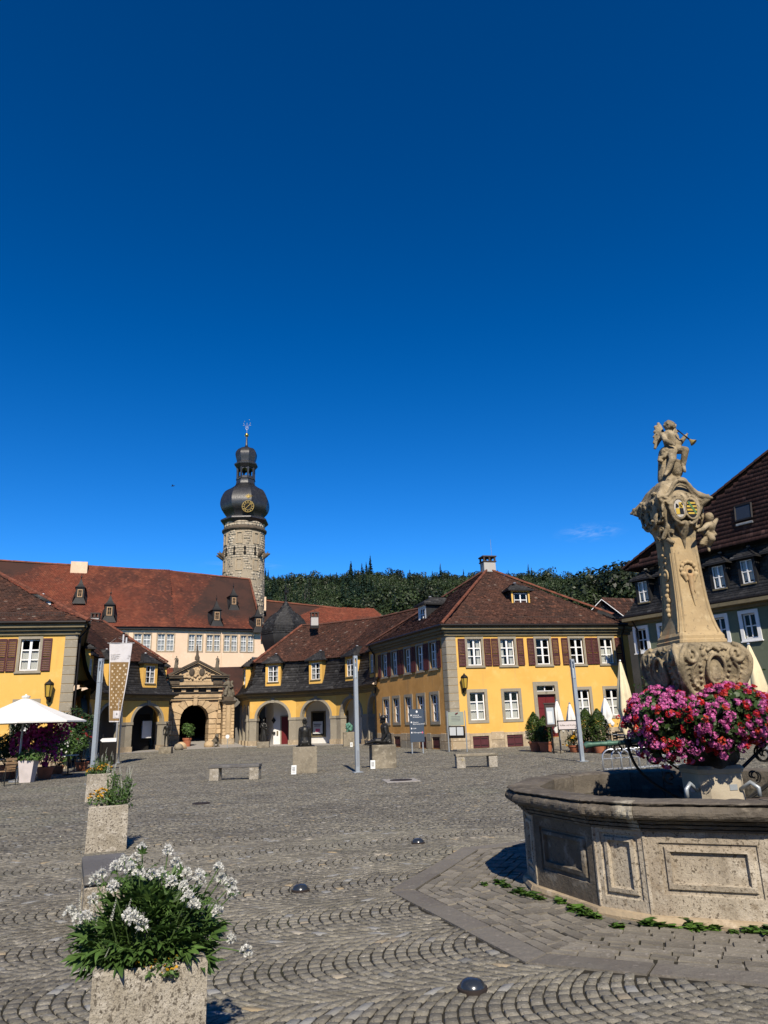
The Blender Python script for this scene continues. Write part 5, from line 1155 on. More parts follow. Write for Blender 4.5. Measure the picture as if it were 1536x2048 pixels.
mm=MB(); mm.poly(fg.p(U0+cu-hb+.2,.30,zb-.5),fg.p(U0+cu+hb-.2,.30,zb-.5),fg.p(U0+cu+hb-.5,.30,zb),fg.p(U0+cu,.30,za-.1),fg.p(U0+cu-hb+.5,.30,zb)); mm.build('tympanum',M['gate_stone'],gp)
for s in (-1,1):
    A=Vector((U0+cu+s*hb,0,zb)); B=Vector((U0+cu,0,za)); d=(B-A).normalized(); up=Vector((-d.z*s,0,d.x*s)); up=up if up.z>0 else -up
    for off,th,n1,m_ in ((0,.16,.70,'gate_dark'),(.18,.07,.62,'gate_stone'),(.27,.10,.50,'gate_dark')):
        P=[]
        for n in (n1,-.3):
            for q,o_ in ((A,-off),(B,-off),(B,-off-th),(A,-off-th)):
                v=q+up*o_; P.append(fg.p(v.x,n,v.z))
        mm=MB(); mm.add(P,[(3,2,1,0),(4,5,6,7),(0,1,5,4),(1,2,6,5),(2,3,7,6),(3,0,4,7)]); mm.build('raking_cornice',M[m_],gp)
# carved double coat of arms
mm=MB(); zm=gz(1347); 
for s in (-1,1):
    c=fg.p(U0+cu+s*.42,.34,zm+.05); mm.ball(c,(.36,.10,.46),10,8,RZ(.41)); 
    for k in range(9):
        a=2*math.pi*k/9; mm.ball(fg.p(U0+cu+s*.42+.42*math.cos(a),.38,zm+.05+.54*math.sin(a)),.09+.03*random.random(),7,5)
    for k in range(7): mm.ball(fg.p(U0+cu+s*(.7+.13*k),.36,zm-.25+random.uniform(-.15,.35)*(1-k/8)),random.uniform(.07,.13),7,5)
    for k in range(5): mm.ball(fg.p(U0+cu+s*(.12+.16*k),.36,zm+.72-.05*k+random.uniform(-.05,.08)),random.uniform(.07,.12),7,5)
    mm.cap2(fg.p(U0+cu+s*.9,.36,zm-.35),fg.p(U0+cu+s*1.45,.36,zm-.38),.1,.05)
blob_obj('carved_arms',mm,M['gate_stone'],gp,voxel=.05,smooth=1)
for s in (-1,1):
    mm=MB(); mm.ball(fg.p(U0+cu+s*.42,.40,zm+.05),(.25,.09,.34),10,8,RZ(.41)); mm.build('shield',M['gate_dark'],gp,smooth=True)
# obelisk on the apex
mm=MB(); c=fg.p(U0+cu,.2,0); mm.cbox((c.x,c.y,za+.14),(.34,.34,.30),.02); mm.cbox((c.x,c.y,za+.33),(.26,.26,.10),.02); mm.box((c.x,c.y,za+.85),(.20,.20,.95),None,.3); mm.build('obelisk',M['gate_dark'],gp)
# side piers, standing forward
for s,x0,x1 in ((1,441,463.5),(-1,338,360)):
    a,b=gu(x0),gu(x1); 
    if s<0: a,b=-(gu(463.5)-2*cu),-(gu(441)-2*cu); a,b=min(a,b),max(a,b)
    n0,n1=-.3,1.15; zt=gz(1406)
    mm=MB(); gb(mm,a+.06,b-.06,n0,n1-.06,0,zt-.1); pr=mm.build('side_pier',M['gate_stone'],gp)
    z=.62; i=0
    while z<zt-.25:
        h=.27
        for q in (-1,1):
            uu=a if q<0 else b; aa,bb=(uu,uu+.22+.05*(i%2)) if q<0 else (uu-.22-.05*(i%2),uu); gblock(aa,bb,n1-.3,n1,z,z+h-.02,'pier_block',b=.03)
        z+=h; i+=1
    gblock(a+.34,b-.34,n1-.1,n1-.02,1.0,zt-.3,'pier_panel'); gblock(a-.05,b+.05,n0,n1+.06,-.1,.62,'pier_base','sand_base')
    gblock(a-.08,b+.08,n0,n1+.1,zt-.14,zt,'pier_cap','gate_dark'); gblock(a-.18,b+.18,n0,n1+.2,zt,zt+.10,'pier_cap','gate_dark'); gblock(a+.05,b-.05,n0+.2,n1-.1,zt+.10,zt+.42,'pier_cap','gate_dark')
PIER=[(-(gu(452)-2*cu),.45,gz(1406)+.42),(gu(452),.45,gz(1406)+.42)]
# ---------------------------------------------------------------- green house on the right
gr=wthing('green_house','sage green house with slate mansard and steep dark brown tile roof','house',GA)
fG=Fr(GA,GB); holes=[]; up=[]; 
for k in range(13): up.append(.42+k*1.58)
zr=(4.9,6.1); lo=(1.3,2.5)
holes=[(u-.34,u+.34,*zr) for u in up]+[(u-.34,u+.34,*lo) for u in up]
m=MB(); wall_holes(fG,m,0,fG.L,-.1,6.55,holes,rev=.25); m.build('wall',M['green_plaster'],gr)
m=MB(); m.poly(GA,GA+Vector((3.6,2.4,0))*3,GA+Vector((3.6,2.4,0))*3+Vector((0,0,6.5)),GA+Vector((0,0,6.5))); m.poly(GA,GA+Vector((0,0,6.5)),GA-fG.n*12+Vector((0,0,6.5)),GA-fG.n*12); m.build('gable_wall',M['green_plaster'],gr)
for u in up:
    surround(fG,gr,u-.34,u+.34,*zr,.17,.06,sill=True,mat_='white_paint'); window(fG,gr,u-.34,u+.34,*zr,n=-.10,cols=2,rows=2,curtain=None,post=.03,bar=.02,fw=.07)
    surround(fG,gr,u-.34,u+.34,*lo,.16,.05,sill=True,mat_='white_paint'); window(fG,gr,u-.34,u+.34,*lo,n=-.10,cols=2,rows=2,curtain=None,post=.03,bar=.02,fw=.07)
m=MB(); fG.box(m,-.2,fG.L,-.1,.22,6.38,6.55); fG.box(m,-.3,fG.L,-.1,.62,6.55,6.72); m.build('cornice',M['cornice'],gr)
g=MB(); g.tube([fG.p(-.5,.55,6.78),fG.p(fG.L,.55,6.78)],.08,8); g.build('gutter',M['gutter'],gr)
# lower slate mansard, upper tile roof with hipped left end
e0=fG.p(-.45,.5,6.74); e1=fG.p(fG.L,.5,6.74); t0=fG.p(.6,-1.0,9.55); t1=fG.p(fG.L,-1.0,9.55)
sidev=-fG.n*12
pol=[[e0,e1,t1,t0]]
pr=[(.5,6.74),(.05,7.25),(-.35,8.1),(-.6,9.0),(-.75,9.75)]; ul=[-.45,-.05,.25,.45,.6]
polys=[]
for k in range(4): polys.append([fG.p(ul[k],*pr[k]),fG.p(fG.L,*pr[k]),fG.p(fG.L,*pr[k+1]),fG.p(ul[k+1],*pr[k+1])])
side=[[fG.p(ul[k],pr[k][0]-11,pr[k][1]),fG.p(ul[k],*pr[k]),fG.p(ul[k+1],*pr[k+1]),fG.p(ul[k+1],pr[k+1][0]-11,pr[k+1][1])] for k in range(4)]
m=MB()
for p in polys+side: m.poly(*p)
m.build('mansard',M['slate'],gr); build_tiles(polys+side,'mansard_slate',M['slate'],gr,tw=.26,te=.19,lift=.02,jit=.005,th=.012)
tb0=fG.p(-.2,.05,9.55); tb1=fG.p(fG.L,.05,9.55); ap=D(1700,790,31.5)
hip=D(1534,908,33.6)
hd=(hip-tb0); tip=tb0+hd*1.35; tipb=tip+fG.e*20
roof_plane(gr,tb0,tb1,[tipb,tip],matn='tile_dark',under='tile_dark',kick=.35,kf=.14,tw=.2,te=.22,jit=.006,th=.03)
bk=tb0-fG.n*10; bk.z=9.55
m=MB(); m.poly(bk,tb0,tip); m.build('hip_end',M['tile_dark'],gr); ridge_line(gr,tb0+Vector((0,0,.05)),tip,'tile_dark',r=.13,L=.45)
snow_guard(gr,fG.p(1.0,-.45,10.25),fG.p(17,-.45,10.25),.2)
for k in range(12):
    u=.9+k*1.54; dormer(fG,gr,u,7.42,.0,w=.92,h=1.40,depth=1.5,win=(.62,1.15),cheek='slate',front='slate',rh=.62,ov=.22,cols=2,rows=2,curtain='full',joined=False,zbot=7.15)
# roof window
nr_=fG.e.cross(tip-tb0).normalized(); dd_=RT*((1474-768)/FPX)+UP*((1024-1046)/FPX)+FW; oo_=Vector((0,0,CAMH)); c=oo_+dd_*((tb0-oo_).dot(nr_)/dd_.dot(nr_))+Vector((0,0,.05)); sl=((tip-tb0)-fG.e*((tip-tb0).dot(fG.e))).normalized(); nn=fG.e.cross(sl).normalized(); nn=nn if nn.z>0 else -nn
p=[c,c+fG.e*.85,c+fG.e*.85+sl*.8,c+sl*.8]; m=MB()
for a,b in ((0,1),(1,2),(2,3),(3,0)): m.tube([p[a]+nn*.1,p[b]+nn*.1],.06,4)
rwn=m.build('roof_window',M['gutter'],gr); m=MB(); m.poly(*[q+nn*.1 for q in p]); m.build('pane',M['uplight'],rwn)
m=MB(); m.tube([p[0]-sl*.2+nn*.06,p[1]-sl*.2+nn*.06],.07,6); m.build('apron_flashing',M['lead'],rwn)
downpipe(gr,fG,.25,6.7)
# ---------------------------------------------------------------- small gabled house behind
sh=wthing('small_house','small dark-gabled house with red pantile roof between the yellow and green houses','house',(17,58,0))
a=D(1204,1199,56); zr_=a.z; f=Fr((a.x-2.3,56.6),(a.x+2.3,56.0)); m=MB()
m.poly(f.p(0,0,0),f.p(4.6,0,0),f.p(4.6,0,zr_-2.2),f.p(2.3,0,zr_),f.p(0,0,zr_-2.2)); m.build('gable',M['slate'],sh)
r0=f.p(2.3,.35,zr_+.05); r1=r0+Vector((7,3,0)); roof_plane(sh,f.p(5.0,.35,zr_-2.5),f.p(5.0,.35,zr_-2.5)+Vector((7,3,0)),[r1,r0],matn='tile_brown',under='tile_brown',tw=.25,te=.3,jit=.006,th=.05)
m=MB(); m.poly(f.p(-.4,.35,zr_-2.5),r0,r1,f.p(-.4,.35,zr_-2.5)+Vector((7,3,0))); m.build('rear_slope',M['tile_brown'],sh)
m=MB(); m.tube([f.p(-.4,.4,zr_-2.5),f.p(2.3,.4,zr_),f.p(5.0,.4,zr_-2.5)],.04,4); m.build('barge_board',M['white_paint'],sh)
# ---------------------------------------------------------------- baroque fountain
fo=thing('fountain','baroque stone fountain with panelled basin, carved column and trumpet angel','fountain',(FC.x,FC.y,0)); ORG[fo.name]=Vector((FC.x,FC.y,0))
AP=1.80; WID=15.3; NAR=7.2    # half angles of wide and narrow facets
def ring_nodes(ap):
    """corners of the sixteen-sided plan at a given radius"""
    R=ap/math.cos(math.radians(11.25)); out=[]
    for k in range(8):
        c=-90+45*k
        out+= [c-NAR,c+NAR]
    return [FC+Vector((R*math.cos(math.radians(a)),R*math.sin(math.radians(a)),0)) for a in out]
RN=ring_nodes(AP)
def facet(i,h0,h1,dark):
    a,b=RN[i],RN[(i+1)%16]; fr=Fr(a,b); L=fr.L; wide=i%2==1
    m=MB(); rings=[(0,0),(.055,0),(.062,-.014),(.085,-.014),(.095,.006),(.125,.012),(.135,-.022),(.150,-.022)] if not wide else [(0,0),(.115,0),(.122,-.016),(.150,-.016),(.160,.006),(.195,.014),(.206,-.020),(.225,-.020)]
    H=h1-h0; tp=[]
    for ins,dp in rings:
        z0,z1=h0+ins*1.05+(.06 if ins else 0),h1-ins*.8; u0,u1=ins,L-ins
        tp.append([fr.p(u0,dp,z0),fr.p(u1,dp,z0),fr.p(u1,dp,z1),fr.p(u0,dp,z1)])
    V=[p for r in tp for p in r]; F=[]
    for k in range(len(rings)-1):
        for j in range(4): F.append((k*4+j,k*4+(j+1)%4,(k+1)*4+(j+1)%4,(k+1)*4+j))
    k=len(rings)-1; F.append((k*4,k*4+1,k*4+2,k*4+3)); m.add(V,F)
    # the block's sides and back
    m.poly(fr.p(0,0,h0),fr.p(0,0,h1),fr.p(0,-.2,h1),fr.p(0,-.2,h0)); m.poly(fr.p(L,0,h1),fr.p(L,0,h0),fr.p(L,-.2,h0),fr.p(L,-.2,h1)); m.poly(fr.p(0,-.2,h0),fr.p(0,-.2,h1),fr.p(L,-.2,h1),fr.p(L,-.2,h0))
    o=m.build('basin_panel',M['basin_dark' if dark else 'basin'],fo)
    if dark: o['label']='grime-darkened grey side panel'
    return o
for i in range(16): facet(i,.03,.695,dark=(i in (13,)))
# pilaster strips over the joints of the wide panels
for i in range(16):
    p=RN[i]; d=(p-FC).normalized(); m=MB(); m.tube([p-d*.012+Vector((0,0,.05)),p-d*.012+Vector((0,0,.69))],.022,6); m.build('joint_bead',M['basin'],fo)
def ring_profile(name,prof,matn,seg=16,gap=.004,jit=.003,rough=False):
    for i in range(16):
        m=MB(); rows=[]; dz=random.uniform(-jit,jit); dr=random.uniform(-jit,jit)
        for ap,z in prof:
            N=ring_nodes(ap+dr); a,b=N[i],N[(i+1)%16]; e=(b-a).normalized(); rows.append([a+e*gap+Vector((0,0,z+dz)),b-e*gap+Vector((0,0,z+dz))])
        n=len(rows)
        # subdivide along so the wear has something to work on
        S=18; V=[];F=[]; ctr=(rows[0][0]+rows[0][1])/2-FC; ctr.z=0; ctr.normalize()
        wob=[random.gauss(0,.0028) for _ in range(S+1)]; chip=[(random.random()<.10)*random.uniform(.004,.014) for _ in range(S+1)]
        for ri,r in enumerate(rows):
            for s in range(S+1):
                p=r[0].lerp(r[1],s/S)
                if rough and 2<ri<len(rows)-3: p=p+ctr*(wob[s]+random.gauss(0,.0022)-chip[s]*(1 if ri%7 in (0,1,2,3) else .3))+Vector((0,0,random.gauss(0,.0018)))
                V.append(p)
        for j in range(n-1):
            for s in range(S): F.append((j*(S+1)+s,j*(S+1)+s+1,(j+1)*(S+1)+s+1,(j+1)*(S+1)+s))
        # end caps
        F.append(tuple(j*(S+1) for j in range(n))); F.append(tuple(j*(S+1)+S for j in range(n))[::-1])
        m.add(V,F); o=m.build(name,M[matn],fo)
foot=[(AP+.06,-.04),(AP+.065,.02),(AP+.05,.055),(AP-.02,.06)]
ring_profile('plinth_stone',foot,'sand_base')
cop=[(AP-.02,.688),(AP+.022,.690),(AP+.026,.706),(AP+.012,.709),(AP+.012,.716),(AP+.048,.719),(AP+.053,.740),(AP+.034,.744),(AP+.034,.751),(AP+.078,.755),(AP+.083,.776),(AP+.066,.780),(AP+.066,.788)]
for k in range(9): a=-1.35+k*.37; cop.append((AP+.122+.056*math.cos(a),.842+.054*math.sin(a)))
cop+=[(AP+.105,.897),(AP+.105,.903),(AP+.15,.906),(AP+.158,.918),(AP+.135,.928),(AP+.05,.935),(AP-.14,.930),(AP-.185,.915),(AP-.19,.86),(AP-.17,.40)]
ring_profile('coping_stone',cop,'coping',rough=True)
wn=ring_nodes(AP-.17); m=MB(); m.add([Vector((p.x,p.y,.715)) for p in wn],[tuple(range(16))]); m.build('water',M['water'],fo)
m=MB(); m.add([Vector((p.x,p.y,.40)) for p in wn],[tuple(range(16))]); m.build('basin_bed',M['basin_dark'],fo)
# --- column, turned a few degrees
CC=Vector((3.355,8.0,0)); CR=math.radians(8)
TC=Matrix.Translation(CC)@Matrix.Rotation(CR,4,'Z')
def col(): b=MB(); b.T=TC; return b
def sqlathe(b,prof,ch=.0,n=1):
    """square-plan turned profile with small chamfers; prof (half,z)"""
    V=[];F=[];k=8
    for h,z in prof:
        c=ch*h; V+=[(-h+c,-h,z),(h-c,-h,z),(h,-h+c,z),(h,h-c,z),(h-c,h,z),(-h+c,h,z),(-h,h-c,z),(-h,-h+c,z)]
    for j in range(len(prof)-1):
        for i in range(k): F.append((j*k+i,j*k+(i+1)%k,(j+1)*k+(i+1)%k,(j+1)*k+i))
    F.append(tuple(range(k))[::-1]); F.append(tuple((len(prof)-1)*k+i for i in range(k))); b.add(V,F)
b=col(); sqlathe(b,[(.34,.40),(.34,.62),(.26,.66),(.238,.68),(.238,1.01),(.25,1.02),(.262,1.06),(.24,1.09)],.28); b.build('pedestal',M['ped_stone'],fo)
for x,y in ((-.06,-.24),(-.24,.0)):
    b=col(); 
    if y<-.2: b.box((.08,-.24,.88),(.085,.008,.055))
    else: b.box((-.24,-.02,.86),(.008,.085,.055))
    b.build('metal_plate',M['steel'],fo)
b=col(); 
for k in range(26):
    a=random.uniform(0,6.28); z=random.uniform(1.06,1.72); r=.20+.08*random.random(); b.ball((r*.75*math.cos(a),r*.75*math.sin(a),z),random.uniform(.07,.13),8,6)
b.cap2((0,0,1.05),(0,0,1.75),.22,.24,12); me=blob_obj('rough_stem',b,M['tufa'],fo,voxel=.022,smooth=1)
# bombe block with volutes
b=col(); sqlathe(b,[(.19,1.62),(.22,1.70),(.265,1.80),(.325,1.92),(.37,2.04),(.39,2.14),(.385,2.22),(.36,2.29),(.31,2.33),(.27,2.345)],.10)
def spiral(c,ax_,r0,turns,up,n=26,dirn=1,start=0.0,shrink=.9):
    """points of a volute in the plane of a face; c=(u,z), ax_ face index"""
    P=[]
    for i in range(n+1):
        t=i/n; a=start+dirn*turns*2*math.pi*t; r=r0*(1-shrink*t); P.append((c[0]+r*math.cos(a),c[1]+r*math.sin(a)))
    return P
def face_pt(f,u,d,z):
    a=math.pi/2*f; u=u*(.86 if 1.6<z<2.345 else 1.0); x,y=u,-d; return (x*math.cos(a)-y*math.sin(a),x*math.sin(a)+y*math.cos(a),z)
def hz(z):
    pr=[(.19,1.62),(.22,1.70),(.265,1.80),(.325,1.92),(.37,2.04),(.39,2.14),(.385,2.22),(.36,2.29),(.31,2.33),(.27,2.345)]
    return float(np.interp(z,[q[1] for q in pr],[q[0] for q in pr]))
for f in range(4):
    for s in (-1,1):
        sp=spiral((s*.29,2.21),f,.105,1.5,1,dirn=-s,start=(math.pi*.5),shrink=.85)
        b.tube([face_pt(f,u,hz(z)+.018,z) for u,z in sp],[.030*(1-.45*i/26) for i in range(27)],7)
        # big C-scroll running down the edge and curling in at the foot
        path=[(s*.36,2.27),(s*.43,2.20),(s*.45,2.10),(s*.42,1.98),(s*.35,1.88),(s*.27,1.81),(s*.19,1.79),(s*.15,1.83),(s*.17,1.87)]
        sm=smoothprof(path,4); b.tube([face_pt(f,u,hz(z)+.022,z) for u,z in sm],.030,7)
        path=[(s*.24,2.13),(s*.30,2.06),(s*.30,1.97),(s*.25,1.90),(s*.20,1.88)]
        sm=smoothprof(path,4); b.tube([face_pt(f,u,hz(z)+.012,z) for u,z in sm],.016,6)
        for k in range(7):
            t=k/6; u=s*(.415-.16*t**1.6); z=2.15-.28*t; b.cap2(face_pt(f,u,hz(z)+.004,z),face_pt(f,u-s*.07,hz(z)+.010,z+.02),.014,.008,6)
        for k in range(6): b.ball(face_pt(f,s*random.uniform(.10,.2),hz(2.2)+.005,random.uniform(2.12,2.3)),random.uniform(.016,.03),6,5)
        for k in range(4): z=1.93+.055*k; b.ball(face_pt(f,s*(.165+.01*k),hz(z)+.01,z),.02,6,5)
    N=24; ring=[(.115*math.cos(2*math.pi*k/N),2.055+.145*math.sin(2*math.pi*k/N)) for k in range(N+1)]
    b.tube([face_pt(f,u,hz(z)+.034,z) for u,z in ring],.019,6)
    P=face_pt(f,0,hz(2.05)-.02,2.05); b.ball(P,(.10,.055,.13) if f%2==0 else (.055,.10,.13),12,8)
    for k in range(5): b.ball(face_pt(f,(k-2)*.035,hz(2.25)+.02,2.25+.02*(2-abs(k-2))),.022,6,5)
    for s in (-1,1):
        b.cap2(face_pt(f,s*.03,hz(1.87)+.02,1.875),face_pt(f,s*.15,hz(1.85)+.02,1.85),.03,.016)
for k in range(4):
    a=math.pi/4+math.pi/2*k
    pth=[(.38,2.30),(.475,2.24),(.51,2.14),(.485,2.02),(.43,1.90),(.35,1.78),(.29,1.70)]
    b.tube([(r*math.cos(a),r*math.sin(a),z) for r,z in smoothprof(pth,4)],.044,8)
me=blob_obj('volute_block',b,M['col_grey'],fo,voxel=.0085,smooth=1,fac=.3)
# shaft
shp=[(.275,2.345),(.275,2.375),(.262,2.385),(.262,2.42),(.240,2.46),(.223,2.52),(.207,2.60),(.194,2.70),(.183,2.82),(.175,2.98),(.169,3.15),(.165,3.35),(.161,3.75)]
b=col(); sqlathe(b,shp,.09); b.build('shaft',M['col_stone'],fo)
for f in range(4):   # raised panel mouldings along the edges of each face
    for s in (-1,1):
        P=[face_pt(f,s*(h*.80),h+.001,z) for h,z in shp[4:-1]]; b=col(); b.tube(P,.010,5); b.build('edge_moulding',M['col_stone'],fo)
def hs(z): return float(np.interp(z,[q[1] for q in shp],[q[0] for q in shp]))
# lion-mask boss with shell and hanging leaf on every face
b=col()
for f in (0,3,1,2):
    zc=3.13 if f in (0,2) else 3.12
    d=hs(zc)
    if f in (0,2):
        for k in range(9):
            a=math.radians(-20+220*k/8); b.ball(face_pt(f,.088*math.cos(a),d+.006,zc+.105*math.sin(a)+.01),.026,7,5)
        N=16; b.tube([face_pt(f,.040*math.cos(2*math.pi*k/N),d+.022,zc-.005+.036*math.sin(2*math.pi*k/N)) for k in range(N+1)],.017,6)
        for s in (-1,1): b.cap2(face_pt(f,s*.07,d+.012,zc-.03),face_pt(f,s*.05,d+.012,zc-.10),.030,.012)
        b.cap2(face_pt(f,0,d+.02,zc-.05),face_pt(f,-.004,hs(zc-.2)+.012,zc-.22),.032,.020); b.cap2(face_pt(f,-.004,hs(zc-.2)+.012,zc-.22),face_pt(f,.004,hs(zc-.38)+.004,zc-.38),.020,.006); b.cap2(face_pt(f,.03,d+.01,zc-.08),face_pt(f,.035,hs(zc-.2)+.006,zc-.24),.014,.006)
    else:
        N=18; b.tube([face_pt(f,.05*math.cos(2*math.pi*k/N),d+.012,zc+.06*math.sin(2*math.pi*k/N)) for k in range(N+1)],.015,6)
        b.ball(face_pt(f,.0,d-.005,zc),.045,8,6)
        for k in range(7): z=zc-.12-.055*k; b.ball(face_pt(f,random.uniform(-.02,.02),hs(z)+.012,z),random.uniform(.02,.034),7,5)
        for k in range(5): z=zc+.10+.035*k; b.ball(face_pt(f,(.025 if k%2 else -.025),hs(z)+.008,z),.018,6,5)
me=blob_obj('lion_mask',b,M['col_stone'],fo,voxel=.007,smooth=1)
b=col(); 
for f in (0,2):
    b.ball(face_pt(f,0,hs(3.13)+.012,3.125),(.026,.02,.024),8,6)
b.build('mask_mouth',M['dark'],fo,smooth=True)
# capital: flaring block, swept pediments, scrolls
b=col(); sqlathe(b,[(.160,3.50),(.172,3.60),(.195,3.70),(.232,3.80),(.265,3.88),(.285,3.94),(.29,3.975),(.27,4.01),(.235,4.07),(.19,4.15),(.12,4.22)],.06)
for k in range(4):
    a=math.pi/4+math.pi/2*k; b.cap2((.32*math.cos(a),.32*math.sin(a),4.01),(.46*math.cos(a),.46*math.sin(a),3.95),.052,.016); b.cap2((.33*math.cos(a),.33*math.sin(a),3.91),(.43*math.cos(a),.43*math.sin(a),3.935),.05,.016)
    for q in range(5): b.ball(((.24+.03*q)*math.cos(a)+random.uniform(-.03,.03),(.24+.03*q)*math.sin(a)+random.uniform(-.03,.03),3.84+.025*q+random.uniform(-.02,.02)),random.uniform(.02,.03),6,5)
for f in range(4):
    pth=[(-.42,3.99),(-.33,3.975),(-.24,4.0),(-.17,4.07),(-.10,4.14),(0,4.17),(.10,4.14),(.17,4.07),(.24,4.0),(.33,3.975),(.42,3.99)]
    sm=smoothprof(pth,3)
    if f in (0,2): b.tube([face_pt(f,u*.76,.29,z) for u,z in sm],.022,7); b.tube([face_pt(f,u*.73,.275,z-.045) for u,z in sm],.015,6)
    for k in range(26):
        u0,z0_=random.uniform(-.26,.26),random.uniform(3.60,3.98); d0=float(np.interp(z0_,[3.5,3.6,3.7,3.8,3.88,3.94],[.160,.172,.195,.232,.265,.285]))
        if abs(u0)>d0 or (f==0 and abs(u0)<.16 and 3.70<z0_<3.95): continue
        sg=random.choice((-1,1)); a0=random.uniform(0,6.28); R0=random.uniform(.022,.045); b.tube([face_pt(f,u0+R0*(1-.7*q/9)*math.cos(a0+sg*.55*q),d0+.018,z0_+R0*(1-.7*q/9)*math.sin(a0+sg*.55*q)) for q in range(10)],[.013-.0008*q for q in range(10)],6)
    if f in (0,1,2,3):
        d=.262
        for s in (-1,1):
            c=(s*.068,3.83)
            N=20; b.tube([face_pt(f,c[0]*1.1+.076*math.cos(2*math.pi*k/N),d+.035,c[1]+.118*math.sin(2*math.pi*k/N)) for k in range(N+1)],.014,6)
            P=face_pt(f,c[0],d-.005,c[1]); b.ball(P,(.062,.035,.10) if f%2==0 else (.035,.062,.10),10,8)
            sm=smoothprof([(s*.06,3.98),(s*.13,3.97),(s*.17,3.90),(s*.165,3.80),(s*.12,3.70),(s*.05,3.66),(s*.03,3.69)],4); b.tube([face_pt(f,u,d+.02,z) for u,z in sm],.020,6)
            for k in range(5): b.ball(face_pt(f,s*random.uniform(.03,.17),d+.01,random.uniform(3.94,4.05)),random.uniform(.016,.03),6,5)
            b.cap2(face_pt(f,s*.09,d-.03,3.68),face_pt(f,s*.02,.19,3.56),.03,.02)
        b.cap2(face_pt(f,0,d-.02,3.66),face_pt(f,.0,.175,3.50),.05,.02); b.cap2(face_pt(f,.0,.175,3.50),face_pt(f,.004,.166,3.40),.022,.008)
        for k in range(5): b.ball(face_pt(f,(k-2)*.04,d-.01,3.655+.012*abs(k-2)),.028,6,5)
b.ball((0,0,4.14),(.18,.18,.12),12,8)
blob_obj('carved_capital',b,M['col_grey'],fo,voxel=.008,smooth=1,fac=.25)
# enamelled shields on the front
def shield(f,s,bars):
    c=(s*.075,3.83); d=.307
    def T(u,z,dd=0): return TC@Vector(face_pt(f,c[0]+u,d+dd,c[1]+z))
    b=MB(); N=24; b.add([T(.064*math.cos(2*math.pi*k/N),.104*math.sin(2*math.pi*k/N)) for k in range(N)],[tuple(range(N))]); sh=b.build('shield',M['shield_black' if bars else 'shield_white'],fo)
    def strip(u0,u1,z0,z1,m,nm,dd=.003):
        b=MB(); b.add([T(u0,z0,dd),T(u1,z0,dd),T(u1,z1,dd),T(u0,z1,dd)],[(0,1,2,3)]); b.build(nm,M[m],sh)
    if bars:
        for k in range(4):
            z=-.066+.040*k; hw=.061*math.sqrt(max(.05,1-((z+.01)/.104)**2)); strip(-hw,hw,z,z+.021,'shield_yellow','bar')
        b=MB(); b.add([T(-.045,.075,.006),T(-.025,.085,.006),T(.050,-.045,.006),T(.036,-.07,.006)],[(3,2,1,0)]); b.build('bend',M['shield_green'],sh)
    else:
        strip(-.002,.046,.004,.07,'shield_yellow','quarter'); strip(-.046,-.002,-.07,.0,'shield_yellow','quarter'); strip(.0,.046,-.068,.0,'shield_black','quarter')
        for k in range(7):
            b=MB(); u,z=random.uniform(-.04,-.006),random.uniform(.01,.07); R=random.uniform(.006,.012); b.add([T(u+R*math.cos(a),z+R*1.3*math.sin(a),.006) for a in [q*math.pi/3+k for q in range(6)]],[tuple(range(6))]); b.build('charge',M['shield_black'],sh)
        for k in range(6):
            b=MB(); u,z=random.uniform(.006,.04),random.uniform(.012,.06); R=random.uniform(.005,.010); b.add([T(u+R*math.cos(a),z+R*1.3*math.sin(a),.006) for a in [q*math.pi/3+k for q in range(6)]],[tuple(range(6))]); b.build('charge',M['shield_black'],sh)
for f in (0,):
    shield(f,-1,False); shield(f,1,True)
# --- figures, in surveyed positions on the column plane
def q7(X,Y,dy=0): return D(1260+X/7.68,830+Y/7.68,8.0+dy)
def q8(X,Y,dy=0): return D(1260+X/7.68,1000+Y/7.68,8.0+dy)
def rr(p): return p/7.68/166
def putto(b,head,neck,chest,pelv,arms,legs,hr):
    b.ball(head,(hr,hr,hr*1.12),12,10); b.cap2(neck,chest,hr*.6,hr*1.25); b.cap2(chest,pelv,hr*1.28,hr*1.22)
    for A in arms:
        for i in range(len(A)-1): b.cap2(A[i],A[i+1],hr*(.60-.10*i),hr*(.50-.10*i))
        h=A[-1]; d=(A[-1]-A[-2]).normalized(); b.ball(h+d*hr*.1,hr*.30,8,6)
        for k in range(4): o=d.orthogonal().normalized(); b.cap2(h+d*hr*.2,h+d*hr*(.75-.08*abs(k-1.5))+o*hr*.2*(k-1.5),hr*.11,hr*.08,6)
    for Lg in legs:
        for i in range(len(Lg)-1): b.cap2(Lg[i],Lg[i+1],hr*(.95-.26*i),hr*(.70-.20*i))
    f=(Vector((0,0,CAMH))-head).normalized(); r=f.cross(Vector((0,0,1))).normalized()*-1; u=r.cross(f)
    return f,r,u
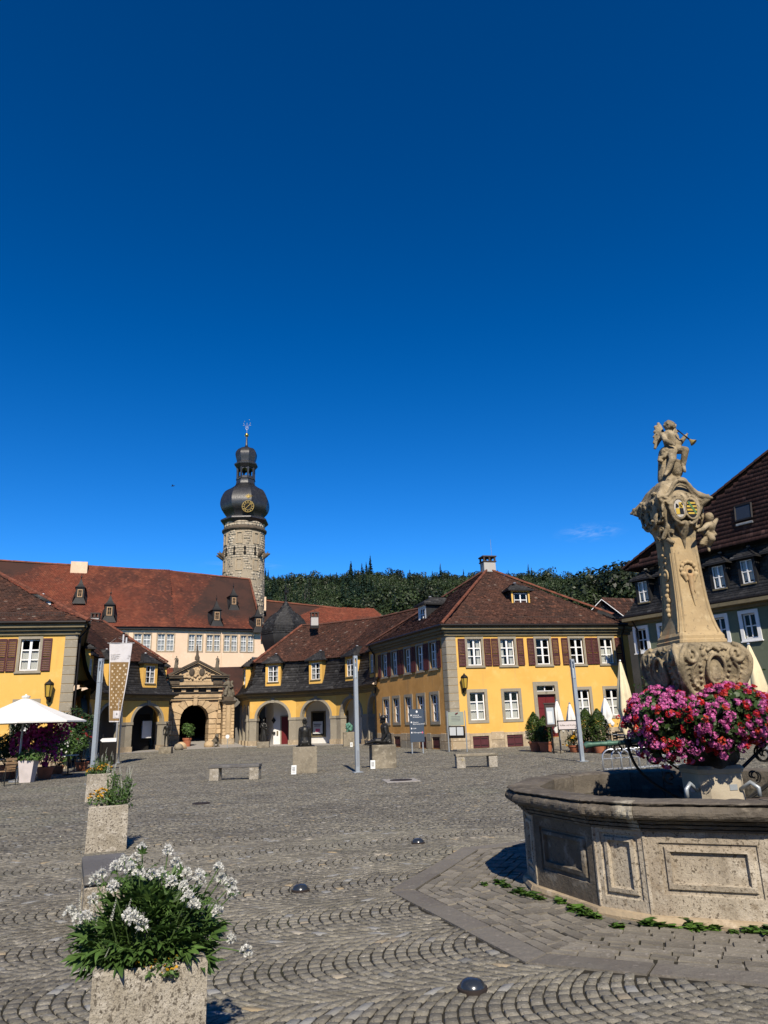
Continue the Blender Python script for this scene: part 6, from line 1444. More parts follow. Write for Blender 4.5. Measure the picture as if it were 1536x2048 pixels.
# trumpet angel
b=MB(); hr=rr(80)
head=q7(605,170,-.02); neck=q7(610,250,0); chest=q7(595,330,0); pelv=q7(640,510,.02)
f,r,u=putto(b,head,neck,chest,pelv,
  [[q7(505,310,.0),q7(545,395,-.07),q7(640,440,-.10)],[q7(690,320,0),q7(755,455,-.03),q7(850,330,-.07)]],
  [[q7(640,550,-.02),q7(655,690,-.13),q7(575,860,-.10),q7(545,915,-.15)],[q7(700,530,0),q7(850,540,-.10),q7(815,770,-.06),q7(840,865,-.08)]],hr)
fd=Vector((.55,-.8,-.05)).normalized(); sd=Vector((.8,.55,0)).normalized(); uz=Vector((0,0,1))
for s in (-1,1): b.ball(head+fd*hr*.72+sd*s*hr*.42-uz*hr*.28,hr*.36,8,6)      # puffed cheeks
b.ball(head+fd*hr*1.0-uz*hr*.12,hr*.17,8,6); b.ball(head+fd*hr*.9-uz*hr*.55,hr*.22,8,6); b.ball(head+fd*hr*.86+uz*hr*.25,(hr*.5,hr*.25,hr*.14),8,6)
for k in range(26):
    a=random.uniform(0,6.28); t=random.uniform(.1,1.0); d=Vector((math.cos(a)*math.sqrt(1-t*t),math.sin(a)*math.sqrt(1-t*t),t)); 
    if d.dot(fd)>.62 and t<.6: continue
    b.ball(head+d*hr*.98,hr*random.uniform(.2,.3),6,5)
# drapery at the hips and over the seat
for P in ([(480,560),(560,600),(640,560),(730,560),(790,500)],[(500,600),(520,650),(560,600),(600,620)],[(700,690),(740,740),(760,700)],[(470,640),(455,700),(500,720)]):
    b.tube([q7(x,y,-.03) for x,y in P],rr(38),8)
b.ball(q7(560,560,.02),(rr(100),.09,rr(80)),10,8); b.cap2(q7(560,600,.06),q7(560,980,.06),rr(120),rr(130))
ang=blob_obj('trumpet_angel',b,M['col_grey'],fo,voxel=.0075,smooth=2,fac=.4)
b=MB()   # wings with feather rows
for (root,tips,dy) in ((q7(500,300,.06),[(430,120),(375,170),(358,260),(356,350),(362,440),(378,525)],.12),(q7(640,300,.14),[(700,150),(735,250),(740,330)],.30)):
    for x,y in tips:
        t=q7(x,y,dy); mid=root.lerp(t,.55)+Vector((0,.02,.02)); b.tube([root,mid,t],[rr(42),rr(46),rr(20)],7)
wg=blob_obj('wing',b,M['col_grey'],fo,voxel=.008,smooth=2)
b=MB(); m0,m1=q7(725,228,-.10),q7(925,385,-.16); b.tube([m0,m1],[.007,.009],8); tr_=b.build('trumpet',M['black_metal'],fo,smooth=True)
b=MB(); dv=(m1-m0).normalized(); b.tube([m1-dv*.01,m1+dv*.012,m1+dv*.03,m1+dv*.05,m1+dv*.055],[.010,.018,.030,.042,.044],14,cap=False); b.tube([m1+dv*.052,m1+dv*.030],[.040,.012],14); b.build('trumpet_bell',M['gold_paint'],tr_,smooth=True)
# egg-shaped boulder, heaped helmet forms and cushion under the angel
b=MB(); b.ball(q7(690,850,.02),(rr(115),.11,rr(150)),12,10); b.ball(q7(620,1050,-.02),(rr(125),.12,rr(115)),12,10); b.ball(q7(770,1055,-.03),(rr(110),.11,rr(95)),12,10); b.ball(q7(865,1085,-.08),(rr(60),.07,rr(55)),10,8)
b.cap2(q7(560,1000,.06),q7(560,1150,.06),rr(110),rr(100)); b.cap2(q7(640,1180,-.05),q7(520,1330,-.12),rr(70),rr(60)); b.cap2(q7(500,1200,.05),q7(380,1300,.08),rr(80),rr(60)); b.cap2(q7(640,1180,-.02),q7(780,1260,-.05),rr(80),rr(60))
N=14; b.tube([q7(365+42*math.cos(2*math.pi*k/N),1255+55*math.sin(2*math.pi*k/N),-.02) for k in range(N+1)],rr(22),6)
b.ball(q7(560,1290,.02),(rr(150),.16,rr(140)),12,8); b.ball(q7(720,1280,.0),(rr(170),.15,rr(110)),12,8); b.cap2(q7(470,1350,.0),q7(360,1400,.0),rr(70),rr(45))
for k in range(26): b.ball(q7(random.uniform(420,800),random.uniform(1180,1430),random.uniform(-.20,-.12)),rr(random.uniform(22,45)),6,5)
for k in range(10): b.ball(q7(random.uniform(430,700),random.uniform(1180,1400),-.1),rr(random.uniform(25,45)),6,5)
blob_obj('piled_trophies',b,M['col_grey'],fo,voxel=.010,smooth=2,fac=.4)
b=MB(); b.cap2(q7(770,1180,-.14),q7(1000,1195,-.14),rr(48),rr(48)); b.ball(q7(885,1185,-.14),(rr(130),.07,rr(50)),12,8); blob_obj('stone_cushion',b,M['col_stone'],fo,voxel=.009,smooth=2)
b=MB()
for k in range(5): b.tube([q7(690+10*k,1215-18*k,-.16),q7(725+12*k,1205-22*k,-.18)],rr(9),6)
for k in range(5): b.ball(q7(905+22*k,1135,-.16),rr(10),6,5)
b.build('gilt_fringe',M['gold_paint'],fo,smooth=True)
# two putti clinging to the capital
b=MB(); hr=rr(62)
putto(b,q8(690,40,-.22),q8(665,85,-.22),q8(630,150,-.21),q8(545,240,-.16),[[q8(665,120,-.22),q8(690,200,-.26),q8(665,280,-.27)],[q8(600,110,-.19),q8(550,70,-.14),q8(515,40,-.10)]],[[q8(545,270,-.16),q8(445,320,-.18),q8(345,330,-.14)],[q8(575,300,-.17),q8(590,400,-.19),q8(510,590,-.13)]],hr)
for k in range(8): b.ball(q8(690,20,-.22)+Vector((random.uniform(-1,1),random.uniform(-1,.3),random.uniform(-.2,1)))*hr*.8,hr*.35,6,5)
for P in ([(560,600),(620,640),(680,660)],[(640,300),(680,360),(640,520)]): b.tube([q8(x,y,-.2) for x,y in P],rr(32),7)
blob_obj('putto',b,M['col_grey'],fo,voxel=.0085,smooth=2,fac=.4)
b=MB(); hr=rr(66); hd=q8(1215,265,-.16)
putto(b,hd,q8(1230,330,-.12),q8(1220,400,-.12),q8(1200,520,-.05),[[q8(1180,390,-.16),q8(1120,450,-.24),q8(1060,470,-.30)],[q8(1280,380,-.10),q8(1310,330,-.05),q8(1330,300,0)]],[[q8(1220,540,-.08),q8(1265,600,-.18),q8(1200,700,-.10),q8(1215,780,-.12)],[q8(1180,520,-.02),q8(1140,620,-.1),q8(1110,690,-.1)]],hr)
for k in range(10): b.ball(hd+Vector((random.uniform(-1,1),random.uniform(-.3,1),random.uniform(.0,1)))*hr*.85,hr*.36,6,5)
b.ball(hd+Vector((-.03,-1,-.1)).normalized()*hr*.95,hr*.16,6,5)
for P in ([(1090,470),(1140,520),(1200,500)],[(1250,470),(1310,530),(1240,560)],[(1090,600),(1100,690)]): b.tube([q8(x,y,-.12) for x,y in P],rr(34),7)
blob_obj('putto',b,M['col_grey'],fo,voxel=.0085,smooth=2,fac=.4)
# --- pipes and wrought iron
def pipe(a,b_):
    a,b_=Vector(a),Vector(b_); m=MB(); d=(b_-a); m.tube([a,b_],.026,10)
    for t in (.12,.45,.8): m.tube([a+d*t-d.normalized()*.02,a+d*t+d.normalized()*.02],.034,10)
    m.tube([b_,b_+d.normalized()*.05,b_+d.normalized()*.08-Vector((0,0,.01))],[.030,.036,.030],10); m.build('spout_pipe',M['copper_green'],fo,smooth=40)
def bracket(ang,zp,R):
    d=Vector((math.cos(ang),math.sin(ang),0)); t=Vector((-d.y,d.x,0)); m=MB()
    def q(r,z,s=0): return CC+d*r+t*s+Vector((0,0,z))
    for s in (-.035,.035):
        m.tube([q(r,z,s) for r,z in smoothprof([(.30,.73),(.42,.80),(.60,.92),(.72,1.05),(.78,1.18),(.80,1.30),(.78,zp)],4)],.013,6)
        sp=[(.56+.10*(1-.8*k/22)*math.cos(1.2+k*.42),zp-.16+.10*(1-.8*k/22)*math.sin(1.2+k*.42)) for k in range(23)]; m.tube([q(r,z,s) for r,z in sp],.010,5)
        sp=[(.92+.05*(1-.75*k/16)*math.cos(3.6-k*.42),zp-.07+.05*(1-.75*k/16)*math.sin(3.6-k*.42)) for k in range(17)]; m.tube([q(r,z,s) for r,z in sp],.009,5)
        sp=[(.42+.07*(1-.75*k/16)*math.cos(4.4+k*.42),.97+.07*(1-.75*k/16)*math.sin(4.4+k*.42)) for k in range(17)]; m.tube([q(r,z,s) for r,z in sp],.009,5)
        m.tube([q(.30,zp-.05,s),q(.80,zp-.04,s)],.011,5); m.tube([q(.32,1.05,s),q(.60,zp-.06,s)],.009,5)
    m.lathe([(.045,zp-.03),(.045,zp+.03)],10,q(.80,0)); m.build('iron_bracket',M['black_metal'],fo)
    m=MB()
    for s in (-.05,.05): m.tube([q(.26,.745,s),q(1.55,.745,s)],.011,5)
    m.build('bucket_rail',M['iron_cover'],fo)
for k,an in enumerate((168,352,80)):
    a=math.radians(an); d=Vector((math.cos(a),math.sin(a),0)); zp=1.37
    pipe(CC+d*.24+Vector((0,0,zp-.01)),CC+d*1.18+Vector((0,0,zp-(.05 if k==0 else 0)))); 
    bracket(a,zp-.03,1)
for an in (215,310):
    a=math.radians(an); d=Vector((math.cos(a),math.sin(a),0)); m=MB(); m.tube([CC+d*.29+Vector((0,0,.86)),CC+d*.40+Vector((0,0,.93)),CC+d*.47+Vector((0,0,.88)),CC+d*.47+Vector((0,0,.80))],[.02,.022,.022,.02],8); m.build('low_spout',M['steel'],fo,smooth=True)
# ---------------------------------------------------------------- plants kit
def rand_rot(): return Euler((random.uniform(0,6.28),random.uniform(0,6.28),random.uniform(0,6.28))).to_matrix()
def cards(P,Nrm,size,mat_,name,parent=None,kind='stuff',aspect=1.0,shape='leaf',jit=.5,loc=None,sizej=.35):
    """many little bent leaves as real faces: P n x 3 centres, Nrm n x 3 facing"""
    n=len(P); P=np.asarray(P,float); Nrm=np.asarray(Nrm,float)+RNG.normal(0,jit,(n,3)); Nrm/=np.linalg.norm(Nrm,axis=1,keepdims=True)
    rv=RNG.normal(0,1,(n,3)); a=np.cross(Nrm,rv); a/=np.linalg.norm(a,axis=1,keepdims=True); b=np.cross(Nrm,a); s=size*(1+RNG.uniform(-sizej,sizej,n))[:,None]
    if shape=='leaf': # pointed, folded along the rib: 2 quads
        tip=P+a*s; base=P-a*s; l=P+b*s*.55*aspect+Nrm*s*.18; r=P-b*s*.55*aspect+Nrm*s*.18
        V=np.stack([base,l,tip,r],1).reshape(-1,3); F=(np.arange(n)[:,None,None]*4+np.array([[0,2,1],[0,3,2]])[None]).reshape(-1,3); k=2
    else: # round-ish hexagon
        ang=np.arange(6)*math.pi/3; V=np.stack([P+a*s*math.cos(q)+b*s*math.sin(q)*aspect+Nrm*s*.15*(i%2) for i,q in enumerate(ang)],1).reshape(-1,3); F=(np.arange(n)[:,None,None]*6+np.array([[0,1,2],[0,2,3],[0,3,4],[0,4,5]])[None]).reshape(-1,3); k=4
    R=np.repeat(RNG.random(n),k)
    me=np_mesh(name,V,F,M[mat_] if isinstance(mat_,str) else mat_,R)
    if parent is None and loc is None: return me
    return link(name,me,parent,loc=loc,kind=kind)
def cluster_mesh(matn,n=14,r=.045,pr=.016,flat=.6,seed=0):
    """a head of small florets"""
    g=np.random.default_rng(seed); V=[];F=[];R=[]; o=0
    for i in range(n):
        d=g.normal(0,1,3); d/=np.linalg.norm(d); d[2]=abs(d[2])*flat; c=d*r*(.75+.3*g.random()); nn=d+g.normal(0,.35,3); nn/=np.linalg.norm(nn); a=np.cross(nn,[.3,.5,.8]); a/=np.linalg.norm(a); b=np.cross(nn,a); t0=g.random()*6
        for k in range(5):
            t=t0+2*math.pi*k/5; u=a*math.cos(t)+b*math.sin(t); v=-a*math.sin(t)+b*math.cos(t)
            V+=[c,c+u*pr*.6+v*pr*.42+nn*pr*.15,c+u*pr*1.15+nn*pr*.3,c+u*pr*.6-v*pr*.42+nn*pr*.15]; F+=[[o,o+1,o+2,o+3]]; R.append(g.random()); o+=4
    return np_mesh('flower_head',np.array(V),np.array(F),M[matn],R)
M['leaf_geranium']=leafmat('geranium_leaf',(.045,.085,.020),(.026,.052,.012),.25,.4)
# geraniums in a ring round the column
ge=thing('geranium_planting','pink and red geraniums spilling in a thick ring round the fountain column','flowers',(CC.x,CC.y,1.2))
def gshell(n,rmin=.62,rmax=1.0,cam=False):
    P=[];Nn=[]
    while len(P)<n:
        th=random.uniform(0,6.283); ph=random.uniform(-1.25,1.45); lump=1+.10*math.sin(4*th+.6)+.07*math.sin(9*th+ph*3)+.06*math.sin(13*th-ph*5); s=random.uniform(rmin,rmax)
        if cam and math.cos(th-math.radians(247))<-.15 and random.random()<.85: continue
        r=(.37+.41*math.cos(ph)*lump*s); z=.36+(.29 if ph>0 else .27+.15*max(0,math.cos(th-math.radians(205))))*math.sin(ph)*s*lump-.02*math.cos(3*th)
        if ph<-.2: r+= -.05*random.random()
        P.append((r*math.cos(th),r*math.sin(th),z)); Nn.append((math.cos(th)*math.cos(ph),math.sin(th)*math.cos(ph),math.sin(ph)+.25))
    return P,Nn
m=MB(); m.lathe([(.26,.14),(.46,.18),(.58,.34),(.56,.36),(.44,.30),(.26,.28)],24); m.build('planting_trough',M['black_metal'],ge)
P,Nn=gshell(8500,.50,.99); cards(P,Nn,.025,'leaf_geranium','foliage',ge,shape='hex',jit=.55)
HEADS={}
for c in ('petal_pink','petal_red','petal_salmon','petal_white'):
    HEADS[c]=[cluster_mesh(c,20,.034,.0125,.55,s) for s in range(4)]
P,Nn=gshell(500,.94,1.12,True)
mid=MB(); restP=[]
for i,(p,nv) in enumerate(zip(P,Nn)):
    th=math.atan2(p[1],p[0]); x=random.random(); redzone=.5+.5*math.sin(3*th+2.0+p[2]*4)
    c='petal_pink' if x>.14+.28*redzone else ('petal_red' if random.random()<.75 else 'petal_salmon')
    o=link('flower_head',random.choice(HEADS[c]),ge,p,(random.uniform(-.5,.5),random.uniform(-.5,.5),random.uniform(0,6.28)),random.uniform(.75,1.25)) if i<295 else None
    if o is not None:
        q=Vector(nv).to_track_quat('Z','Y').to_euler(); o.rotation_euler=(q.x+random.uniform(-.3,.3),q.y+random.uniform(-.3,.3),random.uniform(0,6.28))
    else: restP.append((p,nv))
Vs=[];Fs=[];o_=0;Ms=[]
for p,nv in restP:
    k=random.choices((0,1,2),(.66,.24,.10))[0]; me=HEADS[('petal_pink','petal_red','petal_salmon')[k]][random.randrange(4)]; v=np.empty(len(me.vertices)*3,np.float32); me.vertices.foreach_get('co',v); R3=np.array(Vector(nv).to_track_quat('Z','Y').to_matrix()); v=v.reshape(-1,3)@R3.T*random.uniform(.8,1.2)+np.array(p); Vs.append(v); f_=np.arange(len(v)).reshape(-1,4)+o_; Fs.append(f_); Ms.append(np.full(len(f_),k)); o_+=len(v)
link('flower_head_mass',np_mesh('flower_head_mass',np.concatenate(Vs),np.concatenate(Fs),[M['petal_pink'],M['petal_red'],M['petal_salmon']],RNG.random(sum(len(f) for f in Fs)),midx=np.concatenate(Ms)),ge,kind='stuff')
# ---------------------------------------------------------------- wooded hill
HX=np.linspace(-260,520,79); 
def ridge_px(px): return float(np.interp(px,[430,530,580,640,690,720,760,830,900,1010,1100,1180,1230,1262,1400,1700],[1165,1160,1163,1158,1150,1146,1152,1155,1152,1158,1158,1158,1152,1150,1146,1140]))
def hill_z(x,y):
    """terrain height: rises from behind the castle to a long ridge"""
    Y0,Y1=170.0,430.0; px=768+1420*x/y*1.03-6
    top=(1441+.034*(768-px)-ridge_px(px)-33)/1420*430*1.0+1.65
    t=np.clip((y-Y0)/(Y1-Y0),0,1); prof=t**1.15
    return top*prof-2*(1-t)
ys=[150,180,210,245,280,320,360,400,430,470,520]
xs=np.linspace(-190,330,66); V=[];F=[]
for y in ys:
    for x in xs:
        xx=x*(y/430)*1.15; V.append((xx,y,hill_z(xx,min(y,430))-(max(0,y-430)*.35)))
for j in range(len(ys)-1):
    for i in range(len(xs)-1): a=j*len(xs)+i; F.append((a,a+1,a+len(xs)+1,a+len(xs)))
hl=link('hill',np_mesh('hill',np.array(V),np.array(F),M['meadow'],smooth=True)); hl['kind']='structure'
def fir_mesh(seed,h=14.0,r=2.6,bare=False):
    g=np.random.default_rng(seed); V=[];F=[];R=[];o=0; n=26
    for i in range(n):
        t=i/n; z=h*(.06+.92*t); rad=r*(1-t)**.85*(.85+.3*g.random()); k=int(5+9*(1-t))
        for j in range(k):
            a=g.random()*6.283; L=rad*(.65+.5*g.random()); dr=.30*L+.1; w=.30*L+.18; c,s=math.cos(a),math.sin(a); zz=z+g.normal(0,.15)
            V+=[(0,0,zz+.25),(c*L*.6-s*w,s*L*.6+c*w,zz-dr*.4),(c*L,s*L,zz-dr),(c*L*.6+s*w,s*L*.6-c*w,zz-dr*.4)]; F.append([o,o+1,o+2,o+3]); R.append(g.random()); o+=4
    V+=[(-.12,0,h*.93),(.12,0,h*.93),(.02,.1,h*1.05),(0,-.1,h*.93)]; F.append([o,o+1,o+2,o+3]); R.append(.5)
    return np.array(V),np.array(F),np.array(R)
def decid_mesh(seed,h=12.0,r=4.4,n=900,q=.40):
    g=np.random.default_rng(seed); lumps=[(np.array([g.normal(0,r*.42),g.normal(0,r*.42),h*(.42+.42*g.random())]),r*(.42+.25*g.random())) for _ in range(9)]
    P=[];N=[]
    for i in range(n):
        c,rr_=lumps[g.integers(len(lumps))]; d=g.normal(0,1,3); d/=np.linalg.norm(d); P.append(c+d*rr_*np.array([1,1,.85])*(.8+.25*g.random())); N.append(d+np.array([0,0,.4]))
    P=np.array(P);N=np.array(N)+g.normal(0,.45,(n,3)); N/=np.linalg.norm(N,axis=1,keepdims=True); a=np.cross(N,g.normal(0,1,(n,3))); a/=np.linalg.norm(a,axis=1,keepdims=True); b=np.cross(N,a); s=q*(.6+.8*g.random(n))[:,None]
    V=np.stack([P-a*s,P+b*s*.7+N*s*.2,P+a*s,P-b*s*.7+N*s*.2],1).reshape(-1,3); F=np.arange(n*4).reshape(-1,4); return V,F,g.random(n)
def trunk_mesh(h,r,name='trunk'):
    m=MB(); m.tube([(0,0,-1.5),(.05,0,h*.3),(0,.1,h*.62)],[r,r*.75,r*.3],6); 
    for k in range(3): a=2.1*k; m.tube([(0,0,h*(.3+.08*k)),(math.cos(a)*h*.16,math.sin(a)*h*.16,h*(.5+.05*k))],[r*.45,r*.15],5)
    return m.mesh(name,M['bark'])
FIRV=[fir_mesh(s,random.uniform(12,16),random.uniform(2.3,3.0)) for s in range(4)]
DECV=[decid_mesh(s+20,random.uniform(10,13),random.uniform(3.8,4.8)) for s in range(4)]
fir_t=[];dec_t=[]
for i,(V,Fq,R) in enumerate(FIRV):
    t=thing('fir_tree','dark pointed fir tree standing in the hillside forest','tree',(0,0,0),group='firs of the hillside forest'); link('crown',np_mesh('crown',V,Fq,M['fir'],R),t); link('trunk',trunk_mesh(9,.22),t); fir_t.append(t)
for i,(V,Fq,R) in enumerate(DECV):
    t=thing('deciduous_tree','rounded broadleaf tree in the forest on the hill','tree',(0,0,0),group='broadleaf trees of the hillside forest'); link('crown',np_mesh('crown',V,Fq,M['decid'],R),t); link('trunk',trunk_mesh(8,.3),t); dec_t.append(t)
used=set(); slots=[]
def clearing(px,y): return 625<px<708 and 272<y<335
# candidate places: rows up the slope, denser towards the ridge
cand=[]
for y in np.concatenate([np.arange(236,432,7.0),np.array([431,433,436])]):
    step=4.6 if y<420 else 4.0
    x=-.19*y
    while x<.40*y:
        xx=x+random.uniform(-2,2); yy=y+random.uniform(-3.5,3.5); px=768+1420*xx/yy
        x+=step
        if px<515 or px>1290: 
            continue
        if clearing(px,yy): continue
        cand.append((xx,yy,px))
random.shuffle(cand)
def firprob(px,y):
    p=.16
    if 650<px<750: p=.6
    if px<620: p=.45
    if px>1130 or (y<300): p=.10
    return p
def vis_score(c): 
    x,y,px=c; return -abs(y-431)*.6 if y>400 else -(y-236)*.35-random.random()*40
cand.sort(key=vis_score,reverse=True)
stuffV=[];stuffF=[];stuffR=[];off=0;stuffM=[]
placed=0
for x,y,px in cand:
    z=hill_z(x,min(y,430))-.5; isf=random.random()<firprob(px,y); sc=random.uniform(.72,1.05)*(1.0 if isf else 1.0)
    if y>425: sc*=random.choice([.7,.85,1.0,1.0,1.2])
    if isf and 660<px<740: sc*=1.15
    if placed<250:
        L=fir_t if isf else dec_t; k=random.randrange(4)
        o=L[k] if ('f' if isf else 'd',k) not in used else copy_tree(L[k]); used.add(('f' if isf else 'd',k)); o.location=(x,y,z); o.rotation_euler=(0,0,random.uniform(0,6.28)); o.scale=(sc,sc,sc*random.uniform(.9,1.15)); placed+=1
    else:
        V,Fq,R=(FIRV if isf else DECV)[random.randrange(4)]; a=random.uniform(0,6.28); c,s=math.cos(a),math.sin(a); W=V@np.array([[c,s,0],[-s,c,0],[0,0,1]])*sc+np.array([x,y,z]); stuffV.append(W); stuffF.append(Fq+off); off+=len(V); stuffR.append(np.clip(random.random()*.75+R*.25,0,1)); stuffM.append(np.full(len(Fq),0 if isf else 1))
fr_=link('forest',np_mesh('forest',np.concatenate(stuffV),np.concatenate(stuffF),[M['fir'],M['decid']],np.concatenate(stuffR),midx=np.concatenate(stuffM)),kind='stuff')
# bare grey larches along the ridge
for k in range(14):
    px=random.choice([random.uniform(560,580),random.uniform(830,900),random.uniform(600,620)]); y=random.uniform(360,410); x=(px-768)/1420*y; m=MB(); h=random.uniform(11,15)
    t=thing('bare_tree','slim grey leafless tree among the firs on the hill','tree',(x,y,hill_z(x,y)),group='grey bare trees on the hill')
    m.tube([(0,0,-1),(0,0,h)],[.22,.04],5)
    for j in range(26): a=random.uniform(0,6.28); z=h*random.uniform(.35,.95); L=1.6*(1.1-z/h); m.tube([(0,0,z),(math.cos(a)*L,math.sin(a)*L,z+.2*L)],[.09,.03],3)
    m.build('trunk',M['bare'],t)
# nearer broadleaf trees over the roofs
bigV=[decid_mesh(50+s,11,5.0,3600,.26) for s in range(3)]
TREELAB=['broadleaf tree above the middle of the right arcade roof','lower broadleaf tree over the arcade roof, just left of the slate side dormer','broadleaf tree directly left of the slate side dormer of the yellow house','broadleaf tree behind the right end of the farther red castle roof','broadleaf tree over the gable of the small house','tallest broadleaf tree, touching the left roof corner of the green house','broadleaf tree showing over the right slope of the yellow house roof','low broadleaf tree peeping over the right slope of the yellow house roof','broadleaf tree half hidden by the dark tiled roof of the green house','broadleaf tree half hidden by the left slope of the yellow house roof']
for i,(px,py,Y,h) in enumerate([(770,1178,150,13),(800,1192,140,11),(835,1185,145,12),(742,1200,150,10),(1215,1150,120,14),(1245,1146,125,15),(1180,1172,130,12),(1150,1195,120,9),(1270,1160,118,13),(880,1195,150,11)]):
    top=D(px,py,Y); V,Fq,R=bigV[i%3]
    lab=TREELAB[i]
    t=thing('broadleaf_tree',lab,'tree',(top.x,Y,0),random.uniform(0,6.28),group=['broadleaf trees behind the arcade roof','leafy trees between the yellow and green houses'][0 if px<1000 else 1])
    s=h/11.0; zb=top.z-h*.92
    link('crown',np_mesh('crown',V*s,Fq,M['decid'],R),t,loc=(0,0,zb)); m=MB(); m.tube([(0,0,0),(0,0,zb+h*.4)],[.4,.2],7); m.build('trunk',M['bark'],t)
# ---------------------------------------------------------------- planters with summer flowers
def planter(name,lab,cx,cy,wx,wy,h,rz=0,taper=.97):
    t=thing('planter',lab,'planter',(cx,cy,0),rz,group='pitted limestone planters'); m=MB(); w=.07
    def ringv(wx_,wy_,z): return [(-wx_/2,-wy_/2,z),(wx_/2,-wy_/2,z),(wx_/2,wy_/2,z),(-wx_/2,wy_/2,z)]
    b=.012; R=[ringv(wx,wy,-.02),ringv(wx*taper,wy*taper,h-b),ringv(wx*taper-2*b,wy*taper-2*b,h),ringv(wx*taper-2*w,wy*taper-2*w,h),ringv(wx*taper-2*w,wy*taper-2*w,h-.10)]
    V=[p for r in R for p in r]; F=[]
    for k in range(4):
        for j in range(4): F.append((k*4+j,k*4+(j+1)%4,(k+1)*4+(j+1)%4,(k+1)*4+j))
    m.add(V,F); m.build('trough',M['concrete'],t)
    m=MB(); m.poly(*ringv(wx*taper-2*w,wy*taper-2*w,h-.07)); m.build('soil',M['soil'],t); return t
def leaflet(L,w,curl=.25,n=4):
    V=[];F=[]
    for i in range(n+1):
        t=i/n; x=L*t; ww=w*math.sin(math.pi*min(1,.12+t*.88))**.8*(1 if i<n else 0.02); z=-curl*L*t*t
        V+=[(x,ww/2,z+ww*.18),(x,0,z),(x,-ww/2,z+ww*.18)]
    for i in range(n): a=i*3; F+=[(a,a+3,a+4,a+1),(a+1,a+4,a+5,a+2)]
    return V,F
def palmate(seed):
    """hand-shaped leaf of five to seven leaflets"""
    g=random.Random(seed); m=MB(); n=g.choice([5,5,7]); L0=.085
    m.tube([(-.07,0,-.01),(0,0,0)],.0022,4)
    for i in range(n):
        a=(i-(n-1)/2)*math.radians(150/(n-1)); L=L0*(1-.38*abs(i-(n-1)/2)/((n-1)/2))*g.uniform(.9,1.1); V,F=leaflet(L,L*.30,g.uniform(.15,.5)); c,s=math.cos(a),math.sin(a); m.rv=g.random()
        m.add([(x*c-y*s,x*s+y*c,z) for x,y,z in V],F)
    me=m.mesh('leaf',M['leaf'],smooth=True)
    return me
PALM=[palmate(s) for s in range(6)]
def cleome_head(seed):
    g=np.random.default_rng(seed); V=[];F=[];R=[];o=0
    for i in range(30):
        a=g.random()*6.283; el=g.uniform(-.5,1.5); d=np.array([math.cos(a)*math.cos(el),math.sin(a)*math.cos(el),math.sin(el)]); c=d*np.array([.024,.024,.026])
        for k in range(4):
            e=d+g.normal(0,.55,3); e/=np.linalg.norm(e); sdv=np.cross(e,d+.01); sdv/=np.linalg.norm(sdv)+1e-6; L=.022*g.uniform(.8,1.2); w=.0078
            V+=[c,c+e*L*.6+sdv*w,c+e*L,c+e*L*.6-sdv*w]; F.append([o,o+1,o+2,o+3]); R.append(g.random()); o+=4
        for k in range(1):   # long stamens
            e=d+g.normal(0,.4,3); e/=np.linalg.norm(e); L=.040; sdv=np.cross(e,[.3,.2,.9]); sdv/=np.linalg.norm(sdv)
            V+=[c,c+e*L+sdv*.0009,c+e*L,c-sdv*.0009]; F.append([o,o+1,o+2,o+3]); R.append(.1); o+=4
    return np_mesh('flower_head',np.array(V),np.array(F),M['petal_white'],R)
CLEO=[cleome_head(s) for s in range(5)]
def spike_mesh(seed,h=.16,mat_='petal_spike'):
    g=np.random.default_rng(seed); V=[];F=[];R=[];o=0
    for i in range(46):
        t=i/46; z=h*t; a=i*2.4; r=.0115*(1-.65*t); c=np.array([r*math.cos(a),r*math.sin(a),z]); s=.0065*(1.15-.6*t)
        u=np.array([-math.sin(a),math.cos(a),0])*s; w=np.array([math.cos(a)*.3,math.sin(a)*.3,1])*s
        V+=[c-u,c-w*.6,c+u,c+w]; F.append([o,o+1,o+2,o+3]); R.append(g.random()); o+=4
    return np_mesh('flower_spike',np.array(V),np.array(F),M[mat_],R)
SPIKE=[spike_mesh(s) for s in range(3)]
def daisy_mesh(seed,mat_='petal_yellow'):
    m=MB(); g=random.Random(seed); n=9
    for k in range(n):
        a=2*math.pi*k/n+g.uniform(-.1,.1); c,s=math.cos(a),math.sin(a); m.rv=g.random(); m.add([(0,0,0),(c*.007-s*.003,s*.007+c*.003,.001),(c*.013,s*.013,-.001),(c*.007+s*.003,s*.007-c*.003,.001)],[(0,1,2,3)])
    me=m.mesh('daisy',[M[mat_],M['soil']]); return me
DAISY=[daisy_mesh(s) for s in range(3)]
# nearest planter: spider flowers
pl=planter('planter','large limestone planter nearest the camera, lichen stained, holding white spider flowers',-1.19,3.92,.60,.60,.60,.02,1.0)
# place it from the photograph
a=G(185,1952,.60); b_=G(415,1932,.60); wpl=(b_-a).length
rzp=math.atan2(b_.y-a.y,b_.x-a.x); pl.location=((a.x+b_.x)/2-.30*math.sin(rzp),(a.y+b_.y)/2+.30*math.cos(rzp),0); pl.rotation_euler=(0,0,rzp); pl.scale=(wpl/.60,1.0,1.0)
rzp=.36; a=G(185,1950,.60); b_=G(415,1935,.60); ex=Vector((math.cos(rzp),math.sin(rzp),0))
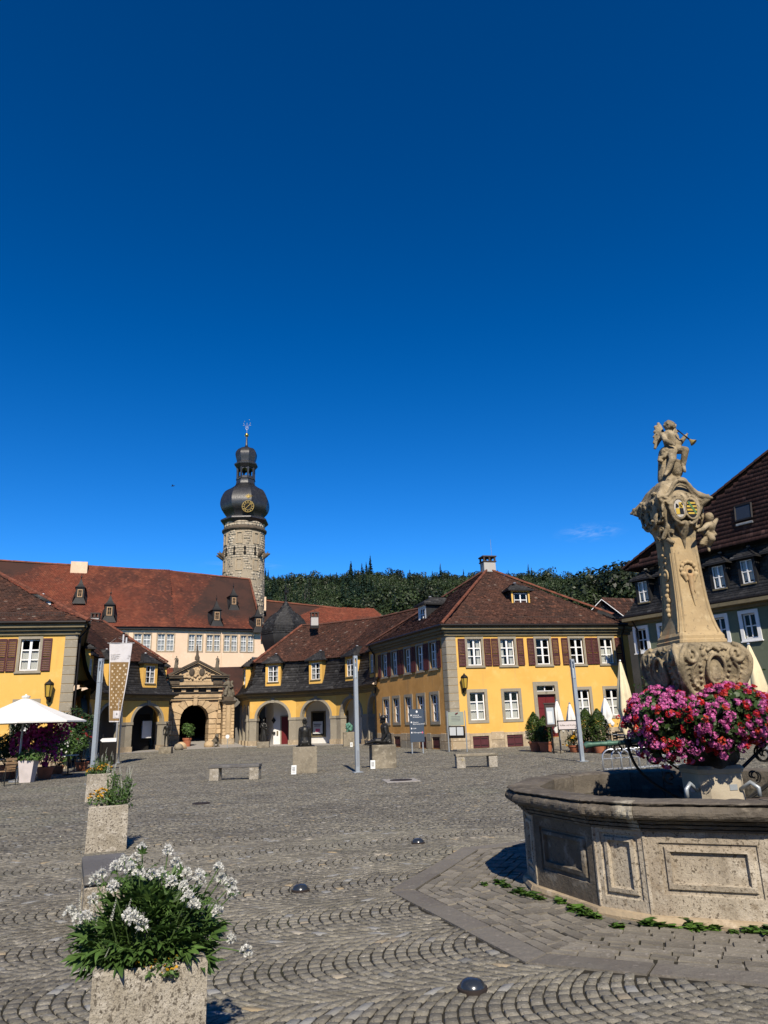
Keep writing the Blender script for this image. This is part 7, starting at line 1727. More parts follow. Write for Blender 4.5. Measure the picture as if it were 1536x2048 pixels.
# width so that the far front corner meets its sight line
best=min((abs((768+FPX*((a+ex*w_-Vector((0,0,CAMH))).dot(RT))/((a+ex*w_-Vector((0,0,CAMH))).dot(FW)))-415),w_) for w_ in [x*.005 for x in range(60,240)])[1]
pl.rotation_euler=(0,0,rzp); pl.scale=(best/.60,1,1); c_=a+ex*best/2+Vector((-math.sin(rzp),math.cos(rzp),0))*.30; pl.location=(c_.x,c_.y,0)
PC=Vector((pl.location.x,pl.location.y,.53))
cp=thing('spider_flower','bushy white spider flowers filling the nearest planter','flowers',PC)
nleaf=0; stems=MB(); extraV=[];extraF=[];extraR=[];eo=0
def near_pt(px,py,dy): return D(px,py,PC.y+dy)-PC
heads=[(270,1718,.12),(284,1696,.18),(336,1702,.15),(352,1728,.10),(248,1722,.05),(262,1738,.0),(278,1748,-.02),(232,1736,.1),(304,1752,.05),(322,1748,.12),(358,1738,.18),(372,1748,.12),(343,1765,.02),(398,1752,.10),(402,1762,.05),(376,1797,-.12),(388,1812,-.12),(368,1772,-.02),(442,1760,.12),(462,1770,.08),(466,1788,.05),(437,1736,.15),(226,1775,-.12),(203,1750,.05),(190,1762,.02),(140,1826,-.05),(158,1840,-.12),(172,1836,-.15),(268,1838,-.25),(282,1850,-.22),(256,1832,-.2),(436,1823,-.02),(462,1880,.0),(492,1905,-.03),(185,1800,-.05)]
for i,(px,py,dy) in enumerate(heads):
    dy=dy-.10 if py>1730 else dy; p=near_pt(px,py,dy); base=Vector((random.uniform(-.16,.16),random.uniform(-.16,.16),.0)); base=Vector((p.x*.45,p.y*.5,0)); mid=base.lerp(p,.55)+Vector((0,0,.05))
    stems.tube([base,mid,p],[.006,.004,.003],5)
    link('flower_head',CLEO[i%5],cp,p,(random.uniform(-.3,.3),random.uniform(-.3,.3),random.uniform(0,6.28)),random.uniform(.62,.82))
    # leaves up the stem
    for k in range(5):
        t=random.uniform(.35,.95); q=base.lerp(mid,t*2) if t<.5 else mid.lerp(p,t*2-1)
        d=Vector((random.uniform(-1,1),random.uniform(-1,1),random.uniform(-.2,.4))).normalized()
        if nleaf<120: link('leaf',random.choice(PALM),cp,q+d*.06,d.to_track_quat('X','Z').to_euler(),random.uniform(.45,.8)*(1.2-.5*t)); nleaf+=1
# the body of the bush
def bush_pt():
    while True:
        x=random.uniform(-.33,.35); y=random.uniform(-.33,.33); z=random.uniform(.0,.37)
        w=1.0 if z<.16 else 1.0-(z-.16)/.21*.6
        if (x/(.33*w))**2+(y/(.32*w))**2<1 : return Vector((x,y,z))
PV=[]
for me in PALM:
    v=np.empty(len(me.vertices)*3,np.float32); me.vertices.foreach_get('co',v); PV.append((v.reshape(-1,3),[tuple(p.vertices) for p in me.polygons]))
cnt=0
for i in range(620):
    p=bush_pt(); n=Vector((p.x/.4,p.y/.36,(p.z-.05)/.3)); shell=n.length
    if shell<.55 and random.random()<.6: continue
    d=(n.normalized()+Vector((random.uniform(-.6,.6),random.uniform(-.6,.6),random.uniform(-.25,.45)))).normalized(); s=random.uniform(.75,1.2)
    eul=(d.to_track_quat('X','Z')).to_euler(); eul.rotate_axis('X',random.uniform(-.6,.6))
    front=p.y<.05 and shell>.75
    if p.y<-.18 and p.z<.10: p.z+=.08
    if front and nleaf<298: link('leaf',random.choice(PALM),cp,p,eul,s); nleaf+=1
    else:
        V,Fc=random.choice(PV); R3=np.array(eul.to_matrix()); W=(V*s)@R3.T+np.array(p); extraV.append(W); extraF+= [tuple(j+eo for j in f) for f in Fc if len(f)==4]; eo+=len(V)
link('foliage',np_mesh('foliage',np.concatenate(extraV),np.array(extraF),M['leaf'],RNG.random(len(extraF)),smooth=True),cp,kind='stuff')
stems.build('stem',M['stem'],cp,kind='stuff')
# white spikes leaning out of the left side
sp=thing('white_sage','slim white flower spikes at the left of the nearest planter','flowers',PC)
sm=MB()
for i,(px,py,px2,py2,dy) in enumerate([(159,1785,160,1822,-.05),(180,1805,178,1850,-.1),(232,1800,222,1842,-.3),(262,1798,250,1838,-.28),(219,1895,210,1915,-.36),(196,1790,190,1840,-.02),(205,1770,204,1800,0),(186,1790,184,1830,.02),(212,1800,205,1830,-.05),(222,1775,218,1810,-.05),(196,1830,190,1860,-.15)]):
    t=near_pt(px,py,dy); b=near_pt(px2,py2,dy); d=t-b; o=link('flower_spike',SPIKE[i%3],sp,b,d.to_track_quat('Z','Y').to_euler(),d.length/.16*1.05); sm.tube([Vector((b.x*.6,b.y*.5,0)),b],.0035,4)
sm.build('stem',M['stem'],sp,kind='stuff')
yl=thing('creeping_zinnia','small yellow daisies under the spider flowers at the nearest planter rim','flowers',PC)
P=[(random.uniform(-.02,.22),-.27+random.uniform(-.03,.06),.04+random.uniform(-.02,.06)) for _ in range(260)]; cards(P,[(0,-.4,.8)]*len(P),.012,'leaf','foliage',yl,jit=.5)
for k in range(46):
    link('daisy',random.choice(DAISY),yl,(random.uniform(-.02,.23),-.29+random.uniform(-.02,.04),.06+random.uniform(-.02,.05)),(random.uniform(.3,1.2),random.uniform(-.4,.4),random.uniform(0,6)),random.uniform(.5,.8))
# two more planters up the row
def small_planting(pc,w,lab_y,lab_s,layout,spx):
    y_=thing('yellow_daisy',lab_y,'flowers',pc); s_=thing('white_sage',lab_s,'flowers',pc)
    P=[];N=[]
    for (cx,rx,h) in layout:
        for _ in range(260):
            a=random.uniform(0,6.28); r=math.sqrt(random.random()); P.append((cx+rx*r*math.cos(a),w*.36*r*math.sin(a),h*math.sqrt(1-r*r*.8)*random.uniform(.4,1))); N.append((math.cos(a)*r,math.sin(a)*r,.7))
    cards(P,N,.020,'leaf','foliage',y_,jit=.5)
    for (cx,rx,h) in layout:
        for _ in range(70):
            a=random.uniform(0,6.28); r=math.sqrt(random.random()); link('daisy',random.choice(DAISY),y_,(cx+rx*r*math.cos(a),w*.40*r*math.sin(a),h*math.sqrt(1-r*r*.75)+.015),(random.uniform(.1,1.0),random.uniform(-.5,.5),random.uniform(0,6)),random.uniform(1.5,2.1))
    m=MB(); P=[];N=[]
    for k in range(spx[2]):
        x=random.uniform(spx[0],spx[1]); yv=random.uniform(-w*.2,w*.3); h=random.uniform(.28,.58); top=Vector((x+random.uniform(-.06,.08),yv,h)); m.tube([(x*.85,yv,0),top],[.005,.003],4); link('flower_spike',random.choice(SPIKE),s_,top-Vector((0,0,.04)),(random.uniform(-.2,.2),random.uniform(-.3,.3),0),random.uniform(.6,1.0))
        for j in range(34): t=random.random(); P.append((x+random.gauss(0,.035),yv+random.gauss(0,.035),h*t*.85)); N.append((random.gauss(0,1),random.gauss(0,1),.5))
    m.build('stem',M['stem'],s_,kind='stuff'); cards(P,N,.030,'leaf','foliage',s_,aspect=.6,jit=.4)
a=G(155,1707); b_=G(238,1701); w2=(b_-a).length; p2=planter('planter','middle limestone planter of the row, heavily pitted, with yellow daisies on its left',(a.x+b_.x)/2,(a.y+b_.y)/2+w2/2-.02,w2,w2,.60,.38,.97)
small_planting(Vector((p2.location.x,p2.location.y,.54)),w2,'mound of yellow daisies on the left of the middle planter','white spikes over dark leaves on the right of the middle planter',[(-.13,.17,.27)],(-.04,.28,22))
a=G(160,1604); b_=G(212,1601); w3=(b_-a).length; p3=planter('planter','farthest limestone planter of the row, in front of the left lamp post',(a.x+b_.x)/2,(a.y+b_.y)/2+w3/2-.02,w3,w3,.62,.40,.98)
small_planting(Vector((p3.location.x,p3.location.y,.56)),w3,'golden daisies along the rim of the farthest planter','loose white spikes above the golden daisies of the farthest planter',[(.12,.2,.26),(-.2,.12,.18)],(-.15,.22,18))
# weeds along the foot of the basin
def weed(px,py,s,lab):
    g=G(px,py); d=(g-FC); d.z=0; t=thing('weed',lab,'weed',(g.x,g.y,0),random.uniform(0,6.28),group='weeds growing along the foot of the basin')
    m=MB()
    for k in range(22):
        a=random.uniform(0,6.28); L=random.uniform(.035,.07)*s; V,F=leaflet(L,L*.30,random.uniform(.2,.7),3); el=random.uniform(.1,1.1); R=RZ(a)@RY(-el); m.rv=random.random(); m.add([R@Vector(v)+Vector((random.uniform(-.05,.05)*s,random.uniform(-.03,.03)*s,.005)) for v in V],F)
    m.build('leaves',M['leaf_weed'],t,smooth=True)
M['leaf_weed']=leafmat('fresh_weed_leaf',(.10,.20,.03),(.06,.13,.02),.3,.3)
for px,py,s in [(1000,1768,1.0),(1012,1774,.9),(1040,1786,1.2),(1060,1792,1.1),(1076,1798,.8),(1122,1806,1.1),(1150,1822,1.2),(1172,1830,1.1),(1192,1836,.9),(1235,1856,.9),(1298,1850,1.2),(1316,1854,1.1),(1345,1856,.8),(1385,1858,1.3),(1400,1856,1.0),(1432,1858,.9),(1468,1866,.6),(1500,1866,.8),(1526,1868,1.3),(968,1770,.6)]:
    weed(px,py,s,'tuft of fresh green weeds growing at the foot of the fountain basin')
# ---------------------------------------------------------------- pots, shrubs and climbers round the cafes
def pot(t,r,h,matn='terracotta',rim=True,c=(0,0,0)):
    m=MB(); pr=[(r*.68,0),(r*.72,.01),(r*.95,h*.82)]; 
    if rim: pr+=[(r*1.06,h*.83),(r*1.08,h*.98),(r*1.02,h),(r*.9,h),(r*.86,h*.9)]
    m.lathe(pr,18,c); m.build('pot',M[matn],t,smooth=40); m=MB(); m.lathe([(.001,h*.9),(r*.88,h*.9)],14,c); m.build('soil',M['soil'],t)
def thuja(px,py,h,r,lab,potr=.34,square=False):
    g=G(px,py); t=thing('potted_thuja',lab,'potted tree',(g.x,g.y,0),random.uniform(-.3,.3),group='potted thujas by the cafe')
    pot(t,potr,.46); P=[];N=[]
    for k in range(2600):
        z=random.random()**.85; a=random.uniform(0,6.28); rr_=r*math.sin(math.pi*min(1,.14+.86*z)**.8)**.75*(.62+.42*random.random())*(1+.12*math.sin(5*a+z*9)); P.append((rr_*math.cos(a),rr_*math.sin(a),.44+h*z)); N.append((math.cos(a),math.sin(a),1.2))
    cards(P,N,.060,'leaf_thuja','foliage',t,aspect=.7,jit=.35); m=MB(); m.tube([(0,0,.4),(0,0,.44+h*.6)],[.04,.02],6); m.build('trunk',M['bark'],t)
thuja(1073,1503,1.35,.42,'potted thuja left of the red door, first beside the steps')
thuja(1093,1504,1.15,.40,'potted thuja nearest the menu board, partly behind it')
thuja(1178,1505,1.42,.48,'tall potted thuja just right of the leaning-looking right lamp post')
thuja(1203,1506,1.38,.46,'potted thuja farthest right in the terracotta row')
def flower_shrub(name,lab,loc,h,r,n,leafm,petal,np_,potted=None,size=.06,psize=.05,rz=0,group=None,tall=1.0):
    t=thing(name,lab,'shrub',loc,rz,group); z0=0
    if potted: pot(t,potted[0],potted[1],potted[2] if len(potted)>2 else 'terracotta'); z0=potted[1]*.9
    lumps=[(Vector((random.gauss(0,r*.42),random.gauss(0,r*.35),z0+h*random.uniform(.25,.85))),r*random.uniform(.35,.6)) for _ in range(10)]
    P=[];N=[]
    for k in range(n):
        c,q=random.choice(lumps); d=Vector((random.gauss(0,1),random.gauss(0,1),random.gauss(0,1))).normalized(); p=c+d*q*random.uniform(.55,1.05); p.z=max(p.z,z0*.8); P.append(tuple(p)); N.append((d.x,d.y,d.z+.4))
    cards(P,N,size,leafm,'foliage',t,aspect=.7,jit=.5)
    if np_:
        P=[];N=[]
        for k in range(np_):
            c,q=lumps[random.randrange(max(1,int(len(lumps)*.75)))]; d=Vector((random.gauss(0,1),random.gauss(0,1),random.gauss(0,1)+.3)).normalized(); 
            if d.y>.5: d.y=-d.y
            P.append(tuple(c+d*q*random.uniform(.95,1.12))); N.append((d.x,d.y,d.z+.3))
        cards(P,N,psize,petal,'blossom',t,shape='hex',jit=.6)
    m=MB()
    for c,q in lumps[:6]: m.tube([(random.uniform(-.05,.05),0,z0*.7),(c.x*.5,c.y*.5,c.z*.55),tuple(c)],[.025,.018,.008],5)
    m.build('stem',M['bark'],t,kind='stuff'); return t
def at(px,py): g=G(px,py); return (g.x,g.y,0)
p=D(92,1520,27.6); flower_shrub('bougainvillea','large purple bougainvillea in a terracotta pot under the white parasol',(p.x,27.6,0),1.75,.95,1500,'leaf_dark','petal_magenta',1500,(.30,.42),.06,.055)
p=D(22,1500,28.5); flower_shrub('potted_shrub','dark leafy potted shrub at the left edge beside the parasol pole',(p.x,28.5,0),1.9,.85,2200,'leaf_dark','petal_red',0,(.4,.5),.075)
p=D(166,1500,32.4); flower_shrub('oleander','tall oleander with red blossom at the shaded corner of the left house',(p.x,32.4,0),2.3,.85,2200,'leaf_dark','petal_oleander',50,(.28,.36),.08,.055)
p=D(118,1500,30.5); flower_shrub('potted_shrub','pale-leaved shrub right of the bougainvillea against the grey quoins',(p.x,30.5,0),1.6,.7,1300,'leaf','petal_white',120,(.26,.32),.08,.03)
p=D(62,1563,26.2); t=thing('tall_planter','tall tapered pale planter at the foot of the parasol','planter',(p.x-.1,26.1,0),.1); m=MB(); m.box((0,0,.36),(.36,.36,.72),None,1.45)
m.build('pot',M['pot_grey'],t)
q=thing('leafy_plant','low green and reddish plant growing in the tall pale planter','plant',(p.x-.1,26.1,.72)); P=[];N=[]
for k in range(420): a=random.uniform(0,6.28); r=math.sqrt(random.random())*.5; P.append((r*math.cos(a),r*math.sin(a)*.7,random.uniform(.0,.42)*(1-r))); N.append((math.cos(a),math.sin(a),.8))
cards(P,N,.055,'leaf','foliage',q,jit=.5)
p=D(374,1495,60.5); flower_shrub('potted_shrub','round green bush in a terracotta pot at the left jamb of the gate arch',(p.x,60.4,.05),1.35,.62,900,'leaf','petal_white',0,(.36,.75),.10)
# climbers on the green house
for u,w,h,z0,lab in ((3.3,5.2,1.5,2.2,'dark climbing vine trained along the green house behind the cream parasol'),(15.5,3.4,2.6,1.4,'dark climbing vine on the green house at the right edge of the picture')):
    t=thing('climbing_vine',lab,'climbing plant',fG.p(u,.2,0)); P=[];N=[]
    for k in range(1500):
        q=fG.p(u+random.gauss(0,w*.26),random.uniform(.05,.45),z0+h*random.betavariate(2,2))-fG.p(u,.2,0); P.append(tuple(q)); N.append((fG.n.x,fG.n.y,.5))
    for k in range(350):
        q=fG.p(u-w*.3+random.gauss(0,.3),random.uniform(.05,.35),random.uniform(0,z0+.4))-fG.p(u,.2,0); P.append(tuple(q)); N.append((fG.n.x,fG.n.y,.5))
    cards(P,N,.085,'leaf_dark','foliage',t,aspect=.9,jit=.5); m=MB(); m.tube([fG.p(u-w*.3,.1,0)-fG.p(u,.2,0),fG.p(u-w*.3,.1,z0+h*.5)-fG.p(u,.2,0),fG.p(u+w*.3,.1,z0+h*.6)-fG.p(u,.2,0)],[.04,.03,.015],5); m.build('stem',M['bark'],t)
p=D(1140,1498,34.6); flower_shrub('flower_pot','yellow flowers in a low pot beside the cafe sign',(p.x,33.6,0),.5,.4,420,'leaf','petal_yellow',60,(.3,.3),.05,.05)
# ---------------------------------------------------------------- benches, lamps, parasols and other furniture
def bench(lab,c,rz,L=1.72,Dp=.45,H=.46,slabm='bench_slab'):
    t=thing('stone_bench',lab,'bench',c,rz,group='stone benches'); m=MB(); m.cbox((0,0,H-.045),(L,Dp,.09),.012); m.build('seat',M[slabm],t)
    for s in (-1,1): m=MB(); m.cbox((s*(L/2-.17),0,(H-.09)/2-.01),(.30,Dp*.96,H-.09),.014); m.build('leg',M['concrete'],t)
    return t
a=G(417,1562); b_=G(518,1559); bench('stone bench with dark grey slab, on the setts left of the statues',((a.x+b_.x)/2,(a.y+b_.y)/2+.22,0),math.atan2(b_.y-a.y,b_.x-a.x)+.03,(b_-a).length)
a=G(912,1537); b_=G(997,1534); bench('stone bench with pale slab in front of the yellow corner house',((a.x+b_.x)/2,(a.y+b_.y)/2+.22,0),math.atan2(b_.y-a.y,b_.x-a.x)+.05,(b_-a).length,slabm='plinth')
bench('stone bench seen end-on directly behind the nearest planter',(-2.70,7.25,0),math.atan2(.916,-.40),1.05,.40)
def lamp(lab,base,H=3.78,rz=0.0):
    t=thing('lamp_post',lab,'street lamp',base,rz,group='square steel lamp posts'); w=.138
    m=MB(); m.cbox((0,0,.012),(.32,.32,.024),.006); m.build('base_plate',M['steel'],t)
    hz_=H*.80; m=MB(); m.cbox((0,0,hz_/2),(w,w,hz_),.012); m.build('pole',M['steel'],t)
    m=MB(); m.box((0,-w/2-.002,H*.12),(w*.55,.006,H*.13)); m.build('service_hatch',M['galv'],t)
    m=MB()
    for sx in (-1,1):
        for sy in (-1,1): m.cbox((sx*(w/2-.02),sy*(w/2-.02),(hz_+H)/2-.03),(.04,.04,H-hz_-.06),.006)
    m.cbox((0,0,H-.05),(w,w,.10),.01); m.build('lamp_cage',M['steel'],t)
    m=MB(); m.lathe([(.045,hz_+.02),(.045,hz_+.35),(.02,hz_+.40)],12); m.box((0,.03,hz_+.47),(.10,.02,.14),RX(.6)); m.build('lamp_glass',M['lamp_glass'],t)
g=G(715,1545); lamp('square steel lamp post in the middle of the square, between the two statues',(g.x,g.y,0),3.86,.35)
g=G(1165,1523); lamp('square steel lamp post on the right, before the potted thujas',(g.x,g.y,0),3.62,.2)
g=Vector((-9.55,24.2,0)); q=D(186,1535,24.2); lamp('square steel lamp post at left, rising behind the farthest planter',(q.x,24.2,0),3.95,-.2)
# flag poles with banner
def flagpole(px,py,topy,lab):
    g=G(px,py); t=thing('flagpole',lab,'flagpole',(g.x,g.y,0),group='pale flagpoles left of the gate'); H=D(px+8,topy,g.y).z; m=MB(); m.tube([(0,0,0),(0,0,H)],[.055,.042],10); m.build('pole',M['pole'],t,smooth=True); m=MB(); m.lathe([(.06,H-.02),(.065,H+.04),(.03,H+.06)],10); m.build('cap',M['gutter'],t); m=MB(); m.lathe([(.11,0),(.11,.03),(.07,.05)],12); m.build('base_plate',M['galv'],t); return g,H
g1,H1=flagpole(229,1530,1268,'front flagpole carrying the gold and white banner')
g2,H2=flagpole(236,1526,1274,'rear flagpole half hidden by the banner')
bn=thing('banner','long tapering banner, white above bronze with cream motifs, hung from the flagpole','banner',(g1.x,g1.y-.09,0))
def bp(px,py): 
    return D(px,py,g1.y-.09)-Vector((g1.x,g1.y-.09,0))
tl,tr2,bl,br=bp(219,1287),bp(265,1287),bp(218.5,1444),bp(240,1444)
def bpt(u,v,off=0.0):
    p=tl.lerp(tr2,u).lerp(bl.lerp(br,u),v); w=.05*math.sin(6*u+5*v)*(.3+.7*u)+.035*math.sin(14*u-3*v)*(v); return p+Vector((0,-off+w,0))
def bstrip(name,u0,u1,v0,v1,m,off,nu=10,nv=12,par=bn):
    V=[];F=[]
    for j in range(nv+1):
        for i in range(nu+1): V.append(bpt(u0+(u1-u0)*i/nu,v0+(v1-v0)*j/nv,off))
    for j in range(nv):
        for i in range(nu): a=j*(nu+1)+i; F.append((a,a+nu+1,a+nu+2,a+1))
    b=MB(); b.add(V,F); return b.build(name,M[m],par,smooth=True)
cl=bstrip('cloth',0,1,0,1,'banner_white',0,16,40)
bstrip('printed_field',.03,.95,.243,.985,'banner_gold',.006,14,30); bstrip('logo_panel',.30,.95,.86,.955,'banner_white',.012,6,6)
k=0
for j in range(15):
    for i in range(3):
        u=.16+.30*i+(.12 if j%2 else 0); v=.285+.038*j
        if u>.9: continue
        m=MB(); R=.028*random.uniform(.85,1.2); kind=(i+j)%3; n=[5,3,6][kind]; uu=R/(.5); c=(u,v); P=[]
        for q in range(n*2 if kind==0 else n):
            a=2*math.pi*q/(n*2 if kind==0 else n)+random.random()*.3; rr_=1.0 if (kind!=0 or q%2==0) else .5
            P.append(bpt(u+math.cos(a)*.055*rr_,v+math.sin(a)*.0125*rr_*(1.3 if kind==2 else 1),.014))
        m.add(P,[tuple(range(len(P)))]); m.build('motif',M['banner_cream'],cl)
for i,tx in enumerate(('STAATLICHE','SCHLÖSSER UND GÄRTEN','BADEN-WÜRTTEMBERG')):
    me=text_mesh(tx,.085,M['print_grey'],'lettering',.001,'LEFT'); p=bpt(.07,.155+.026*i,.05); link('lettering',me,cl,p,(math.pi/2,0,.02))
me=text_mesh('WEIKERSHEIM',.035,M['print_grey'],'lettering',.001,'CENTER'); link('lettering',me,cl,bpt(.62,.945,.05),(math.pi/2,0,.02))
m=MB(); c=bpt(.62,.90,.03); m.ball(c,(.035,.004,.05),8,6); m.build('crest',M['print_grey'],cl)
m=MB(); m.tube([tl+Vector((-.10,0,.02)),tr2+Vector((.10,0,.02))],.018,6); m.tube([tl+Vector((0,0,.02)),bp(233,1276)],.005,4); m.tube([tr2+Vector((0,0,.02)),bp(237,1276)],.005,4); m.build('cross_bar',M['pole'],bn)
# arrow sign behind the lamp
p=D(217,1480,33.0); t=thing('arrow_sign','white arrow-shaped direction sign on a dark board in the shade','sign',(p.x,33.0,0)); z=p.z; m=MB(); m.tube([(-.25,0,0),(-.25,0,z+.25)],.03,6); m.box((0,.02,z-.55),(.72,.04,1.0)); m.build('board',M['gutter'],t); m=MB(); m.add([(-.36,-.03,z),(-.27,-.03,z+.08),(.36,-.03,z+.08),(.36,-.03,z-.08),(-.27,-.03,z-.08)],[(0,4,3,2,1)]); m.build('arrow',M['sign_white'],t)
# open parasol over the left cafe
p=D(52,1394,26.5); c=Vector((p.x,26.5,0)); zt=p.z; ze=D(100,1442,26.0).z; R=(D(155,1440,26.5)-D(52,1440,26.5)).x*1.13
t=thing('parasol','large open white parasol over the cafe seats at left','parasol',c,math.radians(22)); m=MB(); n=8
V=[(0,0,zt)]+[(R*math.cos(2*math.pi*k/n),R*math.sin(2*math.pi*k/n),ze) for k in range(n)]; mid=[]
for k in range(n):
    for s in (1/3,2/3): 
        a=Vector(V[0]).lerp(Vector(V[1+k]),s); mid.append((a.x,a.y,a.z-.05*math.sin(math.pi*s)))
V2=V+mid; F=[]
for k in range(n):
    k2=(k+1)%n; i1,i2=1+n+2*k,2+n+2*k; j1,j2=1+n+2*k2,2+n+2*k2; F+=[(0,i1,j1),(i1,i2,j2,j1),(i2,1+k,1+k2,j2)]
m.add(V2,F); m.build('canopy',M['canvas_white'],t)
m=MB()
for k in range(n):
    a=Vector(V[1+k]); b2=Vector(V[1+(k+1)%n]); m.poly(a,b2,b2-Vector((0,0,.05)),a-Vector((0,0,.05)))
m.build('hem',M['canvas_white'],t)
m=MB(); m.lathe([(.14,zt-.03),(.15,zt+.03),(.04,zt+.06),(.03,zt+.10)],10); m.build('cap',M['canvas_white'],t)
for k in range(n): m=MB(); a=Vector(V[1+k]); m.tube([(0,0,zt-.16),tuple(a.lerp(Vector((0,0,zt)),.5)-Vector((0,0,.13))),tuple(a-Vector((0,0,.05)))],.014,4); m.build('rib',M['gutter'],t)
m=MB(); m.tube([(0,0,0),(0,0,zt-.02)],.035,10); m.build('pole',M['steel'],t); m=MB(); m.lathe([(.28,0),(.28,.05),(.06,.09),(.045,.5)],16); m.build('base',M['lead'],t)
def closed_parasol(lab,base,H,L,r,matn,group='closed parasols at the right cafe',pole='galv'):
    t=thing('closed_parasol',lab,'parasol',base,random.uniform(0,6),group); m=MB(); V=[];F=[]; n=24; prof=[(.025,H),(.05,H-.04),(r*.62,H-L*.35),(r*.95,H-L*.66),(r*.62,H-L*.80),(r*1.0,H-L*.93),(r*.8,H-L)]
    for j,(rr_,z) in enumerate(prof):
        for k in range(n): a=2*math.pi*k/n; q=rr_*(1+.26*math.cos(6*a+j*.25)*min(1,j/2)); V.append((q*math.cos(a),q*math.sin(a),z+(.08*math.cos(3*a) if j==len(prof)-1 else 0)))
    for j in range(len(prof)-1):
        for k in range(n): F.append((j*n+k,(j+1)*n+k,(j+1)*n+(k+1)%n,j*n+(k+1)%n))
    m.add(V,F); m.build('canopy',M[matn],t,smooth=True); m=MB(); m.lathe([(r*.66,H-L*.81),(r*.70,H-L*.795),(r*.66,H-L*.78)],12); m.build('strap',M['canvas_white'],t); m=MB(); m.tube([(0,0,0),(0,0,H-.02)],.024,8); m.build('pole',M[pole],t); m=MB(); m.ball((0,0,H+.03),.05,8,6); m.build('finial',M[pole],t); m=MB(); m.lathe([(.24,0),(.24,.05),(.05,.08)],12); m.build('base',M['plinth'],t)
def cpar(lab,px,topy,boty,basey,Y,matn,rpx):
    p=D(px,topy,Y); b=D(px+ (basey-topy)*.1,boty,Y); closed_parasol(lab,(p.x+ .0,Y,0),p.z,p.z-b.z,rpx/1420*Y*.5,matn)
cpar('tall cream closed parasol standing before the shaded end of the yellow house',1240,1323,1465,1510,30.5,'canvas_cream',30)
cpar('tall cream closed parasol showing behind the right side of the fountain column',1497,1290,1425,1500,24.0,'canvas_cream',42)
cpar('small white closed parasol right of the thuja row, against the yellow wall',1209,1396,1450,1500,33.2,'canvas_white',22)
cpar('small white closed parasol between the door and the right lamp post',1139,1408,1460,1500,34.6,'canvas_white',18)
cpar('small white closed parasol directly beside the menu board',1113,1402,1462,1500,34.0,'canvas_white',20)
# cafe tables and chairs
def cafe_chair(lab,loc,rz,group,seatm='wood_slat'):
    t=thing('cafe_chair',lab,'chair',loc,rz,group); 
    for sx in (-1,1):
        for sy in (-1,1): m=MB(); m.tube([(sx*.19,sy*.19,.45 if sy<0 else .88),(sx*.22,sy*.24,0)],.013,5); m.build('leg',M['black_metal'],t)
    for k in range(5): m=MB(); m.box((0,-.17+.085*k,.455),(.42,.07,.018)); m.build('seat_slat',M[seatm],t)
    for k in range(3): m=MB(); m.box((0,.205,.60+.11*k),(.42,.016,.075)); m.build('back_slat',M[seatm],t)
    return t
def cafe_table(lab,loc,group,r=.36):
    t=thing('cafe_table',lab,'table',loc,random.uniform(0,1),group); m=MB(); m.lathe([(r,.72),(r,.745),(r-.01,.75)],18); m.build('table_top',M['steel'],t); m=MB(); m.tube([(0,0,.03),(0,0,.72)],.03,8); m.build('leg',M['black_metal'],t); m=MB(); m.lathe([(.22,0),(.20,.03),(.04,.05)],12); m.build('base',M['black_metal'],t)
for px,py,rz,lab in [(8,1572,-1.9,'slatted cafe chair at the left edge, nearest the camera'),(24,1565,-1.6,'slatted cafe chair close to the parasol pole'),(112,1548,.3,'dark cafe chair beside the bougainvillea pot'),(160,1542,1.9,'dark cafe chair turned away, near the left lamp post'),(128,1538,3.0,'dark cafe chair behind the shaded table')]:
    g=G(px,py); cafe_chair(lab,(g.x,g.y,0),rz,'cafe chairs under the left house')
g=G(135,1550); cafe_table('round cafe table in the shade right of the bougainvillea',(g.x,g.y,0),'cafe tables at left'); g=G(-12,1562); cafe_table('cafe table at the very left edge of the picture',(g.x,g.y,0),'cafe tables at left')
i=0
for px,Y in [(1225,31.5),(1242,32.5),(1262,30.5),(1280,31.5),(1296,29.5)]:
    p=D(px,1505,Y); cafe_chair(['dark chair next to the last thuja','dark chair in the deep shade of the yellow house','dark chair beneath the cream parasol','dark chair beyond the cream parasol pole','dark chair just left of the geraniums'][i],(p.x,Y,0),random.uniform(0,6),'dark cafe chairs at right','gutter'); i+=1
p=D(1252,1505,31.5); cafe_table('dark cafe table under the closed cream parasol',(p.x,31.4,0),'cafe tables at right'); p=D(1225,1505,33); cafe_table('dark cafe table against the shaded yellow wall',(p.x,33,0),'cafe tables at right')
# cycle stands
bs=thing('cycle_stand','row of silver hoop cycle stands behind the fountain','bicycle rack',(G(1218,1545).x,22.3,0),math.radians(-4))
for k in range(9):
    x=k*.30; y_=k*.16; m=MB(); P=[(x,y_,0),(x,y_,.36)]+[(x+.27-.27*math.cos(math.pi*q/10),y_,.36+.25*math.sin(math.pi*q/10)) for q in range(1,10)]+[(x+.54,y_,.36),(x+.54,y_,0)]; m.tube(P,.024,8); m.build('hoop',M['galv'],bs,smooth=True)
m=MB(); m.tube([(0,0,.05),(2.4,1.28,.05)],.02,6); m.tube([(.54,0,.05),(2.94,1.28,.05)],.02,6); m.tube([(0,0,.34),(2.4,1.28,.34)],.018,6); m.build('rail',M['galv'],bs)
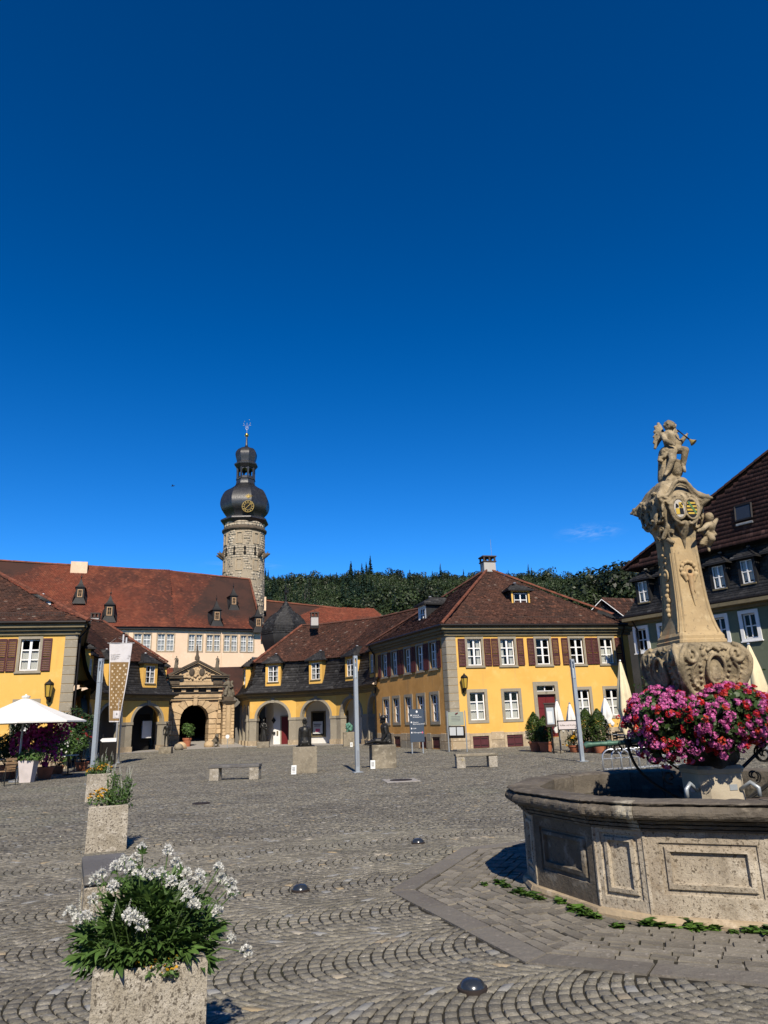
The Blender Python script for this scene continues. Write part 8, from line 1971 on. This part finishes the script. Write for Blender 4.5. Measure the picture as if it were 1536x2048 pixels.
# ---------------------------------------------------------------- signs
g=G(836,1507); t=thing('visitor_sign','slate blue visitor information sign with white lettering before the side of the house','sign',(g.x,g.y,0),.18); z0,z1=.55,2.15; w=.74
for s in (-1,1): m=MB(); m.tube([(s*.28,.03,0),(s*.28,.03,1.7)],.035,8); m.build('post',M['steel'],t)
m=MB(); m.cbox((0,0,(z0+z1)/2),(w,.05,z1-z0),.008); pn=m.build('panel',M['sign_blue'],t)
m=MB(); m.lathe([(.035,0),(.02,.01)],10); 
for i,(tx,z) in enumerate((('Schloss &\nSchlossgarten',1.82),('Museum\nBesucherzentrum',1.48),('Café',1.18),('Öffnungszeiten',.98))):
    me=text_mesh(tx,.085,M['sign_white'],'lettering',.001,'LEFT'); link('lettering',me,pn,(-.20,-.028,z),(math.pi/2,0,0)); m=MB(); m.box((-.28,-.028,z+.03),(.06,.004,.07)); m.build('pictogram',M['sign_white'],pn)
m=MB(); m.ball((.02,-.028,2.02),(.05,.004,.06),8,6); m.build('crest',M['sign_white'],pn); m=MB(); m.ball((.27,-.028,1.0),(.035,.004,.05),8,6); m.build('pink_dot',M['sign_pink'],pn)
A=G(905,1503); B=G(941,1503); c=(A+B)/2; fs=Fr(A,B); t=wthing('notice_board','glass notice board with a dark red mark and four white papers on two steel posts','notice board',(c.x,c.y-.05,0)); L=fs.L; ORG[t.name]=Vector((c.x,c.y-.05,0))
for u in (0,L): m=MB(); m.tube([fs.p(u,.3,0),fs.p(u,.3,2.0)],.028,8); m.build('post',M['steel'],t)
m=MB(); fs.box(m,.08,L-.08,.31,.335,1.28,1.95); gl=m.build('glass_panel',M['sign_glass'],t)
m=MB(); m.ball(fs.p(L*.55,.35,1.86),(.06,.006,.04),8,6); m.ball(fs.p(L*.62,.35,1.89),(.05,.006,.03),8,6); m.build('red_mark',M['red_door'],gl); m=MB()
for k in range(4): fs.box(m,L*.25,L*.75,.337,.340,1.50+.07*k,1.515+.07*k)
m.build('print_line',M['print_grey'],gl)
m=MB(); fs.box(m,.06,L-.06,.29,.33,.66,1.25); nb_=m.build('notice_case',M['gutter'],t)
for i in range(2):
    for z in (.80,1.0):
        m=MB(); u0=.12+i*(L-.2)/2; fs.box(m,u0,u0+(L-.32)/2,.332,.336,z,z+.2); m.build('paper',M['paper'],nb_)
p=D(1106,1500,33.4); t=thing('menu_board','dark menu case on a post in front of the red door','menu board',(p.x,33.3,0),-.1); m=MB(); m.tube([(0,0,0),(0,0,1.2)],.04,8); m.build('post',M['black_metal'],t); m=MB(); m.cbox((0,0,1.62),(.46,.10,1.0),.015); m.box((0,0,2.14),(.54,.16,.06)); cs_=m.build('case',M['chimney_cap'],t); m=MB(); m.box((0,-.055,1.6),(.32,.008,.72)); m.build('glass',M['lamp_glass'],cs_); m=MB(); m.box((-.02,-.062,1.55),(.22,.004,.5)); m.build('menu_page',M['paper'],cs_)
p=D(1139,1478,33.0); t=thing('cafe_sign','pale framed cafe sign reading kaffee und kuchen on a dark easel','sign',(p.x,33.0,0)); m=MB(); m.cbox((0,0,1.18),(.95,.05,.42),.01)
for s in (-1,1): m.tube([(s*.44,0,0),(s*.44,0,1.4)],.02,6)
fr2=m.build('frame',M['black_metal'],t); m=MB(); m.box((0,-.028,1.18),(.86,.006,.33)); m.build('board',M['pot_grey'],fr2); me=text_mesh('Kaffee und Kuchen',.098,M['print_black'],'lettering',.001); link('lettering',me,fr2,(0,-.034,1.15),(math.pi/2,0,0))
p=D(539.0/1*1.0-71,1480,58); g=G(468.5,1494); t=thing('round_sign','small round white traffic sign by the right gate pier','sign',(g.x,57.2,0)); m=MB(); m.tube([(0,0,0),(0,0,.9)],.025,6); m.build('post',M['steel'],t); m=MB(); m.T=Matrix.Translation((0,-.03,.85))@Matrix.Rotation(math.pi/2,4,'X'); m.lathe([(.15,-.01),(.15,.01)],18); m.build('disc',M['sign_white'],t)
m=MB()
# ---------------------------------------------------------------- sculptures
def plinth(name,lab,px0,px1,py,h,side=.9,rz=.0,matn='plinth'):
    a=G(px0,py); b=G(px1,py-1); w=(b-a).length; c=(a+b)/2; t=thing('plinth',lab,'plinth',(c.x,c.y+w*.42,0),rz,group='stone plinths of the sculptures'); m=MB(); m.cbox((0,0,h/2-.01),(w*side,w*side,h+.02),.02); m.build('block',M[matn],t); return Vector((c.x,c.y+w*.42,h)),w
def plaque(lab,px,py,rz=0):
    g=G(px,py); t=thing('label_card',lab,'label',(g.x,g.y-.04,0),rz,group='little white label cards at the plinths'); m=MB(); m.cbox((0,0,.15),(.17,.02,.30),.004,RX(-.25)); m.build('card',M['paper'],t); m=MB()
    for k in range(4): m.box((0,-.012-.02+.065*(k*.05),.08+.05*k),(.10,.004,.012),RX(-.25))
    m.build('print',M['print_grey'],t)
c1,w1=plinth('p','limestone block carrying the seated bronze woman',584,631,1547,.86,1.0,.12); plaque('white card leaning on the block of the bronze woman',588,1549)
c2,w2_=plinth('p','limestone block carrying the bronze man with a hat',742,790,1537,.80,1.0,.15); plaque('white card leaning on the block of the hatted bronze man',746,1538)
def person_blob(b,J,R,links):
    for i,j in links: b.cap2(J[i],J[j],R[i],R[j],12)
def bronze_woman(c):
    t=thing('bronze_woman','dark bronze seated woman with hair in a bun, seen from behind','sculpture',c,math.radians(8)); b=MB()
    # kneeling, back to the camera, leaning slightly on her right hand
    b.cap2((0,.02,.12),(0,.0,.30),.20,.155,14); b.cap2((0,0,.30),(0,-.02,.52),.150,.165,14); b.cap2((-.13,-.02,.57),(.13,-.02,.57),.085,.085,12); b.cap2((0,-.01,.6),(0,.01,.74),.062,.052,10); b.ball((0,.03,.83),(.085,.105,.115),14,10); b.ball((0,-.055,.895),(.055,.05,.05),10,8)
    b.ball((0,.12,.80),(.018,.02,.025),6,5); b.cap2((0,.11,.77),(0,.125,.77),.02,.012,6)
    for s in (-1,1):
        b.ball((s*.083,.02,.82),(.014,.025,.035),6,5)
        b.cap2((s*.165,-.02,.55),(s*.19,-.03,.33),.058,.046); b.cap2((s*.19,-.03,.33),(s*.20,.0,.10),.044,.034); b.cap2((s*.20,.0,.08),(s*.21,.04,.03),.04,.03)
        for k in range(4): b.cap2((s*(.225+.016*k),.08,.03),(s*(.22+.018*k),.15,.015),.013,.009,6)
        b.cap2((s*.085,.05,.13),(s*.12,.42,.15),.115,.08); b.cap2((s*.12,.42,.12),(s*.10,.02,.05),.07,.05); b.cap2((s*.13,.02,.05),(s*.15,-.17,.035),.045,.028)
        b.ball((s*.075,-.07,.12),(.10,.10,.10),10,8)
    blob_obj('figure',b,M['bronze'],t,voxel=.014,smooth=3); m=MB(); m.cbox((.02,.12,-.0),(.66,.74,.03),.01); m.build('base_plate',M['bronze'],t)
def bronze_man(c):
    t=thing('bronze_man','dark bronze man in coat and brimmed hat seated with outstretched legs','sculpture',c,math.radians(6)); b=MB()
    b.cap2((.12,0,.12),(.13,0,.34),.165,.15,14); b.cap2((.13,0,.34),(.10,0,.58),.15,.16,14); b.cap2((.10,-.12,.62),(.10,.12,.62),.08,.08); b.cap2((.10,0,.65),(.07,0,.76),.06,.055); b.ball((.05,0,.85),(.105,.085,.12),14,10); b.ball((-.055,0,.83),(.025,.018,.03),6,5); b.cap2((-.035,0,.76),(-.02,0,.75),.04,.03,6)
    b.lathe([(.175,.91),(.185,.925),(.12,.94),(.105,.99),(.09,1.02),(.03,1.03)],20,(.07,0,0)); 
    for s in (-1,1):
        b.ball((.07,s*.085,.84),(.03,.014,.035),6,5); b.cap2((.10,s*.20,.60),(.13,s*.235,.38),.068,.055); b.cap2((.13,s*.235,.38),(.0,s*.20,.17),.052,.038); b.cap2((0,s*.20,.17),(-.06,s*.17,.15),.04,.035)
        for k in range(4): b.cap2((-.07,s*(.15+.014*k),.15),(-.13,s*(.145+.016*k),.12),.012,.009,6)
        b.cap2((.06,s*.10,.11),(-.24,s*.13,.13),.115,.085); b.cap2((-.24,s*.13,.13),(-.52,s*.06,.07),.082,.055); b.cap2((-.52,s*.06,.07),(-.60,s*.05,.06),.05,.045); b.cap2((-.60,s*.05,.05),(-.63,s*.05,.15),.045,.03)
    b.cap2((.26,-.12,.06),(.26,.12,.06),.08,.08); b.cap2((.22,0,.3),(.25,0,.08),.13,.12)
    blob_obj('figure',b,M['bronze'],t,voxel=.014,smooth=2); m=MB(); m.cbox((-.14,0,0),(1.06,.56,.03),.01); m.build('base_plate',M['bronze'],t)
bronze_woman(c1+Vector((0,-.02,.015))); bronze_man(c2+Vector((0,-.05,.015)))
def standing(name,lab,c,H,matn,pose=0,rz=0,base=.0,wide=1.0,robe=False):
    t=thing(name,lab,'sculpture',c,rz); b=MB(); k=H/1.8
    def P(x,y,z): return (x*k*wide,y*k,z*k)
    lx=.09
    b.cap2(P(0,0,.95),P(.02,0,1.15),.155*k,.13*k,12); b.cap2(P(.02,0,1.15),P(0,-.01,1.38),.13*k,.165*k,12); b.cap2(P(-.15,0,1.44),P(.15,0,1.42),.075*k,.075*k); b.cap2(P(0,0,1.47),P(.01,-.01,1.57),.055*k,.05*k); b.ball(P(.01,-.02,1.69),(.082*k,.10*k,.115*k),12,10); b.ball(P(.01,-.12,1.67),(.018*k,.02*k,.03*k),6,5); b.ball(P(.01,.0,1.75),(.09*k,.105*k,.07*k),10,8)
    for s in (-1,1):
        st=.06 if s>0 else -.02
        b.cap2(P(s*lx,0,.92),P(s*(lx+.02),-st-.02,.5),.095*k,.062*k); b.cap2(P(s*(lx+.02),-st-.02,.5),P(s*(lx+.03),-st+.02,.08),.06*k,.042*k); b.cap2(P(s*(lx+.03),-st+.02,.045),P(s*(lx+.05),-st-.13,.03),.045*k,.03*k)
        if pose==0 or (pose==1 and s<0): e=P(s*.25,.02,1.15); h=P(s*.24,-.06,.88)
        elif pose==1: e=P(s*.26,-.05,1.18); h=P(s*.08,-.20,1.30)
        else: e=P(s*.30,-.06,1.2); h=P(s*.14,-.22,1.12)
        b.cap2(P(s*.20,0,1.40),e,.055*k,.045*k); b.cap2(e,h,.043*k,.03*k); b.ball(h,.042*k,8,6)
        for q in range(4): b.cap2(h,(h[0]+.012*k*(q-1.5),h[1]-.02*k,h[2]-.085*k),.012*k,.009*k,5)
    if robe:
        for q in range(9):
            a=2*math.pi*q/9; b.cap2(P(.13*math.cos(a),.10*math.sin(a),1.05),P(.24*math.cos(a+.4),.17*math.sin(a+.4),.10),.085*k,.075*k)
        b.tube([P(-.2,-.1,1.45),P(.0,-.18,1.2),P(.2,-.12,1.0),P(.24,.1,.9)],.055*k,8); b.cap2(P(.25,.05,1.3),P(.32,.12,.5),.09*k,.05*k)
    b.cbox(P(0,0,.0),(.5*k*wide,.42*k,.06*k),.01)
    blob_obj('figure',b,M[matn],t,voxel=.022*max(1,k),smooth=2); return t
cA,wA=plinth('p','low stone block under the slim dark statue beside the left arcade',316,341,1508,.42,1.0,.1); standing('bronze_youth','slim dark standing figure before the left arcade pier',cA,1.62,'bronze',0,.2)
cB,wB=plinth('p','low stone block under the dark statue at the first right arch',513,537,1496,.42,1.0,.1); standing('bronze_figure','dark standing figure with folded arms before the first right arch',cB,1.62,'bronze',2,-.3,robe=True)
cC,wC=plinth('p','tall pale block under the green crouching sculpture',686,711,1493,.95,1.0,.1)
t=thing('green_sculpture','green patinated crouching figure hugging its knees','sculpture',cC,.2); b=MB()
b.cap2((.10,0,.14),(.12,0,.34),.15,.16); b.cap2((.12,0,.34),(-.02,0,.52),.16,.13); b.cap2((-.02,0,.52),(-.12,0,.52),.08,.07); b.ball((-.17,0,.50),(.10,.085,.10),10,8)
for s in (-1,1): b.cap2((.08,s*.10,.12),(-.18,s*.10,.38),.10,.07); b.cap2((-.18,s*.10,.38),(-.12,s*.10,.05),.065,.045); b.cap2((-.12,s*.1,.04),(-.22,s*.1,.03),.045,.03); b.cap2((.02,s*.2,.46),(-.16,s*.18,.26),.055,.045); b.cap2((-.16,s*.18,.26),(-.26,s*.04,.26),.042,.035)
blob_obj('figure',b,M['verdigris'],t,voxel=.016,smooth=2); plaque('white card at the foot of the green crouching sculpture',703,1494)
# gate statues
for i,(u,n,z) in enumerate(PIER):
    c=fg.p(U0+u,n,z); t=thing('stone_statue',['robed weathered stone figure on the left gate pier','seated weathered stone figure on the right gate pier'][i],'statue',c,math.atan2(GE.y,GE.x)); b=MB()
    for q in range(10): a=2*math.pi*q/10; b.cap2((.20*math.cos(a),.16*math.sin(a),.62),(.36*math.cos(a),.28*math.sin(a),.06),.13,.12)
    b.cap2((0,0,.6),(.02,-.03,1.15),.24,.22); b.cap2((-.2,0,1.18),(.22,0,1.18),.11,.11); b.cap2((.02,0,1.2),(.03,-.02,1.36),.08,.08); b.ball((.03,-.04,1.50),(.12,.14,.16),10,8); b.ball((.03,-.18,1.48),.03,6,5)
    for s in (-1,1): b.cap2((s*.26,0,1.15),(s*.42,-.12,.86),.09,.08); b.cap2((s*.42,-.12,.86),(s*.18,-.30,.78),.075,.06); b.ball((s*.15,-.32,.78),.07,8,6)
    b.cap2((.3,.05,1.0),(.5,.05,.2),.12,.16); b.cap2((-.1,-.25,.75),(-.25,-.4,.2),.14,.14); b.ball((.38,.05,1.25),.13,8,6)
    b.cbox((0,0,.03),(.9,.75,.10),.02); blob_obj('figure',b,M['statue_stone'],t,voxel=.03,smooth=1)
for s,px,lab in ((-1,351,'small stone figure on the left end of the gate pediment'),(1,432,'small stone figure on the right end of the gate pediment')):
    c=fg.p(U0+cu+s*1.72,.2,gz(1351)); t=standing('pediment_statue',lab,c+Vector((0,0,.62)),.98,'statue_stone',2,math.atan2(GE.y,GE.x),robe=True); m=MB(); m.cbox((0,0,-.33),(.42,.42,.66),.02); m.build('pedestal',M['gate_dark'],t)
# crouching stone beasts and boulders at the gate
def beast(lab,c,s=1.0,rz=0):
    t=thing('stone_beast',lab,'statue',c,rz); b=MB()
    b.cap2((0,.25,.45),(0,-.2,.55),.22,.26); b.cap2((0,-.25,.6),(0,-.42,.82),.17,.15); b.ball((0,-.5,.88),(.15,.18,.15),10,8); b.cap2((0,-.6,.84),(0,-.72,.80),.09,.07)
    for q in (-1,1): b.cap2((q*.16,-.25,.5),(q*.17,-.3,.05),.10,.07); b.cap2((q*.17,-.3,.05),(q*.17,-.42,.04),.07,.05); b.cap2((q*.16,.25,.45),(q*.2,.05,.3),.16,.11); b.cap2((q*.2,.05,.3),(q*.19,.22,.05),.09,.06); b.cap2((q*.1,-.45,.98),(q*.13,-.44,1.06),.04,.02)
    b.cap2((0,.4,.4),(.15,.55,.6),.05,.03); b.cbox((0,0,.0),(.5,1.1,.1),.02); blob_obj('figure',b,M['statue_stone'],t,voxel=.03,smooth=2); t.scale=(s,s,s)
a=D(433,1488,60.2); beast('dark stone beast crouching at the right side of the gate road',(a.x,59.9,.02),1.0,.4)
def boulder(lab,px,Y,r,matn):
    p=D(px,1490,Y); t=thing('guard_stone',lab,'guard stone',(p.x,Y,.0),group='guard stones beside the gate road'); b=MB(); b.ball((0,0,r*.55),(r,r*.9,r*.8),10,8); b.ball((r*.5,.1,r*.35),(r*.6,r*.6,r*.5),8,6); blob_obj('stone',b,M[matn],t,voxel=.05,smooth=2)
boulder('pale rounded guard stone right of the gate road',418,59.6,.42,'gate_stone'); boulder('pale rounded guard stone left of the gate road',362,58.2,.42,'gate_stone'); boulder('grey guard stone in front of the left gate pier',357,56.8,.36,'plinth')
# a bird high over the roofs
p=D(346,972,70); t=thing('bird','tiny dark bird flying in the blue sky left of the tower','bird',p); b=MB(); b.cap2((-.10,0,0),(.10,0,.02),.05,.035,8); b.ball((.15,0,.03),.035,8,6); b.cap2((-.1,0,0),(-.2,0,-.01),.03,.015,6); b.build('body',M['print_black'],t); m=MB()
for s in (-1,1): m.add([(.06,s*.03,.03),(.0,s*.20,.10),(-.04,s*.36,.05),(-.05,s*.18,.06),(-.06,s*.03,.02)],[(0,1,2,3,4) if s>0 else (4,3,2,1,0)])
m.build('wing',M['print_black'],t)
# ---------------------------------------------------------------- unseen town side, added for pane reflections and to cut sky fill
def unseen_town_house(x0,x1,y,d,ze,zr,wallm,roofm,lab):
    t=wthing('unseen_town_house',lab,'house',(x0,y,0)); ORG[t.name]=Vector((x0,y,0)); f=Fr((x1,y),(x0,y)); L=f.L; n=max(2,int(L/2.6)); us=[L*(k+.5)/n for k in range(n)]
    hs=[(u-.5,u+.5,z,z+1.55) for u in us for z in ((1.0,4.0,7.0) if ze>8.5 else (1.0,4.0))]
    m=MB(); wall_holes(f,m,0,L,-.1,ze,hs,rev=.2); m.build('wall',M[wallm],t)
    m=MB(); m.poly(f.p(0,0,0),f.p(0,0,ze),f.p(0,-d,ze),f.p(0,-d,0)); m.poly(f.p(L,0,0),f.p(L,-d,0),f.p(L,-d,ze),f.p(L,0,ze)); m.poly(f.p(0,-d,0),f.p(0,-d,ze),f.p(L,-d,ze),f.p(L,-d,0)); m.build('side_wall',M[wallm],t)
    for a,b,c,e in hs:
        m=MB(); f.frame(m,a,b,c,e,.08,-.15,.03); f.box(m,(a+b)/2-.03,(a+b)/2+.03,-.15,-.06,c,e); w_=m.build('window',M['white_paint'],t); m=MB(); m.poly(f.p(a,-.12,c),f.p(b,-.12,c),f.p(b,-.12,e),f.p(a,-.12,e)); m.build('pane',M['room'],w_)
    m=MB(); A,B=f.p(-.4,.45,ze),f.p(L+.4,.45,ze); C,D_=f.p(L-d*.35,-d/2,zr),f.p(d*.35,-d/2,zr); E_,F_=f.p(L+.4,-d-.45,ze),f.p(-.4,-d-.45,ze)
    m.poly(A,B,C,D_); m.poly(B,E_,C); m.poly(E_,F_,D_,C); m.poly(F_,A,D_); m.poly(A,F_,E_,B); m.build('roof',M[roofm],t)
unseen_town_house(-46,-33,-16,10,6.4,11,'cream','tile_brown','unseen cream town house far left on the square side behind the camera')
unseen_town_house(-31,-15,-18,11,9.2,14.5,'plaster_ochre','tile_brown','unseen ochre three-storey town house behind the camera, left')
unseen_town_house(-13,4,-19,11,8.9,14,'white_wall','tile_dark','unseen white three-storey town house straight behind the camera')
unseen_town_house(6,21,-18,11,9.4,15,'stone_grey','tile_brown','unseen grey three-storey town house behind the camera, right')
unseen_town_house(23,40,-14,11,7,12,'cream','tile_dark','unseen cream town house far right on the square side behind the camera')
